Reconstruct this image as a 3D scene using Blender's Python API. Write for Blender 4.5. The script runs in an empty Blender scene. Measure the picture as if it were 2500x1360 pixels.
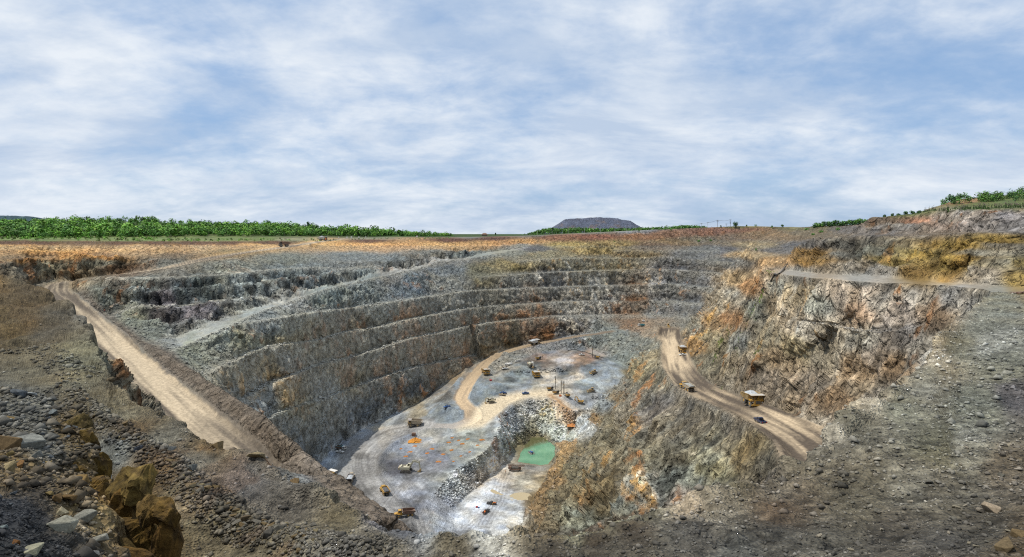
import bpy, bmesh, math, random, time
import numpy as np
from mathutils import Vector, Matrix
from mathutils.geometry import delaunay_2d_cdt

T00 = time.time()
random.seed(7)
RNG = np.random.default_rng(7)
scene = bpy.context.scene
COL = scene.collection

# ------------------------------------------------------------------ camera, world, sun
HZ, FL, UC = 570.0, 1500.0, 1250.0          # horizon row, focal length and centre column of the survey photograph
cam_d = bpy.data.cameras.new("camera")
cam = bpy.data.objects.new("camera", cam_d)
COL.objects.link(cam)
cam.location = (0, 0, 0)
cam.rotation_euler = (math.radians(90), 0, 0)
cam_d.sensor_width = 36.0
cam_d.lens = 36.0 * FL / 2500.0
cam_d.shift_y = -(680.0 - HZ) / 2500.0
cam_d.clip_start = 0.5
cam_d.clip_end = 20000.0
scene.camera = cam

SUN_EL, SUN_AZ = math.radians(64), math.radians(-92)     # azimuth measured from +Y towards +X
world = bpy.data.worlds.new("World")
scene.world = world
world.use_nodes = True


def build_sky():
    nt = world.node_tree
    N, L = nt.nodes, nt.links
    N.clear()

    def nd(t, **k):
        n = N.new(t)
        for a, b in k.items():
            setattr(n, a, b)
        return n

    def mth(op, a, b=None, clamp=False):
        n = nd("ShaderNodeMath", operation=op, use_clamp=clamp)
        for i, x in enumerate((a, b)):
            if x is None:
                continue
            if isinstance(x, (int, float)):
                n.inputs[i].default_value = x
            else:
                L.new(x, n.inputs[i])
        return n.outputs[0]

    out = nd("ShaderNodeOutputWorld")
    bg = nd("ShaderNodeBackground")
    bg.inputs[1].default_value = 0.11
    L.new(bg.outputs[0], out.inputs[0])
    sky = nd("ShaderNodeTexSky", sky_type="NISHITA")
    sky.sun_disc = False
    sky.sun_elevation = SUN_EL
    sky.sun_rotation = SUN_AZ
    sky.altitude = 200
    sky.air_density = 1.0
    sky.dust_density = 0.6
    sky.ozone_density = 2.0
    tc = nd("ShaderNodeTexCoord")
    sep = nd("ShaderNodeSeparateXYZ")
    L.new(tc.outputs["Generated"], sep.inputs[0])
    # project the view direction on a cloud deck (flattened near the horizon)
    zz = mth("ADD", mth("MAXIMUM", sep.outputs[2], 0.0), 0.30)
    px = mth("DIVIDE", sep.outputs[0], zz)
    py = mth("DIVIDE", sep.outputs[1], zz)
    comb = nd("ShaderNodeCombineXYZ")
    L.new(px, comb.inputs[0])
    L.new(py, comb.inputs[1])
    L.new(mth("MULTIPLY", sep.outputs[2], 1.5), comb.inputs[2])

    def noise(scale, detail, rough, dist, off, vec=comb.outputs[0], sx=1.0, sy=1.0):
        mp = nd("ShaderNodeMapping")
        mp.inputs["Location"].default_value = off
        mp.inputs["Scale"].default_value = (sx, sy, 1)
        L.new(vec, mp.inputs[0])
        n = nd("ShaderNodeTexNoise")
        n.inputs["Scale"].default_value = scale
        n.inputs["Detail"].default_value = detail
        n.inputs["Roughness"].default_value = rough
        n.inputs["Distortion"].default_value = dist
        L.new(mp.outputs[0], n.inputs["Vector"])
        return n.outputs["Fac"]

    big = noise(1.1, 3, 0.5, 0.3, (3.1, 7.7, 0))
    mid = noise(3.2, 6, 0.58, 0.35, (1.3, 0.2, 0), sx=1.0, sy=1.0)
    fine = noise(10.0, 6, 0.6, 0.2, (5.3, 2.2, 0), sx=1.0, sy=1.05)
    dens = mth("ADD", mth("ADD", mth("MULTIPLY", big, 0.75), mth("MULTIPLY", mid, 0.75)), mth("MULTIPLY", fine, 0.38))
    # the cloud banks and blue gaps of that day: soft patches in the sky, by direction
    def ddir(u, v):
        d = Vector(((u - UC) / FL, 1.0, -(v - HZ) / FL)).normalized()
        return d
    patches = [(70, 90, .10, .16), (330, 200, .09, .12), (250, 60, .10, -.12), (60, 290, .09, -.05),
               (420, 385, .09, -.17), (600, 230, .10, -.04), (940, 290, .07, -.12), (1010, 190, .12, .11),
               (700, 400, .10, .06), (1220, 320, .08, -.10), (1330, 130, .10, .06), (1100, 60, .08, -.10),
               (1650, 90, .16, -.08), (1950, 60, .16, -.09), (2350, 80, .14, -.10), (1700, 290, .12, .05),
               (2050, 230, .12, -.04), (2300, 330, .10, .07), (1600, 420, .16, .05), (160, 460, .10, .06),
               (900, 480, .20, .02), (1850, 470, .05, -.10), (2480, 250, .10, -.06), (700, 90, .10, .05),
               (480, 130, .08, -.08), (1480, 230, .08, .06), (330, 330, .07, .03), (120, 390, .08, .05)]
    acc = dens
    for (u, v, r, a) in patches:
        d = ddir(u, v)
        dp = nd("ShaderNodeVectorMath", operation="DOT_PRODUCT")
        L.new(tc.outputs["Generated"], dp.inputs[0])
        dp.inputs[1].default_value = d
        k = 1.0 / (r * r)
        e = mth("POWER", 2.71828, mth("MULTIPLY", mth("SUBTRACT", dp.outputs["Value"], 1.0), k))
        acc = mth("ADD", acc, mth("MULTIPLY", e, a * 1.0))
    ramp = nd("ShaderNodeValToRGB")
    ramp.color_ramp.interpolation = "EASE"
    e = ramp.color_ramp.elements
    e[0].position, e[0].color = 0.66, (0.12, 0.12, 0.12, 1)
    e[1].position, e[1].color = 1.20, (1, 1, 1, 1)
    rng = nd("ShaderNodeMapRange")
    rng.inputs["From Min"].default_value = 0.56
    rng.inputs["From Max"].default_value = 1.12
    rng.inputs["To Min"].default_value = 0.18
    rng.inputs["To Max"].default_value = 1.0
    rng.interpolation_type = "SMOOTHSTEP"
    L.new(acc, rng.inputs[0])
    mix = nd("ShaderNodeMix", data_type="RGBA")
    L.new(rng.outputs[0], mix.inputs["Factor"])
    blue = nd("ShaderNodeMix", data_type="RGBA")
    blue.inputs["Factor"].default_value = 0.65
    L.new(sky.outputs[0], blue.inputs["A"])
    blue.inputs["B"].default_value = (2.0, 3.85, 6.9, 1)
    L.new(blue.outputs["Result"], mix.inputs["A"])
    under = noise(2.3, 6, 0.6, 0.3, (9.1, 4.2, 2.0), sx=0.8, sy=1.3)
    ur = nd("ShaderNodeMapRange")
    ur.inputs["From Min"].default_value = 0.36
    ur.inputs["From Max"].default_value = 0.62
    L.new(under, ur.inputs[0])
    cl = nd("ShaderNodeMix", data_type="RGBA")
    L.new(ur.outputs[0], cl.inputs["Factor"])
    cl.inputs["A"].default_value = (4.7, 5.7, 7.2, 1)
    cl.inputs["B"].default_value = (7.5, 8.0, 8.6, 1)
    L.new(cl.outputs["Result"], mix.inputs["B"])
    L.new(mix.outputs["Result"], bg.inputs[0])


build_sky()
sun_d = bpy.data.lights.new("sun", "SUN")
sun_d.energy = 4.0
sun_d.angle = math.radians(0.8)
sun_d.color = (1.0, 0.95, 0.87)
sun = bpy.data.objects.new("sun", sun_d)
COL.objects.link(sun)
sdir = Vector((math.sin(SUN_AZ) * math.cos(SUN_EL), math.cos(SUN_AZ) * math.cos(SUN_EL), math.sin(SUN_EL)))
sun.rotation_euler = sdir.to_track_quat("Z", "Y").to_euler()
sun.location = sdir * 300
vs = scene.view_settings
vs.view_transform = "Standard"
vs.look = "None"
vs.exposure = 0.0
vs.gamma = 1.0
vs.use_curve_mapping = False
scene.cycles.use_denoising = False
scene.cycles.filter_width = 1.15


# ------------------------------------------------------------------ numpy noise
def _hash(ix, iy, iz, seed):
    h = (ix.astype(np.uint32) * np.uint32(374761393) + iy.astype(np.uint32) * np.uint32(668265263)
         + iz.astype(np.uint32) * np.uint32(2147483647 - 1274126177) + np.uint32((seed * 974634777) & 0xffffffff))
    h = (h ^ (h >> np.uint32(13))) * np.uint32(1274126177)
    h = h ^ (h >> np.uint32(16))
    return (h & np.uint32(0xffff)).astype(np.float32) / np.float32(32767.5) - np.float32(1.0)


def vnoise(x, y, z, seed=0):
    x = np.asarray(x, np.float32); y = np.asarray(y, np.float32); z = np.asarray(z, np.float32)
    fx = np.floor(x); fy = np.floor(y); fz = np.floor(z)
    ix = fx.astype(np.int32); iy = fy.astype(np.int32); iz = fz.astype(np.int32)
    tx = x - fx; ty = y - fy; tz = z - fz
    tx = tx * tx * (3 - 2 * tx); ty = ty * ty * (3 - 2 * ty); tz = tz * tz * (3 - 2 * tz)
    r = 0
    for dz in (0, 1):
        wz = tz if dz else 1 - tz
        for dy in (0, 1):
            wy = (ty if dy else 1 - ty) * wz
            a = _hash(ix, iy + dy, iz + dz, seed)
            b = _hash(ix + 1, iy + dy, iz + dz, seed)
            r = r + wy * (a + (b - a) * tx)
    return r


def fbm(x, y, z, octs=4, gain=0.5, seed=0):
    r, a, n = 0, 1.0, 0.0
    for o in range(octs):
        s = 2.03 ** o
        r = r + a * vnoise(x * s + 13.7 * o, y * s - 7.1 * o, z * s + 3.3 * o, seed + o)
        n += a
        a *= gain
    return r / n


def ridged(x, y, z, octs=3, gain=0.55, seed=0):
    r, a, n = 0, 1.0, 0.0
    for o in range(octs):
        s = 2.1 ** o
        r = r + a * (1 - 2 * np.abs(vnoise(x * s + 5.7 * o, y * s - 3.1 * o, z * s + 9.3 * o, seed + o)))
        n += a
        a *= gain
    return r / n


def sstep(a, b, x):
    t = np.clip((x - a) / (b - a), 0, 1)
    return t * t * (3 - 2 * t)


# ------------------------------------------------------------------ survey of the pit
# Every breakline below is a run of surveyed points (column, row, distance): bearing and dip seen from the
# view point and the plan distance in metres; W() turns one into world metres.
def W(u, v, D):
    return ((u - UC) / FL * D, D, -(v - HZ) / FL * D)


def at_z(u, D, z):
    return (u, HZ - z * FL / D, D)


def smooth(pts, n=4):
    if len(pts) < 3:
        return [tuple(map(float, p)) for p in pts]
    p = np.array(pts, float)
    out = []
    for i in range(len(p) - 1):
        p0 = p[max(i - 1, 0)]; p1 = p[i]; p2 = p[i + 1]; p3 = p[min(i + 2, len(p) - 1)]
        for k in range(n):
            t = k / n
            a = 0.5 * ((2 * p1) + (p2 - p0) * t + (2 * p0 - 5 * p1 + 4 * p2 - p3) * t ** 2 + (3 * p1 - p0 - 3 * p2 + p3) * t ** 3)
            b = p1 + (p2 - p1) * t
            out.append(tuple(0.6 * a + 0.4 * b))
    out.append(tuple(p[-1]))
    return out


def back(line, w, dz=0.0):
    """the same line moved w metres farther along each bearing at nearly the same level: inner edge of a berm"""
    r = []
    for (u, v, D) in line:
        z = -(v - HZ) / FL * D + dz
        r.append(at_z(u, D + w, z))
    return r


def road_edges(cl, hw):
    p = np.array([W(*q) for q in cl])
    d = np.gradient(p[:, :2], axis=0)
    d /= np.linalg.norm(d, axis=1)[:, None]
    nrm = np.stack([-d[:, 1], d[:, 0]], 1)
    res = []
    for s in (1, -1):
        q = p.copy()
        q[:, :2] += s * nrm * hw
        res.append([(UC + FL * a / b, HZ - c * FL / b, b) for a, b, c in q])
    return res


LINES = []


def add(line, n=4, sm=True):
    l = smooth(line, n) if sm else [tuple(map(float, p)) for p in line]
    LINES.append(l)
    return l


UL, UR = -320, 2820
# near ground
add([at_z(UL, 8, -4), at_z(0, 8, -4.4), at_z(290, 8, -6), at_z(420, 8, -9), at_z(700, 8, -9), at_z(1250, 8, -9),
     at_z(2000, 8, -6.5), at_z(UR, 8, -5)], sm=False)
add([(520, 1362, 35), (700, 1360, 33), (1000, 1360, 30), (1400, 1360, 25), (1700, 1360, 22), (2000, 1360, 20),
     (2200, 1360, 19), (2500, 1360, 17), (UR, 1360, 16)])
add([(1750, 1270, 25.5), (2000, 1240, 26.5), (2250, 1220, 26.5), (2500, 1190, 26), (UR, 1180, 25)])
add([(2080, 1080, 34.5), (2300, 1040, 36), (2500, 1000, 38), (UR, 980, 38)])
add([(2300, 860, 58), (2420, 840, 62), (UR, 820, 64)])
# rock knob in the left corner
KN = [(UL, 930, 34), (0, 945, 31), (110, 985, 29), (180, 1030, 27), (215, 1080, 25), (232, 1165, 22.5), (262, 1225, 20.6),
      (282, 1290, 18.4), (290, 1370, 16), (292, 1500, 13.2), (292, 1700, 9.8)]
add(KN, 2)
add([at_z(u + 14, D + 1.6, -17.6) for (u, v, D) in KN], 2)
for q in [(0, 1150, 19), (100, 1200, 17), (200, 1190, 18), (0, 1360, 10), (200, 1360, 13),
          (100, 1060, 24), (200, 1100, 23), (UL, 1100, 22)]:
    LINES.append([q])
# left gravel bench
add([(UL, 860, 93), (0, 850, 97), (110, 850, 97), (180, 870, 88), (250, 930, 74)])
add([(UL, 1010, 61), (60, 1000, 62), (200, 1010, 61), (300, 1060, 55), (400, 1140, 47), (520, 1240, 40)])
add([(UL, 640, 140), (0, 676, 140), (60, 688, 140), (110, 712, 140)], 2)
FE = [(110, 712, 140), (170, 748, 126), (215, 792, 109), (230, 838, 95), (252, 890, 84), (300, 958, 70), (400, 1012, 62),
      (470, 1068, 54.5), (545, 1100, 51.5), (600, 1110, 50), (690, 1155, 46), (780, 1205, 42), (950, 1280, 36), (1050, 1302, 33.5),
      (1150, 1320, 31.5), (1250, 1326, 30), (1350, 1318, 29), (1480, 1295, 28), (1560, 1275, 28), (1640, 1245, 29), (1720, 1214, 30),
      (1800, 1185, 31), (1870, 1182, 31.5), (1925, 1168, 32), (1985, 1112, 34.5), (2030, 1066, 37), (2100, 1002, 41),
      (2160, 968, 44), (2215, 930, 49), (2260, 880, 56), (2290, 830, 66), (2335, 788, 78), (2390, 742, 100), (2425, 716, 117)]
add(FE, 2)
add([at_z(u, D + 10 + (6 if 215 < u < 2200 else 8), -40 if u < 1900 else -34) for (u, v, D) in FE[1:-4]], 2)
add([at_z(1000, 110, -82), at_z(1250, 112, -86), at_z(1500, 112, -80), at_z(1640, 115, -70)])
# left haul road
LR_C = [(640, 1170, 170), (570, 1100, 190), (450, 1000, 230), (330, 890, 286), (262, 830, 318), (205, 775, 350), (165, 739, 375),
        (145, 721, 389), (137, 708, 402), (144, 697, 414), (164, 689, 423), (190, 683, 423), (235, 676.5, 414), (300, 668, 407), (400, 655, 414), (500, 633, 440),
        (600, 616, 490), (690, 604, 560), (780, 590, 668), (850, 582, 800)]
LR_C = smooth(LR_C, 5)
LR_A, LR_B = road_edges(LR_C, 8.0)
add(LR_A, sm=False); add(LR_B, sm=False)
RG = add([(180, 722, 387), (200, 745, 374), (240, 784, 347), (330, 838, 314), (430, 888, 284), (500, 935, 255), (560, 975, 233),
          (640, 1022, 206), (700, 1080, 183), (780, 1150, 161), (900, 1238, 139), (960, 1275, 129)])
add([at_z(640, 240, -95), at_z(700, 218, -98), at_z(780, 198, -100), at_z(900, 176, -100), at_z(985, 165, -100)])
add([at_z(640, 272, -118), at_z(700, 262, -140), at_z(800, 242, -141), at_z(950, 226, -142), at_z(1060, 226, -142)])
# left wall base and pit floor edge
T0 = add([at_z(640, 292, -126), at_z(700, 322, -139), (782, 1128, 376), (856, 1066, 420), (922, 1029, 448), (1018, 985, 481), (1080, 937, 515),
          (1157, 889, 550)])
# benches of the left and back wall
L98 = [at_z(628, 310, -97), (694, 1007, 338), (782, 978, 387), (845, 955, 427), (907, 932, 452), (997, 903, 484), (1070, 886, 519), (1126, 875, 543),
       (1160, 868, 560)]
L83 = [(560, 990, 294), (588, 981, 312), (640, 948, 337), (694, 928, 352), (782, 891, 401), (845, 878, 440), (907, 860, 464), (997, 830, 495), (1070, 815, 530),
       (1126, 802, 553), (1210, 788, 583), (1350, 774, 613), (1500, 770, 648), (1600, 770, 652), (1690, 778, 624)]
L68 = [(500, 918, 292), (540, 898, 308), (588, 877, 326), (640, 853, 351), (694, 845, 367), (782, 831, 415), (845, 812, 454), (907, 804, 477), (997, 782, 508),
       (1070, 768, 543), (1126, 757, 566), (1210, 748, 597), (1350, 739, 627), (1500, 735, 662), (1640, 735, 664), (1720, 743, 640)]
L53 = [(600, 792, 352), (650, 781, 371), (694, 776, 383), (782, 763, 430), (845, 755, 469), (907, 746, 490), (997, 732, 522), (1070, 722, 557), (1126, 713, 580),
       (1210, 708, 611), (1350, 702, 641), (1500, 697, 676), (1640, 693, 678), (1745, 705, 655)]
L38 = [(1168, 676, 616), (1238, 673, 630), (1350, 665, 655), (1500, 660, 689), (1640, 658, 691), (1770, 668, 668)]
L27 = [(1262, 638, 655), (1350, 633, 669), (1500, 630, 702), (1640, 628, 704), (1790, 641, 680)]
L15 = [(1500, 611, 715), (1660, 611, 718), (1740, 612, 715), (1820, 612, 703)]
for l, w in ((L98, 6), (L83, 7), (L68, 7), (L53, 8), (L38, 7), (L27, 7), (L15, 6)):
    l = add(l)
    add(back(l, w, 0.6), sm=False)
YB = add([(1318, 604, 703), (1400, 600, 708), (1520, 590, 736), (1650, 590, 742), (1720, 590, 748), (1800, 585, 750), (1850, 583, 745)])
add(back(YB, 5, 0.4), sm=False)
# old ramp on the left wall
RP_L = [(440, 850, 312), (540, 805, 338), (650, 755, 384), (740, 725, 437), (829, 697, 486), (907, 680, 528), (1000, 660, 571), (1070, 642, 620), (1182, 625, 660), (1280, 607, 690)]
RP_U = [(425, 826, 335), (540, 777, 362), (650, 740, 401), (740, 713, 455), (829, 690, 506), (907, 672, 548), (1000, 655, 595), (1070, 637, 645), (1182, 620, 681), (1288, 604, 706)]
RP_L = add(RP_L); RP_U = add(RP_U)
U1 = add([(246, 764, 364), (308, 750, 365), (378, 739, 366), (462, 732, 373), (582, 721, 393), (640, 712, 410)])
add(back(U1, 5, 0.3), sm=False)
U0 = add([(269, 679, 387), (420, 674, 392), (532, 665, 416), (616, 661, 443), (706, 655, 482), (818, 653, 534), (900, 650, 576), (935, 651, 587)])
add(back(U0, 5, 0.3), sm=False)
UG = add([(760, 610, 610), (850, 611, 642), (950, 607, 656), (1100, 604, 674), (1200, 600, 695), (1280, 597, 714)])
add(back(UG, 4, 0.3), sm=False)
GC = add([(UL, 634, 396), (0, 632, 398), (80, 631, 428), (130, 630, 442), (200, 629, 438), (300, 628, 424), (400, 628, 430), (500, 619, 459), (580, 611, 502)])
add(back(GC, 5, 0.2), sm=False)
add([(UL, 715, 372), (0, 705, 374), (55, 700, 392), (92, 693, 420), (135, 684, 432)])
OC = add([(UL, 600, 422), (0, 600, 424), (130, 600, 456), (200, 600, 453), (400, 597, 450), (550, 598, 512), (680, 597, 582), (735, 595, 634)])
OC2 = add([(835, 593, 662), (1000, 592, 678), (1100, 592, 690), (1200, 589, 708), (1290, 584, 726)])
add([(UL, 588, 470), (0, 586, 472), (200, 590, 480), (400, 589, 486), (550, 590, 548), (700, 588, 640)])
add([(865, 586, 690), (1000, 585, 700), (1100, 583, 708), (1200, 580, 722), (1290, 577, 738), (1400, 572, 742), (1500, 567, 760), (1600, 561, 768),
     (1700, 557, 775), (1800, 552, 785), (1900, 554, 750), (1950, 556, 680), (1985, 552.5, 605), (2060, 548.5, 592), (2118, 545.5, 582)])
# pit floor
NF = [at_z(1085, 240, -142), at_z(1110, 246, -149), at_z(1250, 250, -150), at_z(1285, 250, -150)]
add(NF, sm=False)
E1 = add([(1075, 1340, 277), (1045, 1280, 300), (1045, 1215, 330), (1105, 1150, 359), (1180, 1105, 381), (1215, 1060, 407), (1222, 1032, 424)])
E2 = add([(1130, 1340, 292), (1110, 1280, 317), (1120, 1230, 341), (1170, 1185, 366), (1215, 1145, 391), (1245, 1110, 417), (1262, 1086, 437)])
IR_C = smooth([(1012, 1042, 430), (1100, 1043, 421), (1152, 1027, 430), (1150, 1003, 445), (1125, 975, 466), (1140, 940, 497), (1165, 908, 530),
               (1190, 882, 556), (1240, 858, 574), (1310, 840, 588), (1400, 823, 600), (1460, 815, 607), (1500, 808, 613)], 4)
IR_A, IR_B = road_edges(IR_C, 6.5)
add(IR_A[16:], sm=False); add(IR_B[18:], sm=False)
LINES.append(IR_C[0:14:3])
CE = add([(1060, 1056, 415), (1120, 1054, 412), (1180, 1042, 419), (1212, 1016, 436), (1245, 986, 465), (1290, 971, 478), (1340, 971, 476),
          (1380, 992, 455), (1420, 1005, 448)])
PONDUV = [(1262, 1128), (1272, 1106), (1281, 1086), (1298, 1067), (1325, 1066), (1345, 1081), (1358, 1093), (1364, 1104), (1352, 1118), (1338, 1134),
          (1318, 1136), (1290, 1131)]
POND_Z = -151.5
pond = [at_z(u, -POND_Z * FL / (v - HZ), POND_Z + 0.1) for (u, v) in PONDUV]
LINES.append(pond + [pond[0]])
pc = np.mean(pond, axis=0)
LINES.append([at_z(pc[0] + (u - pc[0]) * 0.7, pc[2] + (D - pc[2]) * 0.7, POND_Z - 1.6) for (u, v, D) in pond])
add([at_z(1300, 340, -150.4), at_z(1240, 385, -150.8), at_z(1230, 360, -150.6)], sm=False)
add([(1205, 912, 533), (1240, 890, 546), (1310, 862, 568), (1400, 852, 582), (1440, 850, 588), (1480, 868, 572), (1520, 888, 550), (1540, 906, 529)])
add([(1230, 900, 528), (1300, 893, 532), (1360, 892, 533), (1430, 890, 535), (1480, 896, 530)])
add([(1215, 918, 520), (1300, 918, 522), (1380, 915, 524), (1450, 918, 520), (1500, 926, 510)])
add([(1230, 936, 505), (1300, 940, 500), (1370, 930, 508)])
add([(1178, 946, 488), (1200, 931, 498), (1240, 942, 492), (1290, 945, 490), (1330, 937, 497)])
add([(1185, 976, 468), (1230, 966, 479), (1283, 962, 482), (1340, 960, 484), (1400, 958, 484), (1450, 958, 482), (1485, 962, 477)])
# ledge with parked cars, grey nose
add([(1478, 800, 620), (1500, 788, 634), (1540, 795, 612), (1580, 812, 580), (1606, 824, 552)])
add([(1520, 779, 646), (1570, 782, 641), (1610, 790, 626)])
# right slope and right haul road
ST = add([(1250, 1330, 298), (1290, 1250, 331), (1335, 1160, 381), (1368, 1100, 420), (1410, 1040, 447), (1460, 990, 471), (1500, 950, 497), (1540, 906, 529)])
SM = add([at_z(1420, 190, -112), at_z(1400, 260, -124), (1450, 1130, 330), (1490, 1030, 385), (1530, 960, 430), (1560, 900, 490)])
RR_O = add([(1612, 800, 602), (1606, 824, 552), (1616, 842, 505), (1616, 870, 440), (1620, 902, 377), (1650, 945, 304), (1700, 980, 260), (1790, 1020, 213),
            (1850, 1055, 182), (1895, 1095, 160), (1915, 1140, 139), (1915, 1210, 118)])
add([at_z(1560, 110, -95), at_z(1640, 130, -95), at_z(1600, 200, -99)], sm=False)
RR_I = add([(1662, 800, 606), (1664, 830, 519), (1684, 868, 425), (1704, 910, 346), (1737, 940, 296), (1800, 966, 251), (1870, 990, 220), (1950, 1022, 190),
            (2025, 1052, 169), (2100, 1095, 148), (2150, 1150, 126)])
SP = add([(1690, 815, 432), (1738, 742, 438), (1772, 692, 440), (1805, 650, 442), (1838, 600, 450)])
add([at_z(1690, 482, -86), at_z(1740, 490, -74), at_z(1780, 500, -58), at_z(1845, 520, -30)])
add([(1668, 800, 606), (1700, 768, 608)], sm=False)
G1 = add([(1862, 662, 296), (1832, 740, 298), (1792, 800, 304), (1755, 845, 312)])
M1 = add([(1755, 845, 312), (1800, 868, 272), (1850, 890, 240), (1950, 915, 205), (2050, 930, 180), (2150, 962, 156), (2260, 975, 136)])
add(back(M1, 3, 2.0), sm=False)
M2 = add([(1880, 770, 252), (1950, 790, 213), (2050, 800, 186), (2150, 815, 164), (2260, 800, 148)])
add(back(M2, 3.5, 0.4), sm=False)
RB = add([(1868, 665, 268), (1900, 668, 250), (2000, 680, 206), (2100, 687, 182), (2200, 692, 166), (2300, 698, 150), (2400, 706, 133), (2425, 716, 117)])
RBi = add([(1895, 657, 283), (2000, 668, 226), (2150, 676, 187), (2300, 688, 162), (2400, 697, 145), (2500, 700, 137), (UR, 705, 128)])
GW = add([(1922, 640, 292), (1955, 608, 264), (2000, 584, 243), (2100, 575, 215), (2200, 577, 196), (2300, 571, 175), (2400, 570, 158), (2500, 566, 150), (UR, 560, 140)])
add([(2075, 572, 272), (2120, 570, 262), (2250, 571, 235), (2500, 565, 190), (UR, 562, 172)])
add([(2085, 556, 282), (2130, 529, 268), (2245, 524, 248), (2262, 516, 244), (2400, 511, 215), (2500, 508, 205), (UR, 500, 190)], 2)
add([(2110, 545, 320), (2250, 523, 320), (2300, 512, 318), (2500, 503, 300), (UR, 496, 300)])
add([(2300, 500, 332), (2345, 486, 345), (2420, 482, 350), (2500, 473, 350), (UR, 462, 350)])
add([at_z(2250, 420, 8), at_z(2350, 430, 18), at_z(UR, 430, 22)], sm=False)
add([(1828, 626, 425), (1900, 628, 392), (1955, 629, 372)])
add([(1828, 622, 432), (1900, 624, 400), (1955, 625, 380)])
add([(1840, 600, 455), (1900, 598, 458), (1965, 600, 432)])
add([(1850, 583, 605), (1930, 580, 592), (2000, 577, 522), (2062, 576, 422)])
# beyond the rim
add([at_z(UL, 760, -5), at_z(0, 760, -5), at_z(400, 760, -5.5), at_z(700, 770, -6)])
add([at_z(880, 790, -5), at_z(1100, 860, -5), at_z(1280, 900, -3)])
add([(UL, 546, 1100), (0, 544, 1100), (170, 541, 1100), (380, 541, 1100), (480, 553, 1100), (600, 554, 1100), (700, 555, 1100), (760, 564, 1100), (830, 573, 1100),
     (900, 569, 1050), (1000, 576, 1050), (1100, 577, 1100)])
add([at_z(UL, 1700, 2), at_z(500, 1700, 0), at_z(1000, 1700, -4), at_z(1250, 1700, -4), at_z(1500, 1700, 0), at_z(1700, 1500, 8), at_z(1800, 1100, 9), at_z(1900, 1000, 9),
     at_z(2100, 900, 8), at_z(UR, 800, 8)])
add([at_z(UL, 6000, -6), at_z(800, 6000, -6), at_z(1600, 6000, -6), at_z(UR, 6000, -6)], sm=False)
for u in (UL, UR):
    for D in (3000,):
        LINES.append([at_z(u, D, -3)])


def triangulate():
    pts, zs, edges, key = [], [], [], {}
    for l in LINES:
        prev = None
        for (u, v, D) in l:
            x, y, z = W(u, v, D)
            k = (round(x, 1), round(y, 1))
            if k not in key:
                key[k] = len(pts)
                pts.append(Vector((x, y)))
                zs.append(z)
            i = key[k]
            if prev is not None and prev != i:
                edges.append((prev, i))
            prev = i
    V, E, Fc, ov, oe, of = delaunay_2d_cdt(pts, edges, [], 0, 1e-4)
    z = np.full(len(V), np.nan)
    bad = []
    for i, o in enumerate(ov):
        if o:
            z[i] = zs[o[0]]
        else:
            bad.append(i)
    XY = np.array([(p.x, p.y) for p in V])
    if bad:
        P0 = np.array([(p.x, p.y) for p in pts]); Z0 = np.array(zs)
        for i in bad:
            d = ((P0 - XY[i]) ** 2).sum(1)
            j = np.argsort(d)[:4]
            w = 1 / (d[j] + 1e-3)
            z[i] = (Z0[j] * w).sum() / w.sum()
            print("CROSS u=%.0f D=%.0f z=%.1f near z %s" % (UC + FL * XY[i, 0] / XY[i, 1], XY[i, 1], z[i], np.round(Z0[j], 1)))
    return XY, z, np.array([tuple(f) for f in Fc])


DU = 2.5
UG_ = np.arange(UL + 5, UR - 5 + 0.1, DU)
D0, D1, NR = 8.5, 5800.0, 3400
DG = D0 * (D1 / D0) ** (np.arange(NR) / (NR - 1))
QG = 1.0 / DG


def rasterize():
    XY, z, F = triangulate()
    D = XY[:, 1]
    u = UC + FL * XY[:, 0] / D
    q = 1.0 / D
    v = HZ - z * FL / D
    G = np.full((len(UG_), NR), np.nan, np.float32)
    lr = math.log(D1 / D0) / (NR - 1)
    for f in F:
        uu, qq, vv = u[f], q[f], v[f]
        c0 = max(0, int(math.ceil((uu.min() - UG_[0]) / DU - 1e-6))); c1 = min(len(UG_) - 1, int((uu.max() - UG_[0]) / DU + 1e-6))
        d_min, d_max = 1 / qq.max(), 1 / qq.min()
        r0 = max(0, int(math.ceil(math.log(d_min / D0) / lr - 1e-6))) if d_min > D0 else 0
        r1 = min(NR - 1, int(math.log(d_max / D0) / lr + 1e-6)) if d_max > D0 else -1
        if c1 < c0 or r1 < r0:
            continue
        A = UG_[c0:c1 + 1][:, None]; B = QG[r0:r1 + 1][None, :]
        det = (qq[1] - qq[2]) * (uu[0] - uu[2]) + (uu[2] - uu[1]) * (qq[0] - qq[2])
        if abs(det) < 1e-12:
            continue
        a = ((qq[1] - qq[2]) * (A - uu[2]) + (uu[2] - uu[1]) * (B - qq[2])) / det
        b = ((qq[2] - qq[0]) * (A - uu[2]) + (uu[0] - uu[2]) * (B - qq[2])) / det
        c = 1 - a - b
        m = (a >= -1e-6) & (b >= -1e-6) & (c >= -1e-6)
        val = (a * vv[0] + b * vv[1] + c * vv[2]).astype(np.float32)
        sub = G[c0:c1 + 1, r0:r1 + 1]
        sub[m] = val[m]
    # fill the few gaps
    for i in range(len(UG_)):
        g = G[i]
        bad = np.isnan(g)
        if bad.any():
            ok = ~bad
            if ok.sum() < 2:
                G[i] = G[i - 1]
            else:
                G[i, bad] = np.interp(np.flatnonzero(bad), np.flatnonzero(ok), g[ok])
    return G


GV = rasterize()                                   # dip row of the bare ground for every bearing and distance
print("raster", time.time() - T00)


def ground_z(u, D):
    c = np.clip((u - UG_[0]) / DU, 0, len(UG_) - 1.001); r = np.clip(np.log(D / D0) / math.log(D1 / D0) * (NR - 1), 0, NR - 1.001)
    i, j = int(c), int(r)
    a, b = c - i, r - j
    v = (GV[i, j] * (1 - a) + GV[i + 1, j] * a) * (1 - b) + (GV[i, j + 1] * (1 - a) + GV[i + 1, j + 1] * a) * b
    return -(v - HZ) / FL * D


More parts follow.
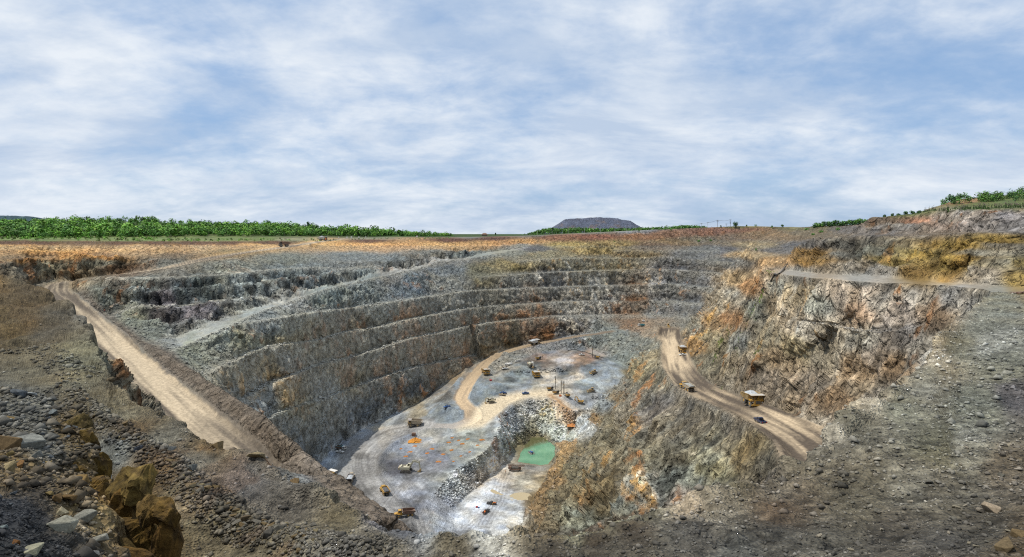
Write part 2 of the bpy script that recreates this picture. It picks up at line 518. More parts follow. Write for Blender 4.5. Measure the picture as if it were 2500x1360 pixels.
# ------------------------------------------------------------------ ground mesh
NROW = 750


def column_rows():
    Z = -(GV - HZ) / FL * DG[None, :]
    dZ = np.diff(Z, axis=1); dD = np.diff(DG)[None, :]
    ds = np.sqrt(dZ ** 2 + dD ** 2) / DG[None, :-1] * FL
    w = np.maximum(np.abs(np.diff(GV, axis=1)), 0.10 * ds)
    w[:, DG[:-1] > 1300] *= 0.4
    vv = 0.5 * (GV[:, 1:] + GV[:, :-1])
    w *= np.where(vv > 1430, 0.15, 1.0)
    k = 9
    pad = np.pad(w, ((k, k), (0, 0)), mode="edge")
    cs = np.cumsum(pad, axis=0)
    w = (cs[2 * k:] - np.concatenate([np.zeros((1, w.shape[1])), cs[:-2 * k - 1]])) / (2 * k + 1)
    w = w.astype(np.float64) + 1e-4
    cum = np.concatenate([np.zeros((len(UG_), 1)), np.cumsum(w, axis=1)], axis=1)
    t = np.linspace(0, 1, NROW)
    rows = np.empty((len(UG_), NROW))
    idx = np.arange(NR)
    for i in range(len(UG_)):
        rows[i] = np.interp(t * cum[i, -1], cum[i], idx)
    Dm = D0 * (D1 / D0) ** (rows / (NR - 1))
    j = np.clip(rows.astype(int), 0, NR - 2); b = rows - j
    ar = np.arange(len(UG_))[:, None]
    Vm = GV[ar, j] * (1 - b) + GV[ar, j + 1] * b
    return Dm, Vm


Dm, Vm = column_rows()
Um = np.repeat(UG_[:, None], NROW, 1)
PX = (Um - UC) / FL * Dm
PY = Dm
PZ = -(Vm - HZ) / FL * Dm
print("rows", time.time() - T00)
# ------------------------------------------------------------------ regions in plan
def poly_xy(pts):
    return np.array([W(*p)[:2] for p in pts])


def inside(poly, X, Y):
    r = np.zeros(X.shape, bool)
    bx0, by0 = poly.min(0); bx1, by1 = poly.max(0)
    m = (X >= bx0) & (X <= bx1) & (Y >= by0) & (Y <= by1)
    xs, ys = X[m], Y[m]
    c = np.zeros(xs.shape, bool)
    n = len(poly)
    for i in range(n):
        x1, y1 = poly[i]; x2, y2 = poly[(i + 1) % n]
        if y1 == y2:
            continue
        k = ((y1 > ys) != (y2 > ys)) & (xs < (x2 - x1) * (ys - y1) / (y2 - y1) + x1)
        c ^= k
    r[m] = c
    return r


def line_dist(line, X, Y):
    """distance in plan to a breakline"""
    p = poly_xy(line)
    best = np.full(X.shape, 1e9, np.float32)
    for i in range(len(p) - 1):
        a, b = p[i], p[i + 1]
        d = b - a
        L2 = (d ** 2).sum() + 1e-9
        m = (X > min(a[0], b[0]) - 14) & (X < max(a[0], b[0]) + 14) & (Y > min(a[1], b[1]) - 14) & (Y < max(a[1], b[1]) + 14)
        if not m.any():
            continue
        t = np.clip(((X[m] - a[0]) * d[0] + (Y[m] - a[1]) * d[1]) / L2, 0, 1)
        dd = np.hypot(X[m] - a[0] - t * d[0], Y[m] - a[1] - t * d[1])
        best[m] = np.minimum(best[m], dd)
    return best


fe = np.array([p[:3] for p in smooth(FE, 3)])
fe_o = np.argsort(fe[:, 0])
FE_D = np.interp(UG_, np.concatenate([[UL], fe[fe_o, 0], [2430, UR]]), np.concatenate([[142], fe[fe_o, 2], [119, 108]]))
near = PY <= FE_D[:, None] + np.where(FE_D[:, None] < 60, 1.7, 3.0)
rim_pts = np.array([(UL, 470), (0, 472), (200, 480), (400, 486), (550, 548), (700, 640), (865, 690), (1000, 700), (1100, 708), (1200, 722), (1290, 738), (1400, 742), (1500, 760),
                    (1600, 768), (1700, 775), (1800, 785), (1900, 750), (1985, 605), (2060, 592), (2118, 582), (2130, 300), (2250, 300), (2500, 290), (UR, 280)], float)
RIM_D = np.interp(UG_, rim_pts[:, 0], rim_pts[:, 1])
plain = PY > RIM_D[:, None]
road_l = inside(poly_xy(LR_A + LR_B[::-1]), PX, PY)
road_r = inside(poly_xy(RR_O + RR_I[::-1]), PX, PY) & ~near
road_i = inside(poly_xy(IR_A + IR_B[::-1]), PX, PY)
ramp_m = inside(poly_xy(RP_L + RP_U[::-1]), PX, PY)
bench_r = inside(poly_xy(RB + RBi[::-1]), PX, PY)
BT = [(1205, 912, 533), (1240, 890, 546), (1310, 862, 568), (1400, 852, 582), (1440, 850, 588), (1480, 868, 572), (1520, 888, 550), (1540, 906, 529)]
floor_poly = poly_xy(T0[::-1] + [at_z(700, 262, -140), at_z(800, 242, -141), at_z(950, 226, -142)] + NF + ST + BT[::-1])
floor_m = (inside(floor_poly, PX, PY) | road_i) & ~near
apron = inside(poly_xy([(1100, 1050, 414), (1180, 1040, 419), (1212, 1014, 436), (1245, 984, 465), (1290, 969, 478), (1340, 969, 477), (1400, 958, 486), (1330, 955, 490),
                        (1230, 963, 481), (1185, 978, 466), (1160, 1000, 447), (1150, 1025, 428)]), PX, PY)
smooth_m = (road_l | road_r | road_i | apron | (bench_r & ~near)).astype(np.float32)


def blur(A, k):
    for ax in (0, 1):
        pad = [(k, k) if i == ax else (0, 0) for i in (0, 1)]
        c = np.cumsum(np.pad(A, pad, mode="edge").astype(np.float64), axis=ax)
        z = np.zeros_like(np.take(c, [0], axis=ax))
        c = np.concatenate([z, c], axis=ax)
        n = A.shape[ax]
        A = (np.take(c, range(2 * k + 1, 2 * k + 1 + n), axis=ax) - np.take(c, range(0, n), axis=ax)) / (2 * k + 1)
    return A.astype(np.float32)


def normals(X, Y, Z):
    P = np.stack([X, Y, Z], -1)
    a = np.gradient(P, axis=0); b = np.gradient(P, axis=1)
    n = np.cross(a, b)
    n /= np.linalg.norm(n, axis=-1, keepdims=True) + 1e-12
    n *= np.sign(n[..., 2:3] + 1e-9)
    return n


left_wall = inside(poly_xy([(215, 715, 385), (250, 685, 392), (420, 676, 396), (620, 664, 450), (830, 640, 548), (1000, 625, 645), (1180, 612, 690), (1000, 656, 590), (829, 692, 502), (650, 742, 399), (540, 780, 360),
                               (440, 815, 340), (390, 800, 345), (300, 780, 358), (240, 765, 366)]), PX, PY)
lw = blur(left_wall.astype(np.float32), 5) * sstep(0, 0.2, 1 - blur(ramp_m.astype(np.float32), 3)) * (1 - blur(road_l.astype(np.float32), 4))
# the upper left wall steps down in benches between the two old paths
tb = (-28.2 - PZ + 1.2 * vnoise(PX / 30, PY / 30, 0 * PX, 401)) / 7.6
fb = tb - np.floor(tb)
PZ = PZ + 0.85 * lw * (-28.2 - 7.6 * (np.floor(tb) + sstep(0.0, 0.5, fb)) - PZ)
NM = normals(PX, PY, PZ)
NS = np.stack([blur(NM[..., i], 3) for i in range(3)], -1)
NS /= np.linalg.norm(NS, axis=-1, keepdims=True) + 1e-9
STEEP = sstep(0.02, 0.34, 1 - NS[..., 2])
STEEP = np.maximum(STEEP, 0.6 * lw)
road_soft = blur(smooth_m, 2)
far_w = sstep(60, 160, PY).astype(np.float32)
near_w = 1 - far_w
X, Y, Z = PX.astype(np.float32), PY.astype(np.float32), PZ.astype(np.float32)

# joints run down the faces: noise stretched along the vertical, warped so that the columns wander
wx = X + 3 * vnoise(X / 20, Y / 20, Z / 20, 50); wy = Y + 3 * vnoise(X / 20, Y / 20, Z / 20, 51)
n_big = fbm(X / 26, Y / 26, Z / 26, 3, .5, 1)
n_joint = ridged(wx / 9, wy / 9, Z / 30, 3, .55, 5)
n_block = ridged(wx / 4.2 + Z / 14, wy / 4.2, Z / 5.5, 3, .6, 9)
n_strata = vnoise(X / 60, Y / 60, Z / 2.6 + 1.2 * n_big, 14)
n_fine = fbm(X / 1.7, Y / 1.7, Z / 1.7, 2, .6, 17)
n_rub = ridged(X / 2.6, Y / 2.6, Z / 2.6, 3, .6, 23)
in_pit = (~near & ~plain).astype(np.float32)


def facets(x, y, z, seed, mask, soft=0.0):
    """broken rock: nearest-cell blocks; returns a tilted-facet height, the cell's random tone and closeness to a joint"""
    m = mask.ravel()
    x, y, z = (np.asarray(a, np.float32).ravel()[m] for a in (x, y, z))
    ix, iy, iz = (np.floor(a).astype(np.int32) for a in (x, y, z))
    b1 = np.full(x.shape, 9.0, np.float32); b2 = b1.copy()
    hh = np.zeros_like(x); tone = np.zeros_like(x)
    for a in (-1, 0, 1):
        for b in (-1, 0, 1):
            for c in (-1, 0, 1):
                jx, jy, jz = ix + a, iy + b, iz + c
                dx = x - (jx + 0.5 + 0.42 * _hash(jx, jy, jz, seed))
                dy = y - (jy + 0.5 + 0.42 * _hash(jx, jy, jz, seed + 1))
                dz = z - (jz + 0.5 + 0.42 * _hash(jx, jy, jz, seed + 2))
                d = dx * dx + dy * dy + dz * dz
                k = d < b1
                b2 = np.where(k, b1, np.minimum(b2, d))
                b1 = np.where(k, d, b1)
                if k.any():
                    t = _hash(jx, jy, jz, seed + 3)
                    tone = np.where(k, t, tone)
                    h = 0.55 * t + 0.9 * (dx * _hash(jx, jy, jz, seed + 4) + dy * _hash(jx, jy, jz, seed + 5) + dz * _hash(jx, jy, jz, seed + 6))
                    hh = np.where(k, h, hh)
    hh = hh * sstep(0.0, soft, np.sqrt(b2) - np.sqrt(b1)) if soft else hh
    res = []
    for r in (hh, tone, np.sqrt(b2) - np.sqrt(b1)):
        o = np.zeros(mask.size, np.float32)
        o[m] = r
        res.append(o.reshape(mask.shape))
    return res


vis = (Um > -60) & (Um < 2560)
fl = floor_m.astype(np.float32)
bm = vis & ~plain & ~near & (PY > 100)
f_h, f_t, f_e = facets(wx / 6.0 + Z / 16, wy / 6.0, Z / 7.5 + 0.3 * n_big, 200, bm)
f_h3, f_t3, f_e3 = facets(wx / 17.0 + Z / 40, wy / 17.0, Z / 24.0 + 0.4 * n_big, 300, bm)
rw = (sstep(60, 85, PX) * sstep(420, 380, PY)).astype(np.float32)          # the right wall, nearest to us
f_h2, f_t2, f_e2 = facets(wx / 2.6, wy / 2.6 + Z / 9, Z / 3.0, 220, bm)
nm_ = vis & near
q_h, q_t, q_e = facets(X / 1.5, Y / 1.5, Z / 1.8, 240, nm_, 0.45)
q_h2, q_t2, q_e2 = facets(X / 0.38, Y / 0.38, Z / 0.38, 260, nm_, 0.45)
amp_wall = in_pit * (1 - fl) * (1 - road_soft) * sstep(8, 70, PY - FE_D[:, None]) * np.clip(PY / 190, 0.3, 1.0) * np.where((PX > 40) & (PY < 470), 0.55, 1.0) * (1 - 0.6 * np.exp(-(line_dist(RR_O, PX, PY) / 12.0) ** 2))
berm = np.zeros_like(X)
for ln in (L98, L83, L68, L53, L38, L27, L15, YB, U0, U1, UG):
    berm = np.maximum(berm, np.exp(-(line_dist(ln, X, Y) / 6.0) ** 2))
amp_wall = amp_wall * (1 - 0.85 * np.exp(-(line_dist(LR_B[38:], X, Y) / 7.0) ** 2))
amp_wall = amp_wall * (1 - 0.62 * berm) * (1 - 0.75 * np.exp(-(line_dist(RG, X, Y) / 11.0) ** 2))
slope_m = blur(inside(poly_xy(ST + [(1606, 824, 552), (1616, 870, 440), (1620, 902, 377), (1650, 945, 304), (1700, 980, 260), (1790, 1020, 213), (1850, 1055, 182), (1915, 1140, 139), at_z(1640, 60, -30), at_z(1250, 60, -30)]), PX, PY).astype(np.float32), 4)
al = (X * 0.42 + Y * 0.91); ac = (X * 0.91 - Y * 0.42)
wv = 1.6 * vnoise(al / 34, ac / 24, Z / 24, 404)
n_bed = ridged(al / 46, ac / 11 + wv, Z / 13, 3, .55, 408)
disp = amp_wall * slope_m * STEEP * 5.0 * n_bed
disp += amp_wall * lw * (1.3 * f_h + 0.6 * n_block + 1.6 * n_big)
disp += amp_wall * STEEP * (2.4 * n_big + 1.5 * n_joint + 0.6 * n_block + 0.6 * n_strata + 2.8 * f_h3 + (1.9 - 0.3 * rw) * f_h + (1.0 - 0.35 * rw) * f_h2 + (0.4 + 0.3 * rw) * n_fine)
disp += amp_wall * (1 - STEEP) * (0.6 * n_big + 0.35 * n_rub + 0.35 * f_h2 + 0.12 * n_fine)
disp += in_pit * fl * (1 - road_soft) * (0.30 * fbm(X / 9, Y / 9, Z / 9, 3, .5, 31) + STEEP * (0.35 * n_rub + 0.6 * n_big + 0.35 * f_h2) + 0.10 * n_fine)
disp += in_pit * road_soft * 0.06 * fbm(X / 5, Y / 5, Z / 5, 2, .5, 37)
# near ground: loose rubble
nz = near.astype(np.float32)
k_a = fbm(X / 5.5, Y / 5.5, Z / 5.5, 3, .5, 41)
k_b = ridged(X / 1.3, Y / 1.3, Z / 1.3, 3, .6, 43)
k_c = fbm(X / 0.42, Y / 0.42, Z / 0.42, 2, .6, 47)
wind = np.exp(-(line_dist([(150, 955, 70), (260, 1040, 57), (400, 1132, 47.5), (520, 1215, 40), (650, 1292, 36), (770, 1360, 33), (900, 1390, 31)], X, Y) / 1.3) ** 2)
wind2 = np.exp(-(line_dist([(40, 860, 92), (95, 840, 96), (150, 900, 82), (200, 940, 76)], X, Y) / 2.0) ** 2)
disp += nz * (0.38 * k_a + 0.10 * k_b + 0.04 * k_c + 0.16 * q_h + 0.07 * q_h2 + 0.7 * wind + 0.5 * wind2)
knob_b = ridged(X / 1.9, Y / 1.9, Z / 3.0, 3, .6, 53)
near_steep = nz * sstep(0.25, 0.6, 1 - NS[..., 2]) * (PY < 60)
disp += near_steep * (0.35 * knob_b + 0.45 * q_h)
disp += nz * (PY > 95) * (X < -60) * (0.5 * n_block + 0.9 * k_a)                      # left knoll
fe_soft = blur((near & (PY > FE_D[:, None] * 0.93)).astype(np.float32), 2)
disp += fe_soft * (0.5 * vnoise(X / 3.5, Y / 3.5, 0 * X, 61) + 0.35 * q_h)
disp += plain * (PY < 1300) * 0.3 * fbm(X / 12, Y / 12, 0 * X, 2, .5, 71)
# small safety berms along the haul roads, rubble kerb round the shot bench on the pit floor
for ln, w_, h_, off in ((RR_O, 2.0, 2.1, 0), (LR_B[:34], 1.8, 1.4, 0), (RR_I, 1.5, 0.9, 0), (IR_B, 1.2, 0.9, 0), (RG, 3.5, 1.5, 0),
                        ([(1092, 1052, 414), (1040, 1052, 418), (1000, 1056, 410), (955, 1080, 396), (930, 1105, 380), (924, 1130, 368), (935, 1148, 358)], 2.2, 2.0, 0),
                        ([(1010, 1250, 312), (1000, 1285, 300), (1010, 1320, 285)], 2.0, 1.4, 0),
                        ([(1080, 1010, 455), (1110, 1018, 440), (1140, 1012, 440)], 4.0, 3.2, 0),
                        ([(1090, 985, 474), (1115, 950, 497), (1140, 905, 535)], 3.0, 3.0, 0),
                        ([(1200, 885, 560), (1215, 878, 566), (1240, 872, 562)], 3.0, 3.2, 0)):
    d = line_dist(ln, X, Y)
    disp += (~near) * h_ * np.exp(-(d / w_) ** 2) * (0.8 + 0.35 * n_rub)
GX = PX + NS[..., 0] * disp
GY = PY + NS[..., 1] * disp
GZ = PZ + NS[..., 2] * disp
N2 = normals(GX, GY, GZ)
print("disp", time.time() - T00)

# ------------------------------------------------------------------ rock and soil colours
def lin(h):
    c = np.array([int(h[i:i + 2], 16) for i in (0, 2, 4)], float) / 255.0
    return np.where(c <= 0.04045, c / 12.92, ((c + 0.055) / 1.055) ** 2.4)


# (column, row, mineral colour, stain colour, share of stain, share of pale veins)
RU, OC_, DR = "84582a", "a8823a", "64401e"
SAMP = """
-250,660,6b675a|-250,605,d9a75c|-250,1000,5a5c5a|-250,1250,33363c|50,660,6b675a|60,605,d9a75c|150,606,d9ab66|300,611,dca95a|450,608,d8a45a|600,600,d3a35f|850,600,d9a660|1000,600,d3a060|1150,598,c99a5c|1230,593,c0905a|0,604,d9ab60|-60,605,d9ab60|100,612,d8a452|200,605,d6a660|250,608,cf9c55|350,604,dcae6a|400,612,cf9c50|500,604,dcb070|540,607,d8a860|650,600,d8ab66|780,598,d9ab66|820,600,d6a45c|910,598,d9a864|950,601,d09a55|1050,598,d3a562|1100,598,cda05e|1190,595,c8985a|150,620,c08a40|350,618,b88a48|20,616,cc9648
50,592,7a5a40|200,594,7a6448|500,594,7d5c42|680,592,7a5a40|900,588,74543f|1100,586,6d4d3d|1200,582,6a4c3e
-250,593,6f523c|-250,584,66773a|-160,593,6f523c|-160,584,66773a|-70,593,6f523c|-70,584,66773a|20,593,6f523c|20,584,66773a|110,593,6f523c|110,584,66773a|200,593,6f523c|200,584,66773a|290,593,6f523c|290,584,66773a|380,593,6f523c|380,584,66773a|470,593,6f523c|470,584,66773a|560,593,6f523c|560,584,66773a|650,593,6f523c|650,584,66773a
60,627,a07430|250,624,b07c34|420,622,8a6a3c|560,612,a08040
120,650,706c58|250,645,6c6a5a|300,655,7a5c3c|400,640,7a7668
350,690,7c8580|450,700,6f7b7c|250,720,7e8378|400,720,756f74|500,690,77837f|480,760,7b7478|400,760,6f6a6c|330,780,8c8f74|370,800,7c8478|560,650,8b8d7d|700,630,858a7c|700,660,7f8b8a|600,690,87918f|760,660,7c8788|850,625,7f8888|950,630,7b8485|1050,615,87857a|1150,620,777f7c|900,670,75807f|800,720,7d8884|900,720,7a8382|1000,690,737f84|1000,720,6f7d86|1100,660,6a7378|1090,690,8a8b83
500,800,9a9c94|430,840,9a9c94|700,735,9a9a92|950,670,94928c|1100,637,8c8a84
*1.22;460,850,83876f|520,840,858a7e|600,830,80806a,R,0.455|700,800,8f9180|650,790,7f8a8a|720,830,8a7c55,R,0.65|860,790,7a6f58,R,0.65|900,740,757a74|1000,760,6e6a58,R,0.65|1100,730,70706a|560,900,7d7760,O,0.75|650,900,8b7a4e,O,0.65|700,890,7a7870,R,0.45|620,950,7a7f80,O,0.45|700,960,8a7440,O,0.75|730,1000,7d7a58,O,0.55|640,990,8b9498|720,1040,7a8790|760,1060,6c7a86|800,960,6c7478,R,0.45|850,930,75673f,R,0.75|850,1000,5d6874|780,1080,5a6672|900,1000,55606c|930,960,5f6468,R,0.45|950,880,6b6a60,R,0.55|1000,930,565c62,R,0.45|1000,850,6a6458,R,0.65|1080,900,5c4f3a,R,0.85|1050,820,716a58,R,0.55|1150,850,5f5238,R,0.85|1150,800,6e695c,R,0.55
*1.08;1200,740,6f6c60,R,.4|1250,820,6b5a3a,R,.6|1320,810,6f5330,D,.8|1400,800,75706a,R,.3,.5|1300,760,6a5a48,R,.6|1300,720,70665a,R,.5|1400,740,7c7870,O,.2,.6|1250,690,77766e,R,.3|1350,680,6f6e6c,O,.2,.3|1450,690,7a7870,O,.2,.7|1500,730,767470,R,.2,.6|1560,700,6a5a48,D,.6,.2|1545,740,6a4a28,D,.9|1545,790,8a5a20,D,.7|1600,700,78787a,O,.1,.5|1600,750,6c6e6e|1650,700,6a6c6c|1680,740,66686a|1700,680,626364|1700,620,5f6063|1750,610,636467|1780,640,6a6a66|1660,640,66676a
1380,600,b09a58|1330,620,97885a|1450,610,a58f55|1500,595,9b8450|1250,615,7f7d6c|1220,650,8a7a48|1180,660,7a7350|1480,640,857a5a,O,.3,.3|1400,640,7f7a64,O,.3,.4|1550,620,7c6c4a|1600,600,76624e|1640,590,857050|1560,580,8f6848|1450,577,8f5f48|1350,580,8d6348|1640,570,86654c|1720,566,886450|1760,562,8a6450|1820,562,86634c|1850,570,857055|1780,580,7a6a58|1720,585,78705f|1900,575,8a7456|1950,570,7d7058|1300,606,55525a|1280,590,c99a5c|1270,600,87857a
1850,600,9a8a68|1830,620,b39a70|1900,610,74706a|1900,640,a8885c|1950,600,6a6866
1800,680,a08a66,O,.25|1830,700,a07c52,R,.4|1790,720,9a9484,O,.3|1760,750,a0937a,O,.2|1750,790,a0845c,O,.3|1700,800,8c8878|1700,840,98794c,O,.4|1740,830,958a6c,O,.25|1780,780,957048,R,.3|1720,880,7a7460|1850,750,8a8c80|1800,830,808078
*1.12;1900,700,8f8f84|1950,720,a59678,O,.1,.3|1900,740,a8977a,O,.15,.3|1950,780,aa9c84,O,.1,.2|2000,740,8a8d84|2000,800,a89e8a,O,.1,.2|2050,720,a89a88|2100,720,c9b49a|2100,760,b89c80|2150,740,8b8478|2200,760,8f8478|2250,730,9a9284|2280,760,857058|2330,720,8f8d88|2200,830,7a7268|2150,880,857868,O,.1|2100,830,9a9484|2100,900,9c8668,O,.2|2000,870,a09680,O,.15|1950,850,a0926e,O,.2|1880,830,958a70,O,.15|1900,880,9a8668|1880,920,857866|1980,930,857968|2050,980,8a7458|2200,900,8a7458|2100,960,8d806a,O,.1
2100,680,8a8880|2300,695,8c8a82|1950,665,8e8a80
2000,620,8a6a30,O,.3|1980,640,8c6c34,O,.3|2050,620,6b6a62|2080,650,8f8574|2120,620,6a6c62|2150,660,8b857a|2180,640,7a6a38,O,.3|2250,620,80703c,G,.6|2350,600,8f7430,G,.8|2350,630,8a7032,G,.75|2300,650,806a30,G,.55|2250,670,7a6230|2400,620,7f7a6a|2400,670,857c6c|2450,600,6a6456|2450,640,8d8670|2490,640,8d7a40,G,.6|2490,680,8a7238,G,.6|2300,685,b08c40|2100,600,5f5c52|2450,590,7a6428|2700,630,8d8670
2100,560,76706a|2200,550,8d8880|2250,540,b08060,R,.2|2300,540,948c84,R,.3|2350,530,a59c92,R,.2|2400,540,8f8780|2450,530,98908a,R,.2|2480,550,8a8580|2150,540,7d6c58|2120,545,807262|2700,540,948c84
300,830,6f685c|400,900,6f665a|550,1000,6a6052|700,1100,6b6050|650,1060,6d5f4c|850,1200,67604f|230,760,74716a
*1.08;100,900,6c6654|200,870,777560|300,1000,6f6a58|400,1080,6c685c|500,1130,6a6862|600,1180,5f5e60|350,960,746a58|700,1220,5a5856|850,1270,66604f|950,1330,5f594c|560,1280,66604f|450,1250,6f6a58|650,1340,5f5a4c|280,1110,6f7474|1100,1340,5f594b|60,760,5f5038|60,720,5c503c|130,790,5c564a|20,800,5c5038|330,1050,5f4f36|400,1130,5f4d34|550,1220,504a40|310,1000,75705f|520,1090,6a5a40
60,1000,5a5c5a|100,1080,5f605c|180,1060,5c4e30,O,.3|220,1150,5f4e2c,O,.4|330,1180,5f4e30,O,.2|330,1280,5a4a2e,O,.2|400,1270,5c4c2e|80,1280,30343c|20,1250,2f333c|150,1330,33363c|60,1340,33363c|200,1280,8a7a58|250,1230,7f6a40|20,1140,6a5a3c
*0.84;800,1120,aab3ba|850,1140,b5b8b6|900,1070,a8acae|950,1020,b0b4b2|900,1150,8d8b86|880,1100,96928a|900,1200,8a8680|950,1180,b5b9bf|980,1200,c0c3c8|930,1250,70707a|1000,1280,6a6c74|1010,1230,a5a8b0|960,1150,6f7078|1050,1080,b5b5b2|1020,1100,9a9c9c|1100,1090,a5a8a2|1150,1075,b8bcae|1060,1120,8f9096|1130,1110,9aa0a0|980,1080,a5aab0|1050,1060,a0a09a|940,1060,cabb9c
*0.86;1110,930,a8926f|1080,940,8a857a|1030,1005,a59a80|1130,950,9aa5aa|1060,1012,8f999e|1100,1020,8f9a9f|1200,960,8d999c|1280,945,9aa2a6|1310,945,a5a294|1250,915,8f9a98|1290,905,7f8786|1380,903,7f8888|1440,900,8a9498|1480,900,9aa4a8|1230,895,b5ab96|1350,882,c0b2a2|1330,872,b0937c|1420,882,b59a80|1430,873,b08f78|1380,890,c9c0b8|1350,925,d5cbb8|1400,925,cfc5b2|1440,940,a8b2b2|1470,950,b5bdbd|1420,985,bcc0c0|1470,985,a5aeb0|1450,970,c0c2c0
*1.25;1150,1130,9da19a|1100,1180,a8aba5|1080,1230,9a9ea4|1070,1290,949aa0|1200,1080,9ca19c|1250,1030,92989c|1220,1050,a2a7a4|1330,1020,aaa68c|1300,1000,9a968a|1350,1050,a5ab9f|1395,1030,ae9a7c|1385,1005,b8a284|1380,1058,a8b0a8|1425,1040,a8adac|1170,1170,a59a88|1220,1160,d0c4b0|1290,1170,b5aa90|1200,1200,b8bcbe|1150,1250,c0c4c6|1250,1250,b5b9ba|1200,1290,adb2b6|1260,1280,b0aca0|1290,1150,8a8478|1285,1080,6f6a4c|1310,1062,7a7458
1320,1230,84724e,P,.75|1350,1180,857552,P,.8|1400,1100,877856,P,.8|1450,1030,8a7c5c,P,.8|1500,970,8a7e62,P,.7|1560,910,8f8768,P,.6|1600,870,8f8468,P,.25|1400,1165,7b7254,O,.2|1445,1095,80765a,O,.2|1490,1035,7f7862|1370,1225,756a4c,O,.2|1545,960,7a7668|1300,1300,6e6450,O,.3
1330,1280,756a50,P,.5|1380,1230,756a4c,P,.6|1450,1150,7c7560,O,.2|1450,1220,776c50,P,.5|1420,1280,7f8272|1480,1080,7f7860,P,.2|1520,1020,7f7868,O,.2|1560,980,7a766a|1600,920,74705f|1600,1000,75706a|1650,1050,7a7464|1700,1020,736e62|1750,1080,7a7562|1650,1120,6c6858,O,.2|1580,1130,76725f|1550,1200,7c7d76,O,.1,.15|1600,1200,84867e,O,.1,.35|1650,1180,7a8078|1700,1180,757a70|1750,1150,757258|1740,1130,94947f,O,.1,.25|1820,1110,7f6f4c|1850,1120,766a4c|1880,1140,5f5a4c|1530,1250,74766a|1500,1180,76694a,P,.3|1700,960,7a7468|1800,1040,757064
1450,830,858a82|1500,820,8a9086|1550,840,888d84|1520,870,808880|1590,840,8c8e82|1570,792,b08a60|1600,812,b09470|1400,845,7f8486|1330,858,7c8084
*1.0;2450,740,7d8078|2400,800,7f8178|2350,850,7b7a6c|2250,920,85847a|2450,900,74766c|2200,1000,7a7a6c|2400,1000,70736a|2100,1050,787466|2300,1100,73715f|2360,1105,84847c|2230,1180,77766f|2050,1120,716c60|2480,980,55545a|1900,1200,67625a|1750,1230,8a8478|1690,1228,a89c8c|1900,1235,5f5142|2100,1200,5f5c52|2300,1200,68645a|2450,1150,6c6458|1700,1300,57544f|1900,1300,595752|1550,1292,4f473d|1450,1310,4c443a|2000,1330,5a5852|2200,1300,56524c|2400,1280,5a554c|2480,1300,5f523f|1800,1340,5f605e|2300,1340,4f4c48|1350,1335,4f493f|2275,868,b0a898|2150,980,a59c8c|2030,1062,a8a090|2600,1000,68645a|2420,835,8f918c
100,580,5d7d2c|300,583,6a7a3c|500,585,6a7440|700,585,7a7a58|900,581,7d7a60|1150,577,6f6a62|1300,573,6f6b60|1450,567,7a7468|1550,562,8a8a88|1800,552,6a6a3c|1950,556,6f6a48|2350,490,8a6a48|2450,490,5d6a35|2400,500,5a6434|2200,520,5f6a38"""


def parse_samples():
    S = []
    code = {"R": RU, "O": OC_, "D": DR, "P": "967340", "G": "957a30"}
    for line in SAMP.strip().splitlines():
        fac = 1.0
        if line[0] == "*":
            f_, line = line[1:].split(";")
            fac = float(f_)  # shaded walls and rubble bank are brightened here to offset their shade
        for t in line.split("|"):
            p = t.split(",")
            a = lin(code[p[3]]) if len(p) > 3 else lin(RU)
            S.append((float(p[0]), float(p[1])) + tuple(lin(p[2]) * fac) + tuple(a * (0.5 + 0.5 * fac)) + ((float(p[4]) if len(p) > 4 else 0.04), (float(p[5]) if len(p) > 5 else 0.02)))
    return np.array(S, np.float32)


S = parse_samples()
K_ALB = 0.92
print(len(S), "colour samples")


def colour_field(U, V, X, Y, Z):
    """mineral zones: each spot takes the colour of the rock sampled nearest to it, with ragged borders"""
    w1 = vnoise(X / 11, Y / 11, Z / 11, 80) * 16 + vnoise(X / 3, Y / 3, Z / 4, 82) * 7
    w2 = vnoise(X / 11, Y / 11, Z / 11, 81) * 9 + vnoise(X / 3, Y / 3, Z / 4, 83) * 4
    sc = np.clip((V - HZ) / 220, 0.12, 1.0)
    uu = (U + w1 * sc).ravel(); vv = (V + w2 * sc).ravel()
    out = np.zeros((uu.size, 8), np.float32)
    order = np.argsort((np.floor(vv / 60) * 100 + np.floor(uu / 120)))
    CH = 20000
    for s in range(0, uu.size, CH):
        ix = order[s:s + CH]
        a, b = uu[ix], vv[ix]
        m = (S[:, 0] > a.min() - 260) & (S[:, 0] < a.max() + 260) & (S[:, 1] > b.min() - 160) & (S[:, 1] < b.max() + 160)
        T = S[m]
        if len(T) < 3:
            T = S
        # thin bands near the rim: rows count more there
        ky = 1.0 + 4.5 * sstep(690, 605, b)
        d2 = (a[:, None] - T[None, :, 0]) ** 2 + ((b[:, None] - T[None, :, 1]) * ky[:, None] * 1.25) ** 2
        w = 1.0 / (d2 + 60) ** 2.2
        w /= w.sum(1, keepdims=True)
        out[ix] = w @ T[:, 2:]
    return out.reshape(U.shape + (8,))


U2 = Um; V2 = Vm
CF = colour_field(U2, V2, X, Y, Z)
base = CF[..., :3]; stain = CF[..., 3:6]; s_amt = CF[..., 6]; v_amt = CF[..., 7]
# rust and ochre run down the faces from the berms in streaks
st = fbm(wx / 5.0, wy / 5.0, Z / 26, 4, .6, 90) + 0.5 * vnoise(X / 22, Y / 22, Z / 22, 93)
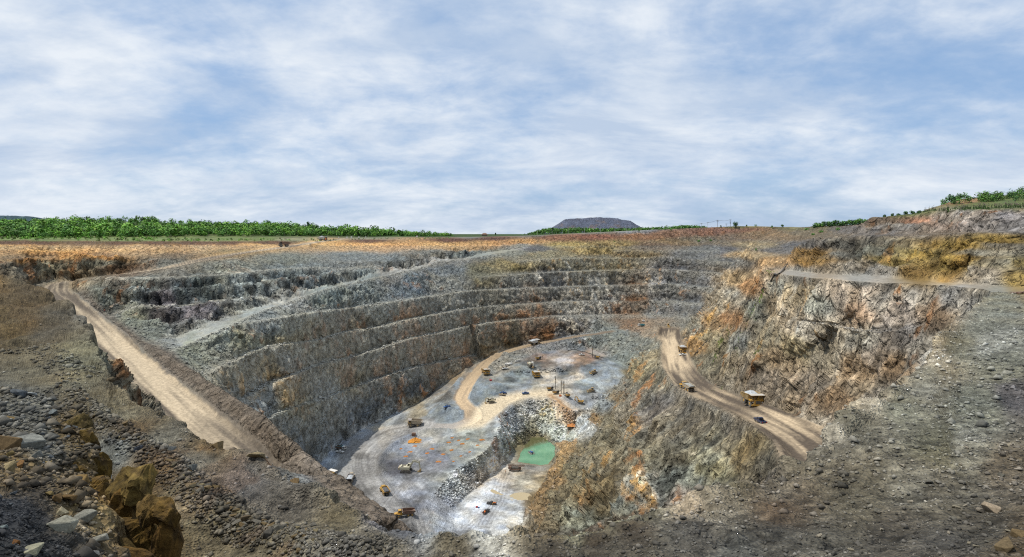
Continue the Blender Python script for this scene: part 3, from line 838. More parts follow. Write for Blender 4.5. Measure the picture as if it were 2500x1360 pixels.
# on the right slope the ochre follows the bedding, which strikes along the toe
st2 = fbm(al / 70, ac / 9 + wv, Z / 9, 4, .5, 405) * 1.2 + 0.3 * n_bed
toe = np.exp(-(line_dist(ST, X, Y) / 11.0) ** 2)
s_amt = s_amt + slope_m * 0.28 * toe
st = st * (1 - slope_m) + st2 * slope_m
s_m = sstep(0.64 - 0.85 * s_amt, 0.86 - 0.85 * s_amt, st + (1 - 0.55 * slope_m) * (0.16 * f_t + 0.22 * n_fine + 0.14 * n_rub) + 0.14 * f_t3 + 0.06) * (0.25 + 0.75 * STEEP)
ve = ridged(wx / 6.5 + Z / 30, wy / 6.5, Z / 34, 2, .5, 97) + 0.35 * vnoise(X / 3, Y / 3, Z / 3, 99)
v_m = sstep(0.90 - 0.48 * v_amt, 1.02 - 0.42 * v_amt, ve) * STEEP * sstep(0.05, 0.2, v_amt)
s_k = s_m[..., None] * (0.72 + 0.25 * f_t2[..., None])
C = base * (1 - s_k) + stain * s_k
C = C * (1 - v_m[..., None] * 0.6) + lin("cfc9ba") * v_m[..., None] * 0.6
# grain of the rock: lighter and darker bands and fragments, crack shade painted in, slight hue drift
g1 = fbm(X / 7, Y / 7, Z / 7, 3, .6, 110)
g2 = fbm(X / 2.2, Y / 2.2, Z / 2.2, 2, .6, 115)
g3 = vnoise(X / 0.9, Y / 0.9, Z / 0.9, 118)
rk = in_pit * (1 - 0.75 * road_soft)
rk = rk * (1 - 0.6 * sstep(588, 594, Vm) * sstep(628, 620, Vm) * (Um < 1300))
grain = 1 + rk * (0.30 * g1 + 0.34 * g2 + 0.34 * g3 + 0.22 * f_t3 + (0.24 - 0.1 * rw) * f_t + (0.28 - 0.17 * rw) * f_t2 + 0.45 * slope_m * st2) * (0.5 + 0.5 * STEEP)
grain *= 1 + rk * STEEP * (0.50 * n_joint + 0.34 * g1)
grain *= 1 - rk * STEEP * 0.35 * sstep(0.16, 0.0, np.where(bm, f_e, 1.0))  # cracks between blocks darkened, standing in for their shade
c1 = vnoise(X / 1.1, Y / 1.1, Z / 1.1, 121); c2 = vnoise(X / 0.33, Y / 0.33, Z / 0.33, 122)
grain *= 1 + nz * (0.24 * k_a + 0.20 * c1 + 0.22 * c2 + 0.22 * q_t + 0.30 * q_t2)
hue = vnoise(X / 5, Y / 5, Z / 8, 125)
C = C * np.clip(grain, 0.3, 2.2)[..., None]
C = C * (1 + np.stack([0.10 * hue, 0.02 * hue, -0.12 * hue], -1) * (1 - road_soft)[..., None])
C = C * (1 + (in_pit * (1 - fl) * STEEP)[..., None] * np.array([0.04, 0.0, -0.08]))  # steep faces tinted warmer to cancel the blue skylight in their shade
bnd = (sstep(592, 598, Vm) * sstep(626, 618, Vm) * (Um < 1300) * (PY > 380))[..., None]
C = C * (1 + .22 * bnd)
lum = C.mean(-1, keepdims=True)
C = C * .84 + lum * .16
# bands of dust and dry debris on the berms of the pit
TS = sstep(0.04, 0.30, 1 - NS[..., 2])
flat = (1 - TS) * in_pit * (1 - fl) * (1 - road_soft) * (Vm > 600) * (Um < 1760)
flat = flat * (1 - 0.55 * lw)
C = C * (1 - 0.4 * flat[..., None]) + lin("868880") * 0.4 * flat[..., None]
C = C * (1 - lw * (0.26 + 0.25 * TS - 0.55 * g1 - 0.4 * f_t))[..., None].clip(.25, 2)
for ln, w_, a_ in ((U0, 2.6, .7), (U1, 2.8, .75), (L53, 3.8, .8), (L68, 4.0, .8), (L83, 4.2, .8), (L98, 3.6, .7), (L38, 3.0, .7), (L27, 2.8, .6), (L15, 2.6, .5), (RP_L, 1.6, .5), (RP_U, 1.6, .3)):
    k = (a_ * np.where(X > -45, .55, 1.0) * np.exp(-(line_dist(ln, X, Y) / w_) ** 2) * (0.75 + 0.5 * g2))[..., None]
    C = C * (1 - k) + lin("bab6a6") * k


# brown spoil berm between the left haul road and the pit
rdg = [p for p in LR_B if p[2] < 400 and W(*p)[0] < 0]
rdg = [p for p in LR_B if W(*p)[1] < 385][:60]
ridge_m = inside(poly_xy(sorted(rdg, key=lambda p: p[2]) + RG[:]), X, Y) | (line_dist(RG, X, Y) < 7)
ridge_m = blur((ridge_m & ~near & ~road_l).astype(np.float32), 3)[..., None]
C = C * (1 - .9 * ridge_m) + lin("74685a") * (1 + .3 * g2 + .25 * g3 + .2 * g1)[..., None] * .9 * ridge_m
# haul roads: pale dust with darker wheel tracks along the road
def road_tone(cl, hw, X, Y):
    """signed offset (metres) from a road's centre line and distance along it"""
    p = poly_xy(cl)
    best = np.full(X.shape, 1e9, np.float32); off = np.zeros(X.shape, np.float32); run = np.zeros(X.shape, np.float32)
    acc = 0.0
    for i in range(len(p) - 1):
        a, b = p[i], p[i + 1]
        d = b - a; L = math.hypot(*d)
        m = (X > min(a[0], b[0]) - 16) & (X < max(a[0], b[0]) + 16) & (Y > min(a[1], b[1]) - 16) & (Y < max(a[1], b[1]) + 16)
        if m.any():
            t = np.clip(((X[m] - a[0]) * d[0] + (Y[m] - a[1]) * d[1]) / (L * L), 0, 1)
            ex = X[m] - a[0] - t * d[0]; ey = Y[m] - a[1] - t * d[1]
            dd = np.hypot(ex, ey)
            k = dd < best[m]
            sg = np.sign(d[0] * ey - d[1] * ex)
            bm, om, rm = best[m], off[m], run[m]
            bm[k] = dd[k]; om[k] = (dd * sg)[k]; rm[k] = (acc + t * L)[k]
            best[m], off[m], run[m] = bm, om, rm
        acc += L
    return off, run


RR_C = [tuple((np.array(a) + np.array(b)) / 2) for a, b in zip(RR_O[::4], RR_I[::4])]
def mid_line(A, B, n=40):
    a, b = poly_xy(A), poly_xy(B)
    def rs(p):
        s = np.concatenate([[0], np.cumsum(np.hypot(*np.diff(p, axis=0).T))]); t = np.linspace(0, s[-1], n)
        return np.stack([np.interp(t, s, p[:, 0]), np.interp(t, s, p[:, 1])], 1)
    m = (rs(a) + rs(b)) / 2
    return [(UC + FL * x / y, 0, y) for x, y in m]


RR_C = mid_line(RR_O, RR_I)
for cl, msk, lo, hi in ((LR_C, road_l, "5f564b", "baa98e"), (RR_C, road_r, "594f44", "c2ae90"), (IR_C, road_i, "8a7c6c", "c3ab8a")):
    off, run = road_tone(cl, 9, X, Y)
    tr = 0.55 * vnoise(off / 1.3, run / 45, 0 * off, 131) + 0.45 * vnoise(off / 3.2, run / 90, 0 * off, 133) + 0.30 * vnoise(off / 0.6, run / 20, 0 * off, 135)
    wet = vnoise(off / 9, run / 38, 0 * off, 137)
    t = np.clip(0.50 + 1.0 * tr + 0.45 * wet - 0.03 * np.abs(off) + 0.15 * c1, 0, 1)[..., None]
    rc = lin(lo) * (1 - t) + lin(hi) * t
    if msk is road_i:
        mm = sstep(860, 980, Vm)[..., None]
        rc = rc * (0.62 + 0.38 * mm)
        gr = sstep(1010, 1040, Vm)[..., None] * sstep(1180, 1120, Um)[..., None]
        rc = rc * (1 - gr * 0.6) + lin("a2a3a2") * gr * 0.6
    ms = blur(msk.astype(np.float32), 1)
    if msk is not road_r:
        hw_ = 8.0 if msk is road_l else 6.5
        ms = ms * sstep(hw_ + .3, hw_ - 1.6, np.abs(off) + 1.1 * vnoise(X / 7, Y / 7, 0 * X, 139) + .8 * vnoise(X / 2.2, Y / 2.2, 0 * X, 140))
    ms = ms[..., None]
    C = C * (1 - ms) + rc * ms
ap = blur(apron.astype(np.float32), 3)
apc = lin("d3c2a4") * (1 + 0.14 * fbm(X / 6, Y / 6, Z, 3, .6, 141))[..., None]
C = C * (1 - ap[..., None]) + apc * ap[..., None]
# pit floor: pale crushed rock with tyre marks swinging round the main loop
fr_c = smooth([(1000, 1310, 290), (930, 1235, 322), (885, 1170, 352), (880, 1120, 382), (915, 1075, 408), (960, 1050, 424), (1020, 1042, 430)], 4)
off, run = road_tone(fr_c, 9, X, Y)
near_fr = sstep(15, 9, np.abs(off) + (line_dist(fr_c, X, Y) > 15) * 100)
tr = 0.6 * vnoise(off / 0.9, run / 50, 0 * off, 151) + 0.5 * vnoise(off / 2.4, run / 90, 0 * off, 152)
t = np.clip(0.45 + 0.8 * tr, 0, 1)[..., None]
C = C * (1 - 0.8 * (fl * near_fr)[..., None]) + (lin("7d7b78") * (1 - t) + lin("b5b3ae") * t) * 0.8 * (fl * near_fr)[..., None]
off, run = road_tone(smooth([(1030, 1330, 278), (1010, 1240, 318), (975, 1185, 345), (930, 1140, 368)], 4), 9, X, Y)
arcs = fl * sstep(9, 6, np.abs(off)) * (line_dist([(1030, 1330, 278), (1010, 1240, 318), (975, 1185, 345), (930, 1140, 368)], X, Y) < 10)
C = C * (1 - 0.28 * (arcs * sstep(0.1, 0.6, np.abs(np.sin(off * 1.6))))[..., None])
# dark damp patches and chalky dust on the floor
pt = fbm(X / 10, Y / 10, 0 * X, 4, .6, 161)
fm = (fl * (1 - road_soft) * (1 - STEEP) * (1 - ap))[..., None]
C = C * (1 + fm * (0.60 * pt - 0.12)[..., None])
for arc, wd in (([(870, 1180, 345), (905, 1120, 378), (960, 1075, 405), (1010, 1048, 424)], 5), ([(940, 1230, 322), (985, 1190, 345), (1040, 1165, 356), (1090, 1140, 366)], 4),
                ([(1180, 1275, 318), (1215, 1225, 345), (1225, 1180, 370), (1240, 1150, 390)], 5), ([(1200, 900, 535), (1260, 925, 515), (1340, 925, 512), (1460, 912, 522)], 4),
                ([(830, 1130, 383), (870, 1090, 402), (930, 1050, 428)], 5), ([(1120, 1310, 305), (1170, 1260, 325), (1250, 1250, 333)], 4)):
    arc = smooth(arc, 4)
    off, run = road_tone(arc, 9, X, Y)
    d = line_dist(arc, X, Y)
    k = (fl * np.exp(-(d / wd) ** 4) * (0.35 + 0.65 * sstep(-.1, .5, np.sin(off * 3.1) + .6 * vnoise(off / .8, run / 30, 0 * off, 181))) * .45)[..., None]
    C = C * (1 - k) + lin("6f6d6c") * k
damp = sstep(.12, .34, fbm(X / 16, Y / 16, 0 * X, 4, .6, 163))[..., None] * fm
C = C * (1 - .42 * damp)
# orange wash from the drain down to the pond, ochre puddles
wash = np.exp(-(line_dist([(1345, 968, 480), (1372, 985, 462), (1392, 1010, 447), (1400, 1035, 440)], X, Y) / 3.2) ** 2) * fl
C = C * (1 - 0.8 * wash[..., None]) + lin("a9845c") * 0.8 * wash[..., None]
pd_ = np.exp(-(line_dist(pond + [pond[0]], X, Y) / 2.6) ** 2)[..., None]
C = C * (1 - .6 * pd_) + lin("7a7052") * .6 * pd_
# vegetated ground beyond the rim
pl = (plain & (PY > 500)).astype(np.float32)
gv = fbm(X / 18, Y / 18, 0 * X, 3, .6, 171)
wood = sstep(760, 900, PY) * pl
C = C * (1 - wood[..., None]) + np.array([0.035, 0.06, 0.015]) / K_ALB * wood[..., None]
C = C * (1 + 0.5 * pl * gv)[..., None]
C = C * (1 + nz[..., None] * np.array([0.05, 0.0, -0.13]))
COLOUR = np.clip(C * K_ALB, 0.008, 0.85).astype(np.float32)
print("colour", time.time() - T00)


# ------------------------------------------------------------------ materials
def new_mat(name):
    m = bpy.data.materials.new(name)
    m.use_nodes = True
    nt = m.node_tree
    for n in list(nt.nodes):
        nt.nodes.remove(n)
    o = nt.nodes.new("ShaderNodeOutputMaterial")
    b = nt.nodes.new("ShaderNodeBsdfPrincipled")
    nt.links.new(b.outputs[0], o.inputs[0])
    return m, nt, b


def ground_mat(name, scales, bump, dist, rough=0.95, var=(0.72, 1.3), cells=1.0):
    m, nt, b = new_mat(name)
    N, L = nt.nodes, nt.links
    at = N.new("ShaderNodeAttribute"); at.attribute_name = "mineral"
    geo = N.new("ShaderNodeNewGeometry")
    n1 = N.new("ShaderNodeTexNoise"); n1.inputs["Scale"].default_value = scales[0]; n1.inputs["Detail"].default_value = 6; n1.inputs["Roughness"].default_value = .65
    L.new(geo.outputs["Position"], n1.inputs["Vector"])
    n2 = N.new("ShaderNodeTexVoronoi"); n2.inputs["Scale"].default_value = scales[1]
    L.new(geo.outputs["Position"], n2.inputs["Vector"])
    mr = N.new("ShaderNodeMapRange"); mr.inputs["From Min"].default_value = .3; mr.inputs["From Max"].default_value = .7
    mr.inputs["To Min"].default_value = var[0]; mr.inputs["To Max"].default_value = var[1]
    L.new(n1.outputs["Fac"], mr.inputs[0])
    sp = N.new("ShaderNodeSeparateColor")
    L.new(n2.outputs["Color"], sp.inputs[0])
    mr2 = N.new("ShaderNodeMapRange"); mr2.inputs["To Min"].default_value = 0.82; mr2.inputs["To Max"].default_value = 1.2
    L.new(sp.outputs[0], mr2.inputs[0])
    mu = N.new("ShaderNodeMath"); mu.operation = "MULTIPLY"
    L.new(mr.outputs[0], mu.inputs[0]); L.new(mr2.outputs[0], mu.inputs[1])
    vm = N.new("ShaderNodeVectorMath"); vm.operation = "SCALE"
    L.new(at.outputs["Color"], vm.inputs[0]); L.new(mu.outputs[0], vm.inputs["Scale"])
    L.new(vm.outputs[0], b.inputs["Base Color"])
    ad = N.new("ShaderNodeMath"); ad.operation = "ADD"
    vd = N.new("ShaderNodeMath"); vd.operation = "MULTIPLY"; vd.inputs[1].default_value = cells
    L.new(n2.outputs["Distance"], vd.inputs[0])
    L.new(n1.outputs["Fac"], ad.inputs[0]); L.new(vd.outputs[0], ad.inputs[1])
    bp = N.new("ShaderNodeBump"); bp.inputs["Strength"].default_value = bump; bp.inputs["Distance"].default_value = dist
    L.new(ad.outputs[0], bp.inputs["Height"]); L.new(bp.outputs[0], b.inputs["Normal"])
    b.inputs["Roughness"].default_value = rough
    b.inputs["Specular IOR Level"].default_value = 0.2
    return m


def joints(m, scale, strength, dist):
    nt = m.node_tree
    N, L = nt.nodes, nt.links
    bs = [n for n in N if n.type == "BSDF_PRINCIPLED"][0]
    geo = N.new("ShaderNodeNewGeometry")
    wn = N.new("ShaderNodeTexNoise"); wn.inputs["Scale"].default_value = scale * 1.4; wn.inputs["Detail"].default_value = 4
    L.new(geo.outputs["Position"], wn.inputs["Vector"])
    sc = N.new("ShaderNodeVectorMath"); sc.operation = "MULTIPLY_ADD"; sc.inputs[1].default_value = (3.2, 3.2, 3.2)
    L.new(wn.outputs["Color"], sc.inputs[0]); L.new(geo.outputs["Position"], sc.inputs[2])
    mp = N.new("ShaderNodeMapping"); mp.inputs["Scale"].default_value = (1, 1, .6); mp.inputs["Rotation"].default_value = (.25, .15, .3)
    L.new(sc.outputs[0], mp.inputs[0])
    prev = bs.inputs["Normal"].links[0].from_socket
    for k, (s_, st_) in enumerate(((scale, 1.0), (scale * 2.7, .6))):
        v = N.new("ShaderNodeTexVoronoi"); v.feature = "DISTANCE_TO_EDGE"; v.inputs["Scale"].default_value = s_
        L.new(mp.outputs[0], v.inputs["Vector"])
        r = N.new("ShaderNodeMapRange"); r.inputs["From Max"].default_value = .16; r.interpolation_type = "SMOOTHSTEP"
        L.new(v.outputs["Distance"], r.inputs[0])
        b = N.new("ShaderNodeBump"); b.inputs["Strength"].default_value = strength * st_; b.inputs["Distance"].default_value = dist * st_
        L.new(r.outputs[0], b.inputs["Height"]); L.new(prev, b.inputs["Normal"])
        prev = b.outputs[0]
    L.new(prev, bs.inputs["Normal"])


M_WALL = ground_mat("quarry_rock", (0.30, 0.7), 0.9, 2.2, var=(0.58, 1.42), cells=0.0)
joints(M_WALL, 0.22, 0.8, 1.6)
M_FLOOR = ground_mat("crushed_rock", (0.5, 1.2), 0.7, 0.6, var=(0.75, 1.22))
M_ROAD = ground_mat("road_dust", (0.5, 1.5), 0.25, 0.15, var=(0.9, 1.1))
M_NEAR = ground_mat("rubble_soil", (1.6, 6.0), 0.9, 0.3, var=(0.55, 1.45))
M_PLAIN = ground_mat("grassland", (0.08, 0.3), 0.4, 0.5)


# ------------------------------------------------------------------ the ground as one sheet, split by kind of surface
def build_ground():
    nc, nr = GX.shape
    co = np.stack([GX, GY, GZ], -1).reshape(-1, 3).astype(np.float32)
    colr = np.concatenate([COLOUR.reshape(-1, 3), np.ones((nc * nr, 1), np.float32)], 1)
    i = np.arange(nc - 1)[:, None] * nr + np.arange(nr - 1)[None, :]
    quads = np.stack([i, i + nr, i + nr + 1, i + 1], -1).reshape(-1, 4)
    lab = np.zeros((nc, nr), np.int8)
    lab[plain] = 5
    lab[floor_m] = 1
    lab[road_i] = 4
    lab[ramp_m] = 6
    lab[bench_r & ~near] = 7
    lab[road_l & ~near] = 2
    lab[road_r] = 3
    lab[near] = 8
    fl_ = lab[:-1, :-1].reshape(-1)
    names = ["pit_wall", "pit_floor", "haul_road", "haul_road.001", "dirt_track", "plain", "old_ramp", "bench_track", "near_ground"]
    mats = [M_WALL, M_FLOOR, M_ROAD, M_ROAD, M_ROAD, M_PLAIN, M_ROAD, M_ROAD, M_NEAR]
    for k, nm in enumerate(names):
        q = quads[fl_ == k]
        if not len(q):
            continue
        used = np.unique(q)
        remap = np.full(nc * nr, -1, np.int32)
        remap[used] = np.arange(len(used))
        q = remap[q]
        me = bpy.data.meshes.new(nm)
        me.vertices.add(len(used)); me.vertices.foreach_set("co", co[used].ravel())
        me.loops.add(q.size); me.loops.foreach_set("vertex_index", q.ravel().astype(np.int32))
        me.polygons.add(len(q)); me.polygons.foreach_set("loop_start", np.arange(0, q.size, 4, dtype=np.int32))
        me.update()
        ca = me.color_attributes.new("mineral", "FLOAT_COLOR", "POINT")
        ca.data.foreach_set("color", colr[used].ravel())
        if k in (2, 3, 4, 5):
            me.polygons.foreach_set("use_smooth", np.ones(len(q), bool))
        me.materials.append(mats[k])
        ob = bpy.data.objects.new(nm, me)
        COL.objects.link(ob)
        ob["kind"] = "structure"


build_ground()
print("ground", time.time() - T00)


def surf_z(u, D):
    """height of the finished ground near a bearing and distance"""
    i = int(np.clip(round((u - UG_[0]) / DU), 0, len(UG_) - 1))
    j = int(np.searchsorted(Dm[i], D)); j = min(max(j, 1), NROW - 1)
    t = (D - Dm[i, j - 1]) / (Dm[i, j] - Dm[i, j - 1] + 1e-9)
    return float(GZ[i, j - 1] * (1 - t) + GZ[i, j] * t)


def spot(u, D, dz=0.0):
    return Vector(((u - UC) / FL * D, D, surf_z(u, D) + dz))


# ------------------------------------------------------------------ helpers for things
def tag(o, label=None, cat=None, group=None, kind=None):
    if label: o["label"] = label
    if cat: o["category"] = cat
    if group: o["group"] = group
    if kind: o["kind"] = kind
    return o


def thing(name, label, cat, loc, rz=0.0, group=None):
    o = bpy.data.objects.new(name, None)
    o.empty_display_size = 0.5
    COL.objects.link(o)
    o.location = loc
    o.rotation_euler = (0, 0, rz)
    return tag(o, label, cat, group)


def mesh_ob(name, me, mat=None, parent=None):
    if mat is not None and not me.materials:
        me.materials.append(mat)
    o = bpy.data.objects.new(name, me)
    COL.objects.link(o)
    if parent is not None:
        o.parent = parent
    return o


def np_mesh(name, verts, faces, smooth=False, colors=None):
    me = bpy.data.meshes.new(name)
    me.from_pydata([tuple(v) for v in verts], [], [tuple(f) for f in faces])
    if smooth:
        me.polygons.foreach_set("use_smooth", np.ones(len(me.polygons), bool))
    if colors is not None:
        ca = me.color_attributes.new("mineral", "FLOAT_COLOR", "POINT")
        c = np.concatenate([colors, np.ones((len(colors), 1))], 1).astype(np.float32)
        ca.data.foreach_set("color", c.ravel())
    return me


def big_mesh(name, co, tris, colors=None, attr="mineral"):
    """fast mesh from arrays of triangles or quads"""
    k = tris.shape[1]
    me = bpy.data.meshes.new(name)
    me.vertices.add(len(co)); me.vertices.foreach_set("co", co.astype(np.float32).ravel())
    me.loops.add(tris.size); me.loops.foreach_set("vertex_index", tris.astype(np.int32).ravel())
    me.polygons.add(len(tris)); me.polygons.foreach_set("loop_start", np.arange(0, tris.size, k, dtype=np.int32))
    me.update()
    if colors is not None:
        ca = me.color_attributes.new(attr, "FLOAT_COLOR", "POINT")
        c = np.concatenate([colors, np.ones((len(colors), 1))], 1).astype(np.float32)
        ca.data.foreach_set("color", c.ravel())
    return me


def dup_tree(root, loc, rz, label=None, group=None, scale=None):
    r = root.copy(); COL.objects.link(r)
    r.location = loc; r.rotation_euler = (0, 0, rz)
    if scale: r.scale = (scale, scale, scale)
    if label: r["label"] = label
    if group: r["group"] = group
    for ch in list(root.children):
        c = ch.copy(); COL.objects.link(c); c.parent = r
        for g in ch.children:
            d = g.copy(); COL.objects.link(d); d.parent = c
    return r


def flat_mat(name, col, rough=0.6, metal=0.0, dirt=0.25, spec=0.4, scale=1.5, dust=(0.30, 0.27, 0.22)):
    """painted or bare surface with dust worked in"""
    m, nt, b = new_mat(name)
    N, L = nt.nodes, nt.links
    tc = N.new("ShaderNodeTexCoord")
    n = N.new("ShaderNodeTexNoise"); n.inputs["Scale"].default_value = scale; n.inputs["Detail"].default_value = 5
    L.new(tc.outputs["Object"], n.inputs["Vector"])
    mr = N.new("ShaderNodeMapRange"); mr.inputs["From Min"].default_value = .4; mr.inputs["From Max"].default_value = .75
    mr.inputs["To Min"].default_value = dirt * 0.3; mr.inputs["To Max"].default_value = min(1, dirt * 2.2)
    L.new(n.outputs["Fac"], mr.inputs[0])
    mx = N.new("ShaderNodeMix"); mx.data_type = "RGBA"
    mx.inputs["A"].default_value = (*col, 1); mx.inputs["B"].default_value = (*dust, 1)
    L.new(mr.outputs[0], mx.inputs["Factor"])
    L.new(mx.outputs["Result"], b.inputs["Base Color"])
    b.inputs["Roughness"].default_value = rough
    b.inputs["Metallic"].default_value = metal
    b.inputs["Specular IOR Level"].default_value = spec
    return m


def attr_mat(name, rough=0.95, var=(0.7, 1.3), scale=3.0, bump=0.5, dist=0.05, vert=None, attr="mineral", subsurf=False):
    m, nt, b = new_mat(name)
    N, L = nt.nodes, nt.links
    at = N.new("ShaderNodeAttribute"); at.attribute_name = attr
    tc = N.new("ShaderNodeTexCoord")
    oi = N.new("ShaderNodeObjectInfo")
    ad = N.new("ShaderNodeVectorMath"); ad.operation = "ADD"
    L.new(tc.outputs["Object"], ad.inputs[0]); L.new(oi.outputs["Random"], ad.inputs[1])
    n = N.new("ShaderNodeTexNoise"); n.inputs["Scale"].default_value = scale; n.inputs["Detail"].default_value = 6
    n.inputs["Roughness"].default_value = .65
    L.new(ad.outputs[0], n.inputs["Vector"])
    mr = N.new("ShaderNodeMapRange"); mr.inputs["From Min"].default_value = .3; mr.inputs["From Max"].default_value = .7
    mr.inputs["To Min"].default_value = var[0]; mr.inputs["To Max"].default_value = var[1]
    L.new(n.outputs["Fac"], mr.inputs[0])
    vm = N.new("ShaderNodeVectorMath"); vm.operation = "SCALE"
    L.new(at.outputs["Color"], vm.inputs[0]); L.new(mr.outputs[0], vm.inputs["Scale"])
    L.new(vm.outputs[0], b.inputs["Base Color"])
    if bump:
        bp = N.new("ShaderNodeBump"); bp.inputs["Strength"].default_value = bump; bp.inputs["Distance"].default_value = dist
        L.new(n.outputs["Fac"], bp.inputs["Height"]); L.new(bp.outputs[0], b.inputs["Normal"])
    b.inputs["Roughness"].default_value = rough
    b.inputs["Specular IOR Level"].default_value = 0.2
    return m


# ------------------------------------------------------------------ water
def build_water():
    m, nt, b = new_mat("pond_water")
    N, L = nt.nodes, nt.links
    n = N.new("ShaderNodeTexNoise"); n.inputs["Scale"].default_value = 0.06; n.inputs["Detail"].default_value = 3
    geo = N.new("ShaderNodeNewGeometry")
    L.new(geo.outputs["Position"], n.inputs["Vector"])
    cr = N.new("ShaderNodeValToRGB")
    e = cr.color_ramp.elements
    e[0].position, e[0].color = 0.35, (0.11, 0.25, 0.15, 1)
    e[1].position, e[1].color = 0.68, (0.17, 0.34, 0.21, 1)
    L.new(n.outputs["Fac"], cr.inputs[0])
    sx = N.new("ShaderNodeSeparateXYZ"); L.new(geo.outputs["Position"], sx.inputs[0])
    # olive shallows along the far left shore
    sh = N.new("ShaderNodeMath"); sh.operation = "MULTIPLY_ADD"; L.new(sx.outputs[0], sh.inputs[0]); sh.inputs[1].default_value = -0.9; L.new(sx.outputs[1], sh.inputs[2])
    n3 = N.new("ShaderNodeTexNoise"); n3.inputs["Scale"].default_value = 0.12; L.new(geo.outputs["Position"], n3.inputs["Vector"])
    a3 = N.new("ShaderNodeMath"); a3.operation = "MULTIPLY_ADD"; L.new(n3.outputs["Fac"], a3.inputs[0]); a3.inputs[1].default_value = 14.0; L.new(sh.outputs[0], a3.inputs[2])
    mr3 = N.new("ShaderNodeMapRange"); mr3.inputs["From Min"].default_value = 427; mr3.inputs["From Max"].default_value = 435; L.new(a3.outputs[0], mr3.inputs[0])
    mx3 = N.new("ShaderNodeMix"); mx3.data_type = "RGBA"; L.new(mr3.outputs[0], mx3.inputs["Factor"]); L.new(cr.outputs[0], mx3.inputs["A"]); mx3.inputs["B"].default_value = (0.10, 0.10, 0.045, 1)
    L.new(mx3.outputs["Result"], b.inputs["Base Color"])
    b.inputs["Roughness"].default_value = 0.06
    b.inputs["Specular IOR Level"].default_value = 0.35
    w = N.new("ShaderNodeTexNoise"); w.inputs["Scale"].default_value = 1.2
    L.new(geo.outputs["Position"], w.inputs["Vector"])
    bp = N.new("ShaderNodeBump"); bp.inputs["Strength"].default_value = 0.12; bp.inputs["Distance"].default_value = 0.1
    L.new(w.outputs["Fac"], bp.inputs["Height"]); L.new(bp.outputs[0], b.inputs["Normal"])
    p = poly_xy(pond)
    c = p.mean(0)
    p = c + (p - c) * 1.3
    me = np_mesh("pond_water", [(x, y, POND_Z) for x, y in p], [list(range(len(p)))[::-1]])
    if me.polygons[0].normal.z < 0:
        me.flip_normals()
    tag(mesh_ob("pond_water", me, m), kind="structure")
    # shallow ochre puddle
    m2, nt, b = new_mat("muddy_water")
    b.inputs["Base Color"].default_value = (0.42, 0.34, 0.20, 1); b.inputs["Roughness"].default_value = 0.35
    pts = [(1186, 1192), (1205, 1196), (1222, 1205), (1240, 1212), (1255, 1205), (1275, 1203), (1292, 1206), (1299, 1214), (1292, 1224), (1275, 1229), (1255, 1227), (1240, 1221),
           (1222, 1217), (1208, 1207)]
    V = []
    for (u, v) in smooth([(a, b_, 1) for a, b_ in pts] + [(pts[0][0], pts[0][1], 1)], 3)[:-1] and [(a, b_) for a, b_, _ in smooth([(a, b_, 1) for a, b_ in pts] + [(pts[0][0], pts[0][1], 1)], 3)[:-1]]:
        D = 150.6 * FL / (v - HZ)
        V.append(((u - UC) / FL * D, D, 0))
    zz = max(surf_z(1265, 150.6 * FL / (1215 - HZ)), surf_z(1280, 150.6 * FL / (1215 - HZ))) + 0.02
    me = np_mesh("muddy_puddle", [(x, y, zz) for x, y, _ in V], [list(range(len(V)))])
    if me.polygons[0].normal.z < 0:
        me.flip_normals()
    tag(mesh_ob("muddy_puddle", me, m2), kind="structure")


build_water()

# ------------------------------------------------------------------ rocks
M_ROCK = attr_mat("broken_stone", var=(0.6, 1.35), scale=5.0, bump=0.5, dist=0.03)


def rock_shape(rng, sub=1, cuts=7, flat=1.0):
    bm = bmesh.new()
    bmesh.ops.create_icosphere(bm, subdivisions=sub, radius=1.0)
    sc = Vector((rng.uniform(.8, 1.35), rng.uniform(.7, 1.1), rng.uniform(.55, .9) * flat))
    pl = []
    for _ in range(cuts):
        n = Vector((rng.uniform(-1, 1), rng.uniform(-1, 1), rng.uniform(-.8, 1))).normalized()
        pl.append((n, rng.uniform(0.45, 0.8)))
    for v in bm.verts:
        p = v.co.copy()
        for n, d in pl:
            e = p.dot(n) - d
            if e > 0:
                p -= n * e * 0.92
        p += Vector((rng.uniform(-1, 1), rng.uniform(-1, 1), rng.uniform(-1, 1))) * 0.05
        v.co = Vector((p.x * sc.x, p.y * sc.y, p.z * sc.z))
    V = np.array([v.co[:] for v in bm.verts]); F = np.array([[v.index for v in f.verts] for f in bm.faces])
    bm.free()
    return V, F


rr = random.Random(11)
def hull_shape(rng, n=18, flat=1.0):
    """angular broken block: convex hull of a few random corners"""
    bm = bmesh.new()
    sx, sy, sz = rng.uniform(.85, 1.3), rng.uniform(.7, 1.05), rng.uniform(.55, .95) * flat
    for _ in range(n):
        d = Vector((rng.gauss(0, 1), rng.gauss(0, 1), rng.gauss(0, 1))).normalized()
        m = max(abs(d.x), abs(d.y), abs(d.z))
        d = d * (0.55 + 0.45 / m * .8)
        bm.verts.new((d.x * sx, d.y * sy, d.z * sz))
    bmesh.ops.convex_hull(bm, input=bm.verts)
    for v in [v for v in bm.verts if not v.link_faces]:
        bm.verts.remove(v)
    bmesh.ops.bevel(bm, geom=list(bm.edges), offset=0.05, segments=1, affect="EDGES")
    bmesh.ops.triangulate(bm, faces=bm.faces)
    bm.verts.index_update()
    V = np.array([v.co[:] for v in bm.verts]); F = np.array([[v.index for v in f.verts] for f in bm.faces])
    bm.free()
    return V, F


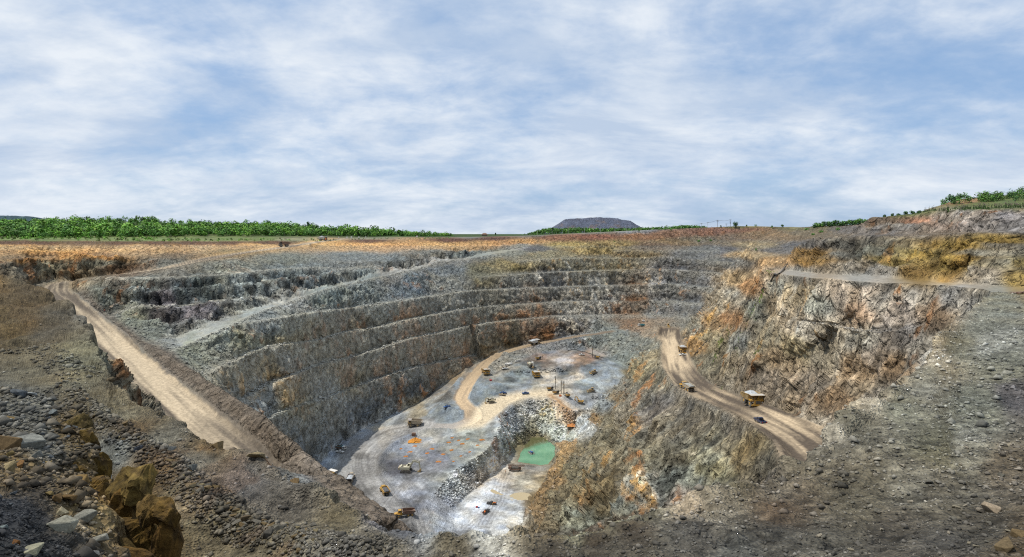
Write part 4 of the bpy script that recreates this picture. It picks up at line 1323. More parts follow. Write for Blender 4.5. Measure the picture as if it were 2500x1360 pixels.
ROCKS = [hull_shape(rr, 9 + _ % 4) for _ in range(10)]
PEBB = [rock_shape(rr, 1, 5) for _ in range(4)]
CHIP = []
for _ in range(6):
    bm = bmesh.new(); bmesh.ops.create_icosphere(bm, subdivisions=1, radius=1.0)
    bm.free()
    V = np.array([(1, 0, -.2), (-.9, .3, -.3), (-.2, -1, -.1), (.2, .9, 0), (.15, -.1, .75), (-.3, .2, .6), (.5, .5, .4)]) * 0.85
    V = V + np.random.default_rng(_).uniform(-.22, .22, V.shape)
    from_hull = bmesh.new()
    for p in V:
        from_hull.verts.new(p)
    r = bmesh.ops.convex_hull(from_hull, input=from_hull.verts)
    from_hull.verts.ensure_lookup_table()
    from_hull.verts.index_update()
    keep = [v for v in from_hull.verts if v.link_faces]
    ix = {v.index: i for i, v in enumerate(keep)}
    CHIP.append((np.array([v.co[:] for v in keep]), np.array([[ix[v.index] for v in f.verts] for f in from_hull.faces if len(f.verts) == 3])))
    from_hull.free()

ROCK_ME = {}


def rock_mesh(kind, hexcol):
    key = (kind, hexcol)
    if key not in ROCK_ME:
        V, F = ROCKS[kind]
        c = np.repeat(lin(hexcol)[None, :] * 0.95, len(V), 0)
        c = c * np.random.default_rng(kind).uniform(.8, 1.2, (len(V), 1))
        ROCK_ME[key] = np_mesh("boulder", V, F, colors=c)
        ROCK_ME[key].materials.append(M_ROCK)
    return ROCK_ME[key]


def boulder(u, v, D, px, hexcol, label, group, rng, sink=0.25, flat=1.0):
    """one loose block of about px photo pixels width lying on the ground"""
    r = px * D / FL * 0.5
    o = bpy.data.objects.new("boulder", rock_mesh(rng.randrange(len(ROCKS)), hexcol))
    COL.objects.link(o)
    z = surf_z(u, D)
    o.location = ((u - UC) / FL * D, D, z + r * (0.55 - sink))
    o.rotation_euler = (rng.uniform(-.4, .4), rng.uniform(-.4, .4), rng.uniform(0, 6.28))
    o.scale = (r * rng.uniform(.85, 1.15), r * rng.uniform(.85, 1.15), r * flat * rng.uniform(.8, 1.1))
    tag(o, label, "boulder", group)
    return o


def near_D(u, v, dmin=8, dmax=150):
    """where the line of sight (u, v) first meets the finished ground"""
    i = int(np.clip(round((u - UG_[0]) / DU), 0, len(UG_) - 1))
    vv = HZ - GZ[i] / GY[i] * FL
    j = np.flatnonzero((vv <= v) & (Dm[i] >= dmin) & (Dm[i] < dmax))
    return float(GY[i, j[0]]) if len(j) else None


rb = random.Random(5)
# single blocks that stand out in the left corner
for (u, v, px, hx, lab) in [
    (62, 1078, 60, "7a7a72", "large grey slab leaning on the rubble left of the ochre rock edge"),
    (20, 1082, 62, "66543a", "big ochre boulder at the left edge beside the grey slab"),
    (45, 960, 42, "4f5355", "dark blue-grey boulder on top of the left rubble heap"),
    (75, 962, 22, "8f9290", "pale grey angular stone beside the dark boulder on the heap top"),
    (18, 1140, 42, "8a7c5c", "tan boulder at the left edge below the ochre boulder"),
    (150, 1280, 62, "8f8c7c", "pale tan slab lying against the black gravel pile"),
    (232, 1318, 58, "7f7c70", "long grey slab tilted on its edge at the foot of the ochre rock"),
    (205, 1262, 50, "77756a", "grey-brown block behind the pale tan slab"),
    (215, 1345, 48, "83827c", "light grey boulder at the bottom edge below the tilted slab"),
    (75, 1345, 58, "87846f", "pale olive boulder half buried in the black gravel at the bottom left"),
    (40, 1325, 28, "6a4a2a", "rust-brown stone on the black gravel"),
    (8, 1285, 26, "6f7876", "grey-green stone at the left edge on the black gravel"),
    (190, 1172, 46, "6f5a36", "ochre flat block projecting at the rim of the notch"),
    (225, 1128, 40, "755e36", "golden boulder on the edge of the rock notch"),
    (265, 1170, 34, "6a6a66", "grey stone lying in the notch between the ochre rocks"),
    (300, 1170, 40, "7a6a4c", "tan block on the ochre outcrop beside the notch"),
    (345, 1165, 62, "6a5634", "tall ochre block crowning the rock outcrop"),
    (300, 1230, 52, "665434", "ochre boulder set in the face of the rock outcrop"),
    (170, 1215, 34, "624e30", "rust-ochre boulder in the middle of the rubble slope"),
    (140, 1215, 30, "604c30", "small brown boulder left of the rust-ochre boulder"),
    (130, 1010, 26, "6f7472", "grey block near the top right of the rubble heap"),
    (105, 1040, 24, "4a4d50", "dark block below the grey block on the rubble heap"),
    (150, 1250, 40, "8f866c", "flat tan stone above the pale tan slab"),
    (90, 1110, 30, "66665f", "olive-grey stone in the middle of the rubble heap"),
    (45, 1135, 24, "6f5230", "brown stone beside the tan boulder at the left edge"),
    (470, 1142, 26, "6f716c", "grey boulder on the crest of the rubble windrow"),
    (338, 1095, 20, "565a60", "blue-grey boulder at the upper end of the rubble windrow"),
    (655, 1300, 30, "56524a", "round dark boulder at the lower end of the rubble windrow"),
    (680, 1290, 26, "5f5c52", "smooth grey-brown boulder beside the round dark boulder"),
    (600, 1265, 30, "5c4f3c", "brown block on the windrow above the round dark boulder"),
    (420, 1095, 18, "7a7a74", "pale stone on the upper windrow"),
    (2490, 1300, 40, "6a5a40", "brown boulder at the right edge near the bottom"),
    (2420, 1240, 34, "8a7c68", "tan block on the right gravel field near its lower edge"),
    (2395, 1245, 22, "6f675a", "smaller block left of the tan block"),
    (2455, 1330, 50, "5f523c", "large dark brown boulder in the bottom right corner"),
    (2030, 1098, 16, "8a8270", "pale block at the edge above the haul road bend"),
    (2120, 1100, 16, "7d776a", "small grey-tan block on the right gravel slope"),
]:
    D = near_D(u, v + px * 0.25)
    if D:
        boulder(u, v, D, px * 1.1, hx, lab, None, rb, flat=1.05)
# the ochre rock outcrop in the left corner: jointed blocks standing on each other
M_OCHRE = attr_mat("ochre_rock", var=(0.3, 1.55), scale=3.6, bump=1.0, dist=0.10)


def outcrop(name, label, blocks):
    t = thing(name, label, "rock outcrop", (0, 0, 0))
    rg = random.Random(len(blocks) * 7)
    for (u, v, D, w, h, hx) in blocks:
        V, F = hull_shape(rg, 14)
        bm = bmesh.new()
        vs_ = [bm.verts.new(p) for p in V]
        for f in F:
            try:
                bm.faces.new([vs_[i] for i in f])
            except ValueError:
                pass
        bmesh.ops.subdivide_edges(bm, edges=list(bm.edges), cuts=4, use_grid_fill=True)
        bmesh.ops.triangulate(bm, faces=bm.faces)
        P = np.array([q.co[:] for q in bm.verts])
        P = P * np.array([w / 2, w / 2.1, h / 2]) * D / FL
        sd = rg.randrange(1000)
        nn = ridged(P[:, 0] * 2.8 + sd, P[:, 1] * 2.8, P[:, 2] * 1.3, 3, .65, 500) * 0.17 + vnoise(P[:, 0] * 8 + sd, P[:, 1] * 8, P[:, 2] * 5, 505) * 0.05
        rad = P / (np.linalg.norm(P, axis=1)[:, None] + 1e-6)
        P = P + rad * nn[:, None]
        bm.verts.index_update()
        Fc = [[q.index for q in f.verts] for f in bm.faces]
        bm.free()
        tone = 1 + 0.45 * fbm(P[:, 0] * 2 + sd, P[:, 1] * 2, P[:, 2] * 1.2, 3, .6, 510)
        stn = sstep(.05, .35, fbm(P[:, 0] * 3 + sd, P[:, 1] * 3, P[:, 2] * .9, 3, .6, 515))[:, None]
        colr = lin(hx)[None] * .55 * (1 - .7 * stn) + lin("3a2e1e")[None] * .7 * stn
        me = np_mesh("rock_block", P, Fc, colors=np.clip(colr * tone[:, None], .01, .6))
        o = mesh_ob("rock_block", me, M_OCHRE, t)
        o.location = W(u, v, D)
        o.rotation_euler = (rg.uniform(-.12, .12), rg.uniform(-.12, .12), rg.uniform(-.6, .6))
    return t


outcrop("rock_outcrop", "ochre rock outcrop of jointed blocks with a dark cleft at the lower left", [
    (352, 1330, 19.6, 150, 400, "7a602e"), (398, 1345, 18.4, 88, 320, "6f5428"), (312, 1300, 20.0, 95, 330, "735829"), (345, 1185, 19.9, 95, 110, "86703c"), (305, 1200, 20.4, 80, 130, "7d6838"),
    (335, 1380, 17.2, 110, 260, "6a5026"), (292, 1370, 17.6, 90, 240, "6f5a30"), (268, 1245, 20.6, 70, 140, "6a5024"), (376, 1250, 18.9, 60, 120, "8a7040"), (255, 1330, 17.6, 90, 160, "6a5832"), (405, 1262, 18.3, 60, 90, "7d6230")])
outcrop("rock_outcrop", "tall ochre rock edge dropping beside the gravel bench above the notch", [
    (218, 1085, 25.0, 56, 150, "6f5a2a"), (228, 1165, 23.2, 56, 200, "78602a"), (200, 1120, 24.0, 80, 110, "7d642f"), (210, 1200, 21.4, 95, 120, "86682e"), (238, 1230, 21.0, 50, 170, "5f4a22"),
    (188, 1042, 26.4, 70, 80, "75643a"), (172, 1160, 22.0, 80, 80, "735c2e")])
# rock outcrops at the lip of the left gravel bench
for (u, v, px, hx, lab) in [(385, 1003, 60, "7d6a48", "brown outcrop block hanging over the haul road at the bench lip"),
                            (530, 1088, 56, "7a684a", "long brown outcrop at the lip just above the end of the left road"),
                            (625, 1112, 52, "8a7c60", "tan outcrop block with a pale top at the end of the left road"),
                            (720, 1172, 40, "6f5c40", "brown outcrop block on the lip right of the pale topped one"),
                            (270, 925, 36, "5f5440", "dark outcrop on the lip where the left road passes below")]:
    D = near_D(u, v + 6)
    if D:
        boulder(u, v, D, px * .8, hx, lab, None, rb, sink=0.55, flat=1.2)
# the windrow of rubble along the gravel bench
path = smooth([(150, 955, 70), (260, 1040, 57), (400, 1132, 47.5), (520, 1215, 40), (650, 1292, 36), (770, 1345, 33.6)], 8)
ZONE = ["upper", "middle", "lower"]
HUE = {"5f5138": "dark brown", "6a5a40": "brown", "56524a": "dark grey", "605c52": "grey", "4f4838": "blackish brown", "73694f": "olive brown"}
hues = ["5f5138", "6a5a40", "56524a", "605c52", "4f4838", "73694f"]
for k in range(150):
    t = rb.random() ** 0.8 * (len(path) - 1.01)
    i = int(t)
    p = np.array(path[i]) * (1 - t + i) + np.array(path[i + 1]) * (t - i)
    D = p[2] + rb.gauss(0, 1.0)
    u = p[0] + rb.gauss(0, 16)
    hx = rb.choice(hues); zn = ZONE[min(2, int(t / len(path) * 3))]
    boulder(u, 0, D, rb.choice([10, 11, 12, 13, 15, 17, 20]) * (0.85 + 0.3 * (40 / D)), hx, HUE[hx] + " angular stone in the " + zn + " third of the long rubble windrow",
            HUE[hx] + " stones in the " + zn + " third of the windrow", rb)
# pale blocks tipped above the green pond
for k in range(26):
    u = rb.uniform(1312, 1352); v = rb.uniform(980, 1022)
    D = near_D(u, v, 400, 520)
    if D:
        boulder(u, v, D, rb.choice([5, 6, 7, 8, 10, 12]), rb.choice(["c0b496", "b5ae98", "cabb94", "a5a396"]), "pale boulder in the tipped pile above the green pond",
                "pale boulders above the pond", rb)
# knob and right field blocks
for k in range(46):
    u = rb.uniform(5, 235); v = rb.uniform(950, 1240)
    D = near_D(u, v, 8, 40)
    if D:
        boulder(u, v, D, rb.choice([10, 12, 14, 16, 20]), *rb.choice([("5a5c5a", "grey angular stone on the steep rubble heap at the left edge", "grey stones of the left rubble heap"), ("4f5355", "dark blue-grey stone on the steep rubble heap at the left edge", "dark stones of the left rubble heap"),
                                                                      ("6f5c38", "ochre brown stone on the steep rubble heap at the left edge", "ochre stones of the left rubble heap"), ("7a6a44", "tan stone on the steep rubble heap at the left edge", "tan stones of the left rubble heap")]), rb)
for k in range(42):
    u = rb.uniform(1980, 2500); v = rb.uniform(1090, 1355)
    D = near_D(u, v, 8, 60)
    if D:
        boulder(u, v, D, rb.choice([9, 10, 11, 12, 14, 18]), *rb.choice([("5f5c52", "dark grey loose stone on the gravel field at the lower right", "dark loose stones on the right gravel field"), ("77705f", "brownish loose stone on the gravel field at the lower right", "brownish loose stones on the right gravel field"),
                                                                      ("8a8272", "pale loose stone on the gravel field at the lower right", "pale loose stones on the right gravel field")]), rb)
print("boulders", time.time() - T00)


def scatter(name, cand, n, size, rng, shapes, tone=(0.6, 1.5), flatten=0.8, kind="stuff", w=None):
    """thousands of chips and pebbles as one loose layer"""
    ids = rng.choice(len(cand), n, p=w)
    gi = cand[ids]
    jx = rng.uniform(-.5, .5, (n, 2))
    P0 = np.stack([GX.ravel()[gi], GY.ravel()[gi], GZ.ravel()[gi]], 1)
    colr = COLOUR.reshape(-1, 3)[gi]
    sz = size(P0[:, 1], rng)
    P0[:, 0] += jx[:, 0] * P0[:, 1] * 2.4 / FL; P0[:, 1] += jx[:, 1] * 0.1
    V_, F_, C_ = [], [], []
    base_ = 0
    which = rng.integers(0, len(shapes), n)
    for s_i, (V, F) in enumerate(shapes):
        m = np.flatnonzero(which == s_i)
        if not len(m):
            continue
        k = len(m)
        a = rng.uniform(0, 2 * np.pi, k)
        ca, sa = np.cos(a), np.sin(a)
        st_ = rng.uniform(.75, 1.3, (k, 3)); st_[:, 2] *= flatten
        vx = V[None, :, 0] * st_[:, 0:1]; vy = V[None, :, 1] * st_[:, 1:2]; vz = V[None, :, 2] * st_[:, 2:3]
        tl = rng.uniform(-.4, .4, (k, 1))
        vz = vz + vx * tl
        x = vx * ca[:, None] - vy * sa[:, None]; y = vx * sa[:, None] + vy * ca[:, None]
        co = np.stack([x, y, vz], -1) * sz[m][:, None, None] + P0[m][:, None, :]
        co[..., 2] += 0.25 * sz[m][:, None]
        V_.append(co.reshape(-1, 3))
        F_.append((F[None] + (np.arange(k) * len(V))[:, None, None] + base_).reshape(-1, 3))
        tn = rng.uniform(tone[0], tone[1], (k, 1))
        grey = colr[m].mean(1, keepdims=True)
        cc = (0.65 * colr[m] + 0.35 * grey) * tn
        C_.append(np.repeat(cc[:, None, :], len(V), 1).reshape(-1, 3))
        base_ += k * len(V)
    me = big_mesh(name, np.concatenate(V_), np.concatenate(F_), np.clip(np.concatenate(C_), .01, .8))
    o = mesh_ob(name, me, M_ROCK)
    tag(o, kind=kind)
    return o


flatidx = np.arange(GX.size).reshape(GX.shape)
inframe = (Um > -40) & (Um < 2540) & (Vm < 1420)
rgs = np.random.default_rng(3)
cand = flatidx[near & inframe & (PY > 9) & ~((Um < 200) & (Vm > 1180)) & ~((Um < 1000) & (PY > 33) & (vnoise(X * 9, Y * 9, Z * 0, 77) < 0.35))]
scatter("gravel", cand, 11500, lambda D, r: np.clip(r.lognormal(-3.2, 0.6, len(D)), .015, .24) * np.clip(D / 24, .75, 2.2), rgs, CHIP, tone=(.7, 1.9))
cand = flatidx[near & inframe & ((wind + wind2) > 0.25)]
scatter("windrow_rubble", cand, 3500, lambda D, r: np.clip(r.lognormal(-2.15, 0.45, len(D)), .05, .35) * np.clip(D / 40, .8, 1.5), rgs, CHIP, tone=(.5, 1.3))
cand = flatidx[near & inframe & (Um < 225) & (PY < 34) & ~((Um < 190) & (Vm > 1190))]
scatter("heap_rubble", cand, 2500, lambda D, r: np.clip(r.lognormal(-2.55, 0.55, len(D)), .03, .35), rgs, CHIP, tone=(.5, 1.5))
cand = flatidx[near & inframe & (Um < 200) & (Vm > 1180)]
scatter("black_gravel", cand, 3800, lambda D, r: np.clip(r.lognormal(-3.35, 0.35, len(D)), .02, .09), rgs, CHIP, tone=(.6, 1.9))
cand = flatidx[floor_m & inframe & (STEEP > 0.35) & (road_soft < .2)]
scatter("blast_rock", cand, 7000, lambda D, r: np.clip(r.lognormal(-0.75, 0.45, len(D)), .2, 1.3), rgs, CHIP, tone=(.75, 1.3))
cand = flatidx[(~floor_m) & (~near) & (ridge_m[..., 0] < .3) & (~plain) & inframe & (PY > 120) & (STEEP < 0.8) & (road_soft < .2) & (~ramp_m) & (Vm > 700)]
scatter("scree", cand, 6000, lambda D, r: np.clip(r.lognormal(-0.9, 0.45, len(D)), .15, 1.2) * np.clip(D / 300, .6, 1.4), rgs, CHIP, tone=(.65, 1.5))
print("scatter", time.time() - T00)

# ------------------------------------------------------------------ vegetation
M_LEAF = attr_mat("foliage", rough=0.7, var=(0.8, 1.2), scale=0.7, bump=0, attr="leaf")
M_BARK = flat_mat("bark", (0.09, 0.07, 0.05), rough=0.9, dirt=0.2)


def crown_arrays(rng, n, lobes, leaf, col, up=0.7):
    """leaf clumps spread through overlapping lobes: (centre, radii) each"""
    vol = np.array([r[0] * r[1] * r[2] for _, r in lobes]) ** 0.66
    pick = rng.choice(len(lobes), n, p=vol / vol.sum())
    c = np.array([l[0] for l in lobes])[pick]; r = np.array([l[1] for l in lobes])[pick]
    d = rng.normal(size=(n, 3)); d /= np.linalg.norm(d, axis=1)[:, None]
    rad = rng.uniform(.55, 1.05, (n, 1)) ** 0.6
    p = c + d * r * rad
    # leaf faces, tilted mostly outwards
    nrm = d + rng.normal(size=(n, 3)) * 0.55 + np.array([0, 0, up])
    nrm /= np.linalg.norm(nrm, axis=1)[:, None]
    t = np.cross(nrm, rng.normal(size=(n, 3))); t /= np.linalg.norm(t, axis=1)[:, None]
    b = np.cross(nrm, t)
    s = leaf * rng.uniform(.6, 1.35, (n, 1))
    q = np.stack([p + t * s, p + b * s * .8 + nrm * s * .25, p - t * s, p - b * s * .8], 1)
    colr = np.array(col)[None, :] * rng.uniform(.65, 1.45, (n, 1)) * (1 + rng.normal(size=(n, 3)) * 0.08)
    return q.reshape(-1, 3), np.repeat(np.clip(colr, .005, .6), 4, 0)


def lobes_round(rng, h, w, k=6, base=0.35):
    L = []
    for i in range(k):
        a = rng.uniform(0, 6.28); rr_ = rng.uniform(0, .55) * w * .5
        zc = h * rng.uniform(base + .12, .84)
        r = w * rng.uniform(.20, .34)
        L.append(((math.cos(a) * rr_, math.sin(a) * rr_, zc), (r, r, r * rng.uniform(.65, .95))))
    return L


def trunk_mesh(rng, h, r, limbs=4, w=3.0):
    bm = bmesh.new()

    def limb(a, b, r0, r1, n=5):
        a, b = Vector(a), Vector(b)
        d = (b - a).normalized()
        t = d.orthogonal().normalized(); s = d.cross(t)
        ra = [bm.verts.new(a + (t * math.cos(6.283 * i / n) + s * math.sin(6.283 * i / n)) * r0) for i in range(n)]
        rb_ = [bm.verts.new(b + (t * math.cos(6.283 * i / n) + s * math.sin(6.283 * i / n)) * r1) for i in range(n)]
        for i in range(n):
            bm.faces.new((ra[i], ra[(i + 1) % n], rb_[(i + 1) % n], rb_[i]))
    k = (rng.uniform(-.1, .1) * h * .3, rng.uniform(-.1, .1) * h * .3, h * .45)
    limb((0, 0, -.3), k, r, r * .7)
    for i in range(limbs):
        a = 6.283 * i / limbs + rng.uniform(-.4, .4)
        limb(k, (k[0] + math.cos(a) * w * .32, k[1] + math.sin(a) * w * .32, h * rng.uniform(.6, .85)), r * .55, r * .15)
    me = bpy.data.meshes.new("trunk"); bm.to_mesh(me); bm.free()
    me.materials.append(M_BARK)
    return me


def make_tree(name, label, loc, h, w, col, seed, n=260, leaf=0.55, group=None, base=0.35, rz=0.0, cat="tree"):
    rng = np.random.default_rng(seed)
    t = thing(name, label, cat, loc, rz, group)
    co, cl = crown_arrays(rng, n, lobes_round(rng, h, w, 7, base), leaf, col)
    me = big_mesh("crown", co, np.arange(len(co)).reshape(-1, 4), cl, "leaf")
    mesh_ob("crown", me, M_LEAF, t)
    mesh_ob("trunk", trunk_mesh(rng, h, max(.1, h * .03), 4, w), None, t)
    return t


def crown_thing(name, label, cat, loc, w, h, col, seed, n=160, leaf=.35, group=None):
    """low bush: one clump of foliage"""
    rng = np.random.default_rng(seed)
    L = []
    for i in range(6):
        a = rng.uniform(0, 6.28); q = rng.uniform(0, .5) * w * .5
        r = w * rng.uniform(.22, .36)
        L.append(((math.cos(a) * q, math.sin(a) * q, h * .35), (r, r, h * rng.uniform(.35, .6))))
    co, cl = crown_arrays(rng, n, L, leaf, col)
    me = big_mesh(name, co, np.arange(len(co)).reshape(-1, 4), cl, "leaf")
    o = mesh_ob(name, me, M_LEAF)
    o.location = loc
    return tag(o, label, cat, group)


GREEN_A, GREEN_B, GREEN_C = (0.155, 0.31, 0.045), (0.10, 0.215, 0.045), (0.045, 0.105, 0.035)


def forest(name, pts, hts, rng, nleaf, leaf, cols, squash=1.0):
    V_, C_ = [], []
    for (x, y, z), h in zip(pts, hts):
        w = h * rng.uniform(.7, 1.1) * squash
        L = []
        for i in range(4):
            a = rng.uniform(0, 6.28); q = rng.uniform(.1, .5) * w * .5
            r = w * rng.uniform(.24, .38)
            L.append(((math.cos(a) * q, math.sin(a) * q, h * rng.uniform(.45, .8)), (r, r, r * .8)))
        L.append(((0, 0, h * .3), (w * .35, w * .35, h * .3)))
        c = np.array(cols[rng.integers(len(cols))]) * rng.uniform(.75, 1.3)
        co, cl = crown_arrays(rng, nleaf, L, leaf * h / 9, c, 1.1)
        V_.append(co + np.array([x, y, z])); C_.append(cl)
    co = np.concatenate(V_)
    me = big_mesh(name, co, np.arange(len(co)).reshape(-1, 4), np.concatenate(C_), "leaf")
    return tag(mesh_ob(name, me, M_LEAF), kind="stuff")


def plain_z(u, D):
    return ground_z(u, D)


rf = np.random.default_rng(21)
pts, hts = [], []
edge_u = [UL, 0, 200, 400, 600, 700, 800, 900, 1000, 1100]
edge_D = [740, 745, 760, 790, 830, 860, 880, 900, 930, 960]
while len(pts) < 2300:
    u = rf.uniform(UL + 20, 1105)
    D0_ = np.interp(u, edge_u, edge_D)
    D = D0_ + abs(rf.normal()) * 150 if rf.random() < .75 else rf.uniform(D0_, 1250)
    if D > 1350:
        continue
    if u > 800 and D > 1150:
        continue
    z = plain_z(u, D)
    pts.append(((u - UC) / FL * D, D, z - .5)); hts.append((rf.uniform(6, 12) + (5 if rf.random() < .06 else 0)) * np.interp(u, [850, 1105], [1, .5]))
forest("forest", pts, hts, rf, 92, .92, [GREEN_A, (0.10, 0.22, 0.035), (0.14, 0.28, 0.04), GREEN_B, (0.08, 0.17, 0.03), (0.06, 0.13, 0.03)], 1.25)
# woodland below the spoil heap
pts, hts = [], []
while len(pts) < 650:
    u = rf.uniform(1262, 1760)
    D = rf.uniform(950, 1350)
    top = np.interp(u, [1262, 1330, 1400, 1480, 1600, 1660, 1700, 1760], [575, 556, 554, 556, 553, 549, 549, 556])
    z = -(np.interp(u, [1262, 1400, 1500, 1600, 1700, 1760], [577, 571, 567, 563, 558, 555]) - HZ) / FL * 980
    h = rf.uniform(7, 11)
    zt = -(top - HZ) / FL * D + rf.uniform(-4, .5)
    pts.append(((u - UC) / FL * D, D, zt - h)); hts.append(h)
forest("woodland", pts, hts, rf, 46, 1.05, [GREEN_B, (0.06, 0.14, 0.03), (0.09, 0.18, 0.04)], .8)
# shrubs and grass along the rim on the left
pts, hts = [], []
for k in range(420):
    u = rf.uniform(UL, 1000) if k < 330 else rf.uniform(1000, 1100)
    Dr = np.interp(u, rim_pts[:, 0], rim_pts[:, 1])
    D = rf.uniform(Dr + 6, Dr + np.interp(u, [0, 600, 1000], [240, 130, 60]))
    pts.append(((u - UC) / FL * D, D, ground_z(u, D) - .3)); hts.append(rf.uniform(1.0, 3.2) * np.interp(u, [0, 700, 1000], [1.25, .8, .5]))
forest("rim_scrub", pts, hts, rf, 30, 1.6, [GREEN_A, (0.12, 0.2, 0.04), (0.10, 0.12, 0.04)], 1.4)
# wooded hill at the right
pts, hts = [], []
for k in range(420):
    u = rf.uniform(2300, UR - 20)
    if rf.random() < .6:
        D = rf.uniform(338, 420)
    else:
        D = rf.uniform(325, 350)
    z = ground_z(u, D)
    pts.append(((u - UC) / FL * D, D, z - .4)); hts.append(rf.uniform(2.5, 4.6))
forest("hill_thicket", pts, hts, rf, 80, .85, [GREEN_B, GREEN_C, (0.07, 0.13, 0.03)], 1.2)
# row of slender dry shrubs on the upper right bench
V_, C_ = [], []
for k in range(420):
    u = rf.uniform(2255, UR - 20)
    D = rf.uniform(252, 300) if u < 2300 else rf.uniform(222, 296) * np.interp(u, [2300, 2800], [1.0, .93])
    z = ground_z(u, D)
    h = rf.uniform(1.6, 3.6)
    n = 10
    zz_ = rf.uniform(0, h, n); c0 = np.array([(u - UC) / FL * D, D, z])
    p = c0 + np.stack([rf.normal(size=n) * .12, rf.normal(size=n) * .12, zz_], 1)
    s = 0.22 * (1.25 - zz_ / h)[:, None]
    a = rf.uniform(0, 6.28, n)
    t = np.stack([np.cos(a), np.sin(a), .3 * np.ones(n)], 1)
    q = np.stack([p + t * s, p + np.array([0, 0, 1]) * s * 2.2, p - t * s, p - np.array([0, 0, 1]) * s * 1.2], 1)
    V_.append(q.reshape(-1, 3))
    cl = np.where((zz_ / h > .55)[:, None], np.array([[0.17, 0.13, 0.11]]), np.array([[0.06, 0.10, 0.03]])) * rf.uniform(.7, 1.3, (n, 1))
    C_.append(np.repeat(cl, 4, 0))
co = np.concatenate(V_)
tag(mesh_ob("dry_shrubs", big_mesh("dry_shrubs", co, np.arange(len(co)).reshape(-1, 4), np.concatenate(C_), "leaf"), M_LEAF), kind="stuff")
print("forest", time.time() - T00)


def at_uv(u, v, D):
    return Vector(W(u, v, D))


# single trees on the skyline and the forest edge
sky_trees = [
    ("tree", "wide crowned lone tree on the skyline beside the tall power pole", 1796, 556, 780, 8.0, 10.5, GREEN_C, 420, .5),
    ("tree", "small dark conical tree on the skyline left of the wide lone tree", 1760, 556, 780, 3.4, 2.2, GREEN_C, 160, .35),
    ("tree", "small upright tree on the skyline right of the wide lone tree", 1823, 555, 778, 3.0, 2.0, GREEN_C, 140, .35),
    ("tree", "round topped small tree on the right skyline above the grey spoil strip", 1885, 556, 752, 3.6, 2.6, GREEN_B, 150, .4),
    ("tree", "umbrella shaped tree on the right skyline, last before the tree row", 1910, 555, 742, 3.2, 4.4, GREEN_C, 170, .4),
    ("tree", "pine-like tree standing above the forest ridge left of the rim road trucks", 752, 551, 1060, 9.5, 6.5, GREEN_C, 220, .8),
    ("tree", "slim tree standing on the far rim beside the dark house", 1210, 577, 900, 5.0, 3.0, GREEN_C, 160, .5),
]
for (nm, lab, u, v, D, h, w, col, n, lf) in sky_trees:
    p_ = at_uv(u, v, D)
    g_ = surf_z(u, D)
    make_tree(nm, lab, Vector((p_.x, p_.y, g_ - .2)), h + max(0.0, p_.z - g_), w, col, int(u), n, lf, base=.3)
for k, u in enumerate([1990, 1996, 2003, 2010, 2016, 2022, 2028, 2037, 2043, 2050, 2055, 2062, 2069, 2074, 2083, 2088, 2096, 2101, 2109, 2115]):
    D = 598 - k
    v = np.interp(u, [1990, 2110], [551, 544])
    make_tree("tree", "dark green tree in the row along the brown skyline right of centre", Vector(((u - UC) / FL * D, D, surf_z(u, D) - .3)), rr.uniform(3.2, 6.0), rr.uniform(5.5, 7.8), [GREEN_C, GREEN_B][k % 2], 900 + k, 240, .5, "row of trees on the right skyline", base=.08)
for k, (u, D) in enumerate([(2160, 300), (2178, 302), (2195, 304), (2212, 303), (2228, 303), (2243, 302)]):
    make_tree("tree", "small tree in the low row at the foot of the upper right plateau", Vector(((u - UC) / FL * D, D, ground_z(u, D) - .2)), rr.uniform(1.9, 2.9), rr.uniform(2.2, 3.2), GREEN_C, 950 + k, 130, .3,
              "low tree row above the upper right wall")
make_tree("tree", "tall rounded tree at the left end of the wooded hill on the right", Vector(((2322 - UC) / FL * 335, 335, ground_z(2322, 335) - .3)), 5.2, 5.5, GREEN_C, 77, 260, .45)
for k in range(46):
    u = rf.uniform(-10, 1040)
    D = np.interp(u, edge_u, edge_D) - rf.uniform(2, 18)
    make_tree("tree", "bushy green tree in the front edge of the forest beyond the far left rim", Vector(((u - UC) / FL * D, D, plain_z(u, D) - .3)), rf.uniform(5, 11.5), rf.uniform(7, 12), [GREEN_A, GREEN_B, (0.065, .16, .02)][k % 3],
              400 + k, 150, .85, "trees at the front edge of the left forest")
bushes = [(62, 578, 600, 9, 3.2, "large green bush on the grassy rim at the far left"), (98, 575, 640, 8, 3.2, "bright green bush right of the large one on the left rim"),
          (215, 577, 690, 10, 3, "broad green bush in front of the forest on the left rim"), (365, 581, 600, 6, 3.5, "dark green bush at the grassy rim above the orange cutting"),
          (412, 583, 590, 5, 2.8, "round green bush on the rim, rightmost of the left shrubs"), (1624, 578, 772, 5, 5.5, "tall green shrub on the red earth slope of the far rim"),
          (1638, 585, 768, 3.4, 2.5, "small green shrub just below the tall one on the red slope"), (1650, 569, 785, 3, 2, "dark shrub near the top of the red slope"),
          (1845, 557, 775, 4, 3.4, "dark green shrub beside the grey spoil strip on the right skyline"), (1706, 594, 748, 5, 3, "green shrub on the grassy ledge of the back wall"),
          (1846, 612, 436, 2.2, 2.6, "green shrub on the pale rock spur right of the back wall"), (508, 940, 254, 1.6, 1.3, "small green plant on the brown berm beside the left road"),
          (1985, 566, 560, 5, 2.5, "green shrub on the brown slope below the tree row"), (2005, 563, 570, 5, 2.2, "green shrub right of the first one below the tree row"),
          (2045, 561, 560, 6, 3, "dark bush on the brown slope left of the upper gravel track"), (2072, 566, 400, 3, 1.8, "dark round bush at the end of the upper gravel track"),
          (1970, 560, 600, 5, 2, "low bush on the skyline slope left of the tree row"), (1560, 576, 765, 2.5, 1.6, "small bush on the sandy slope under the far rim"),
          (1500, 583, 735, 2.5, 1.5, "tiny bush on the yellow bench of the far rim"), (1735, 589, 752, 4, 2.4, "bush at the right end of the grassy ledge")]
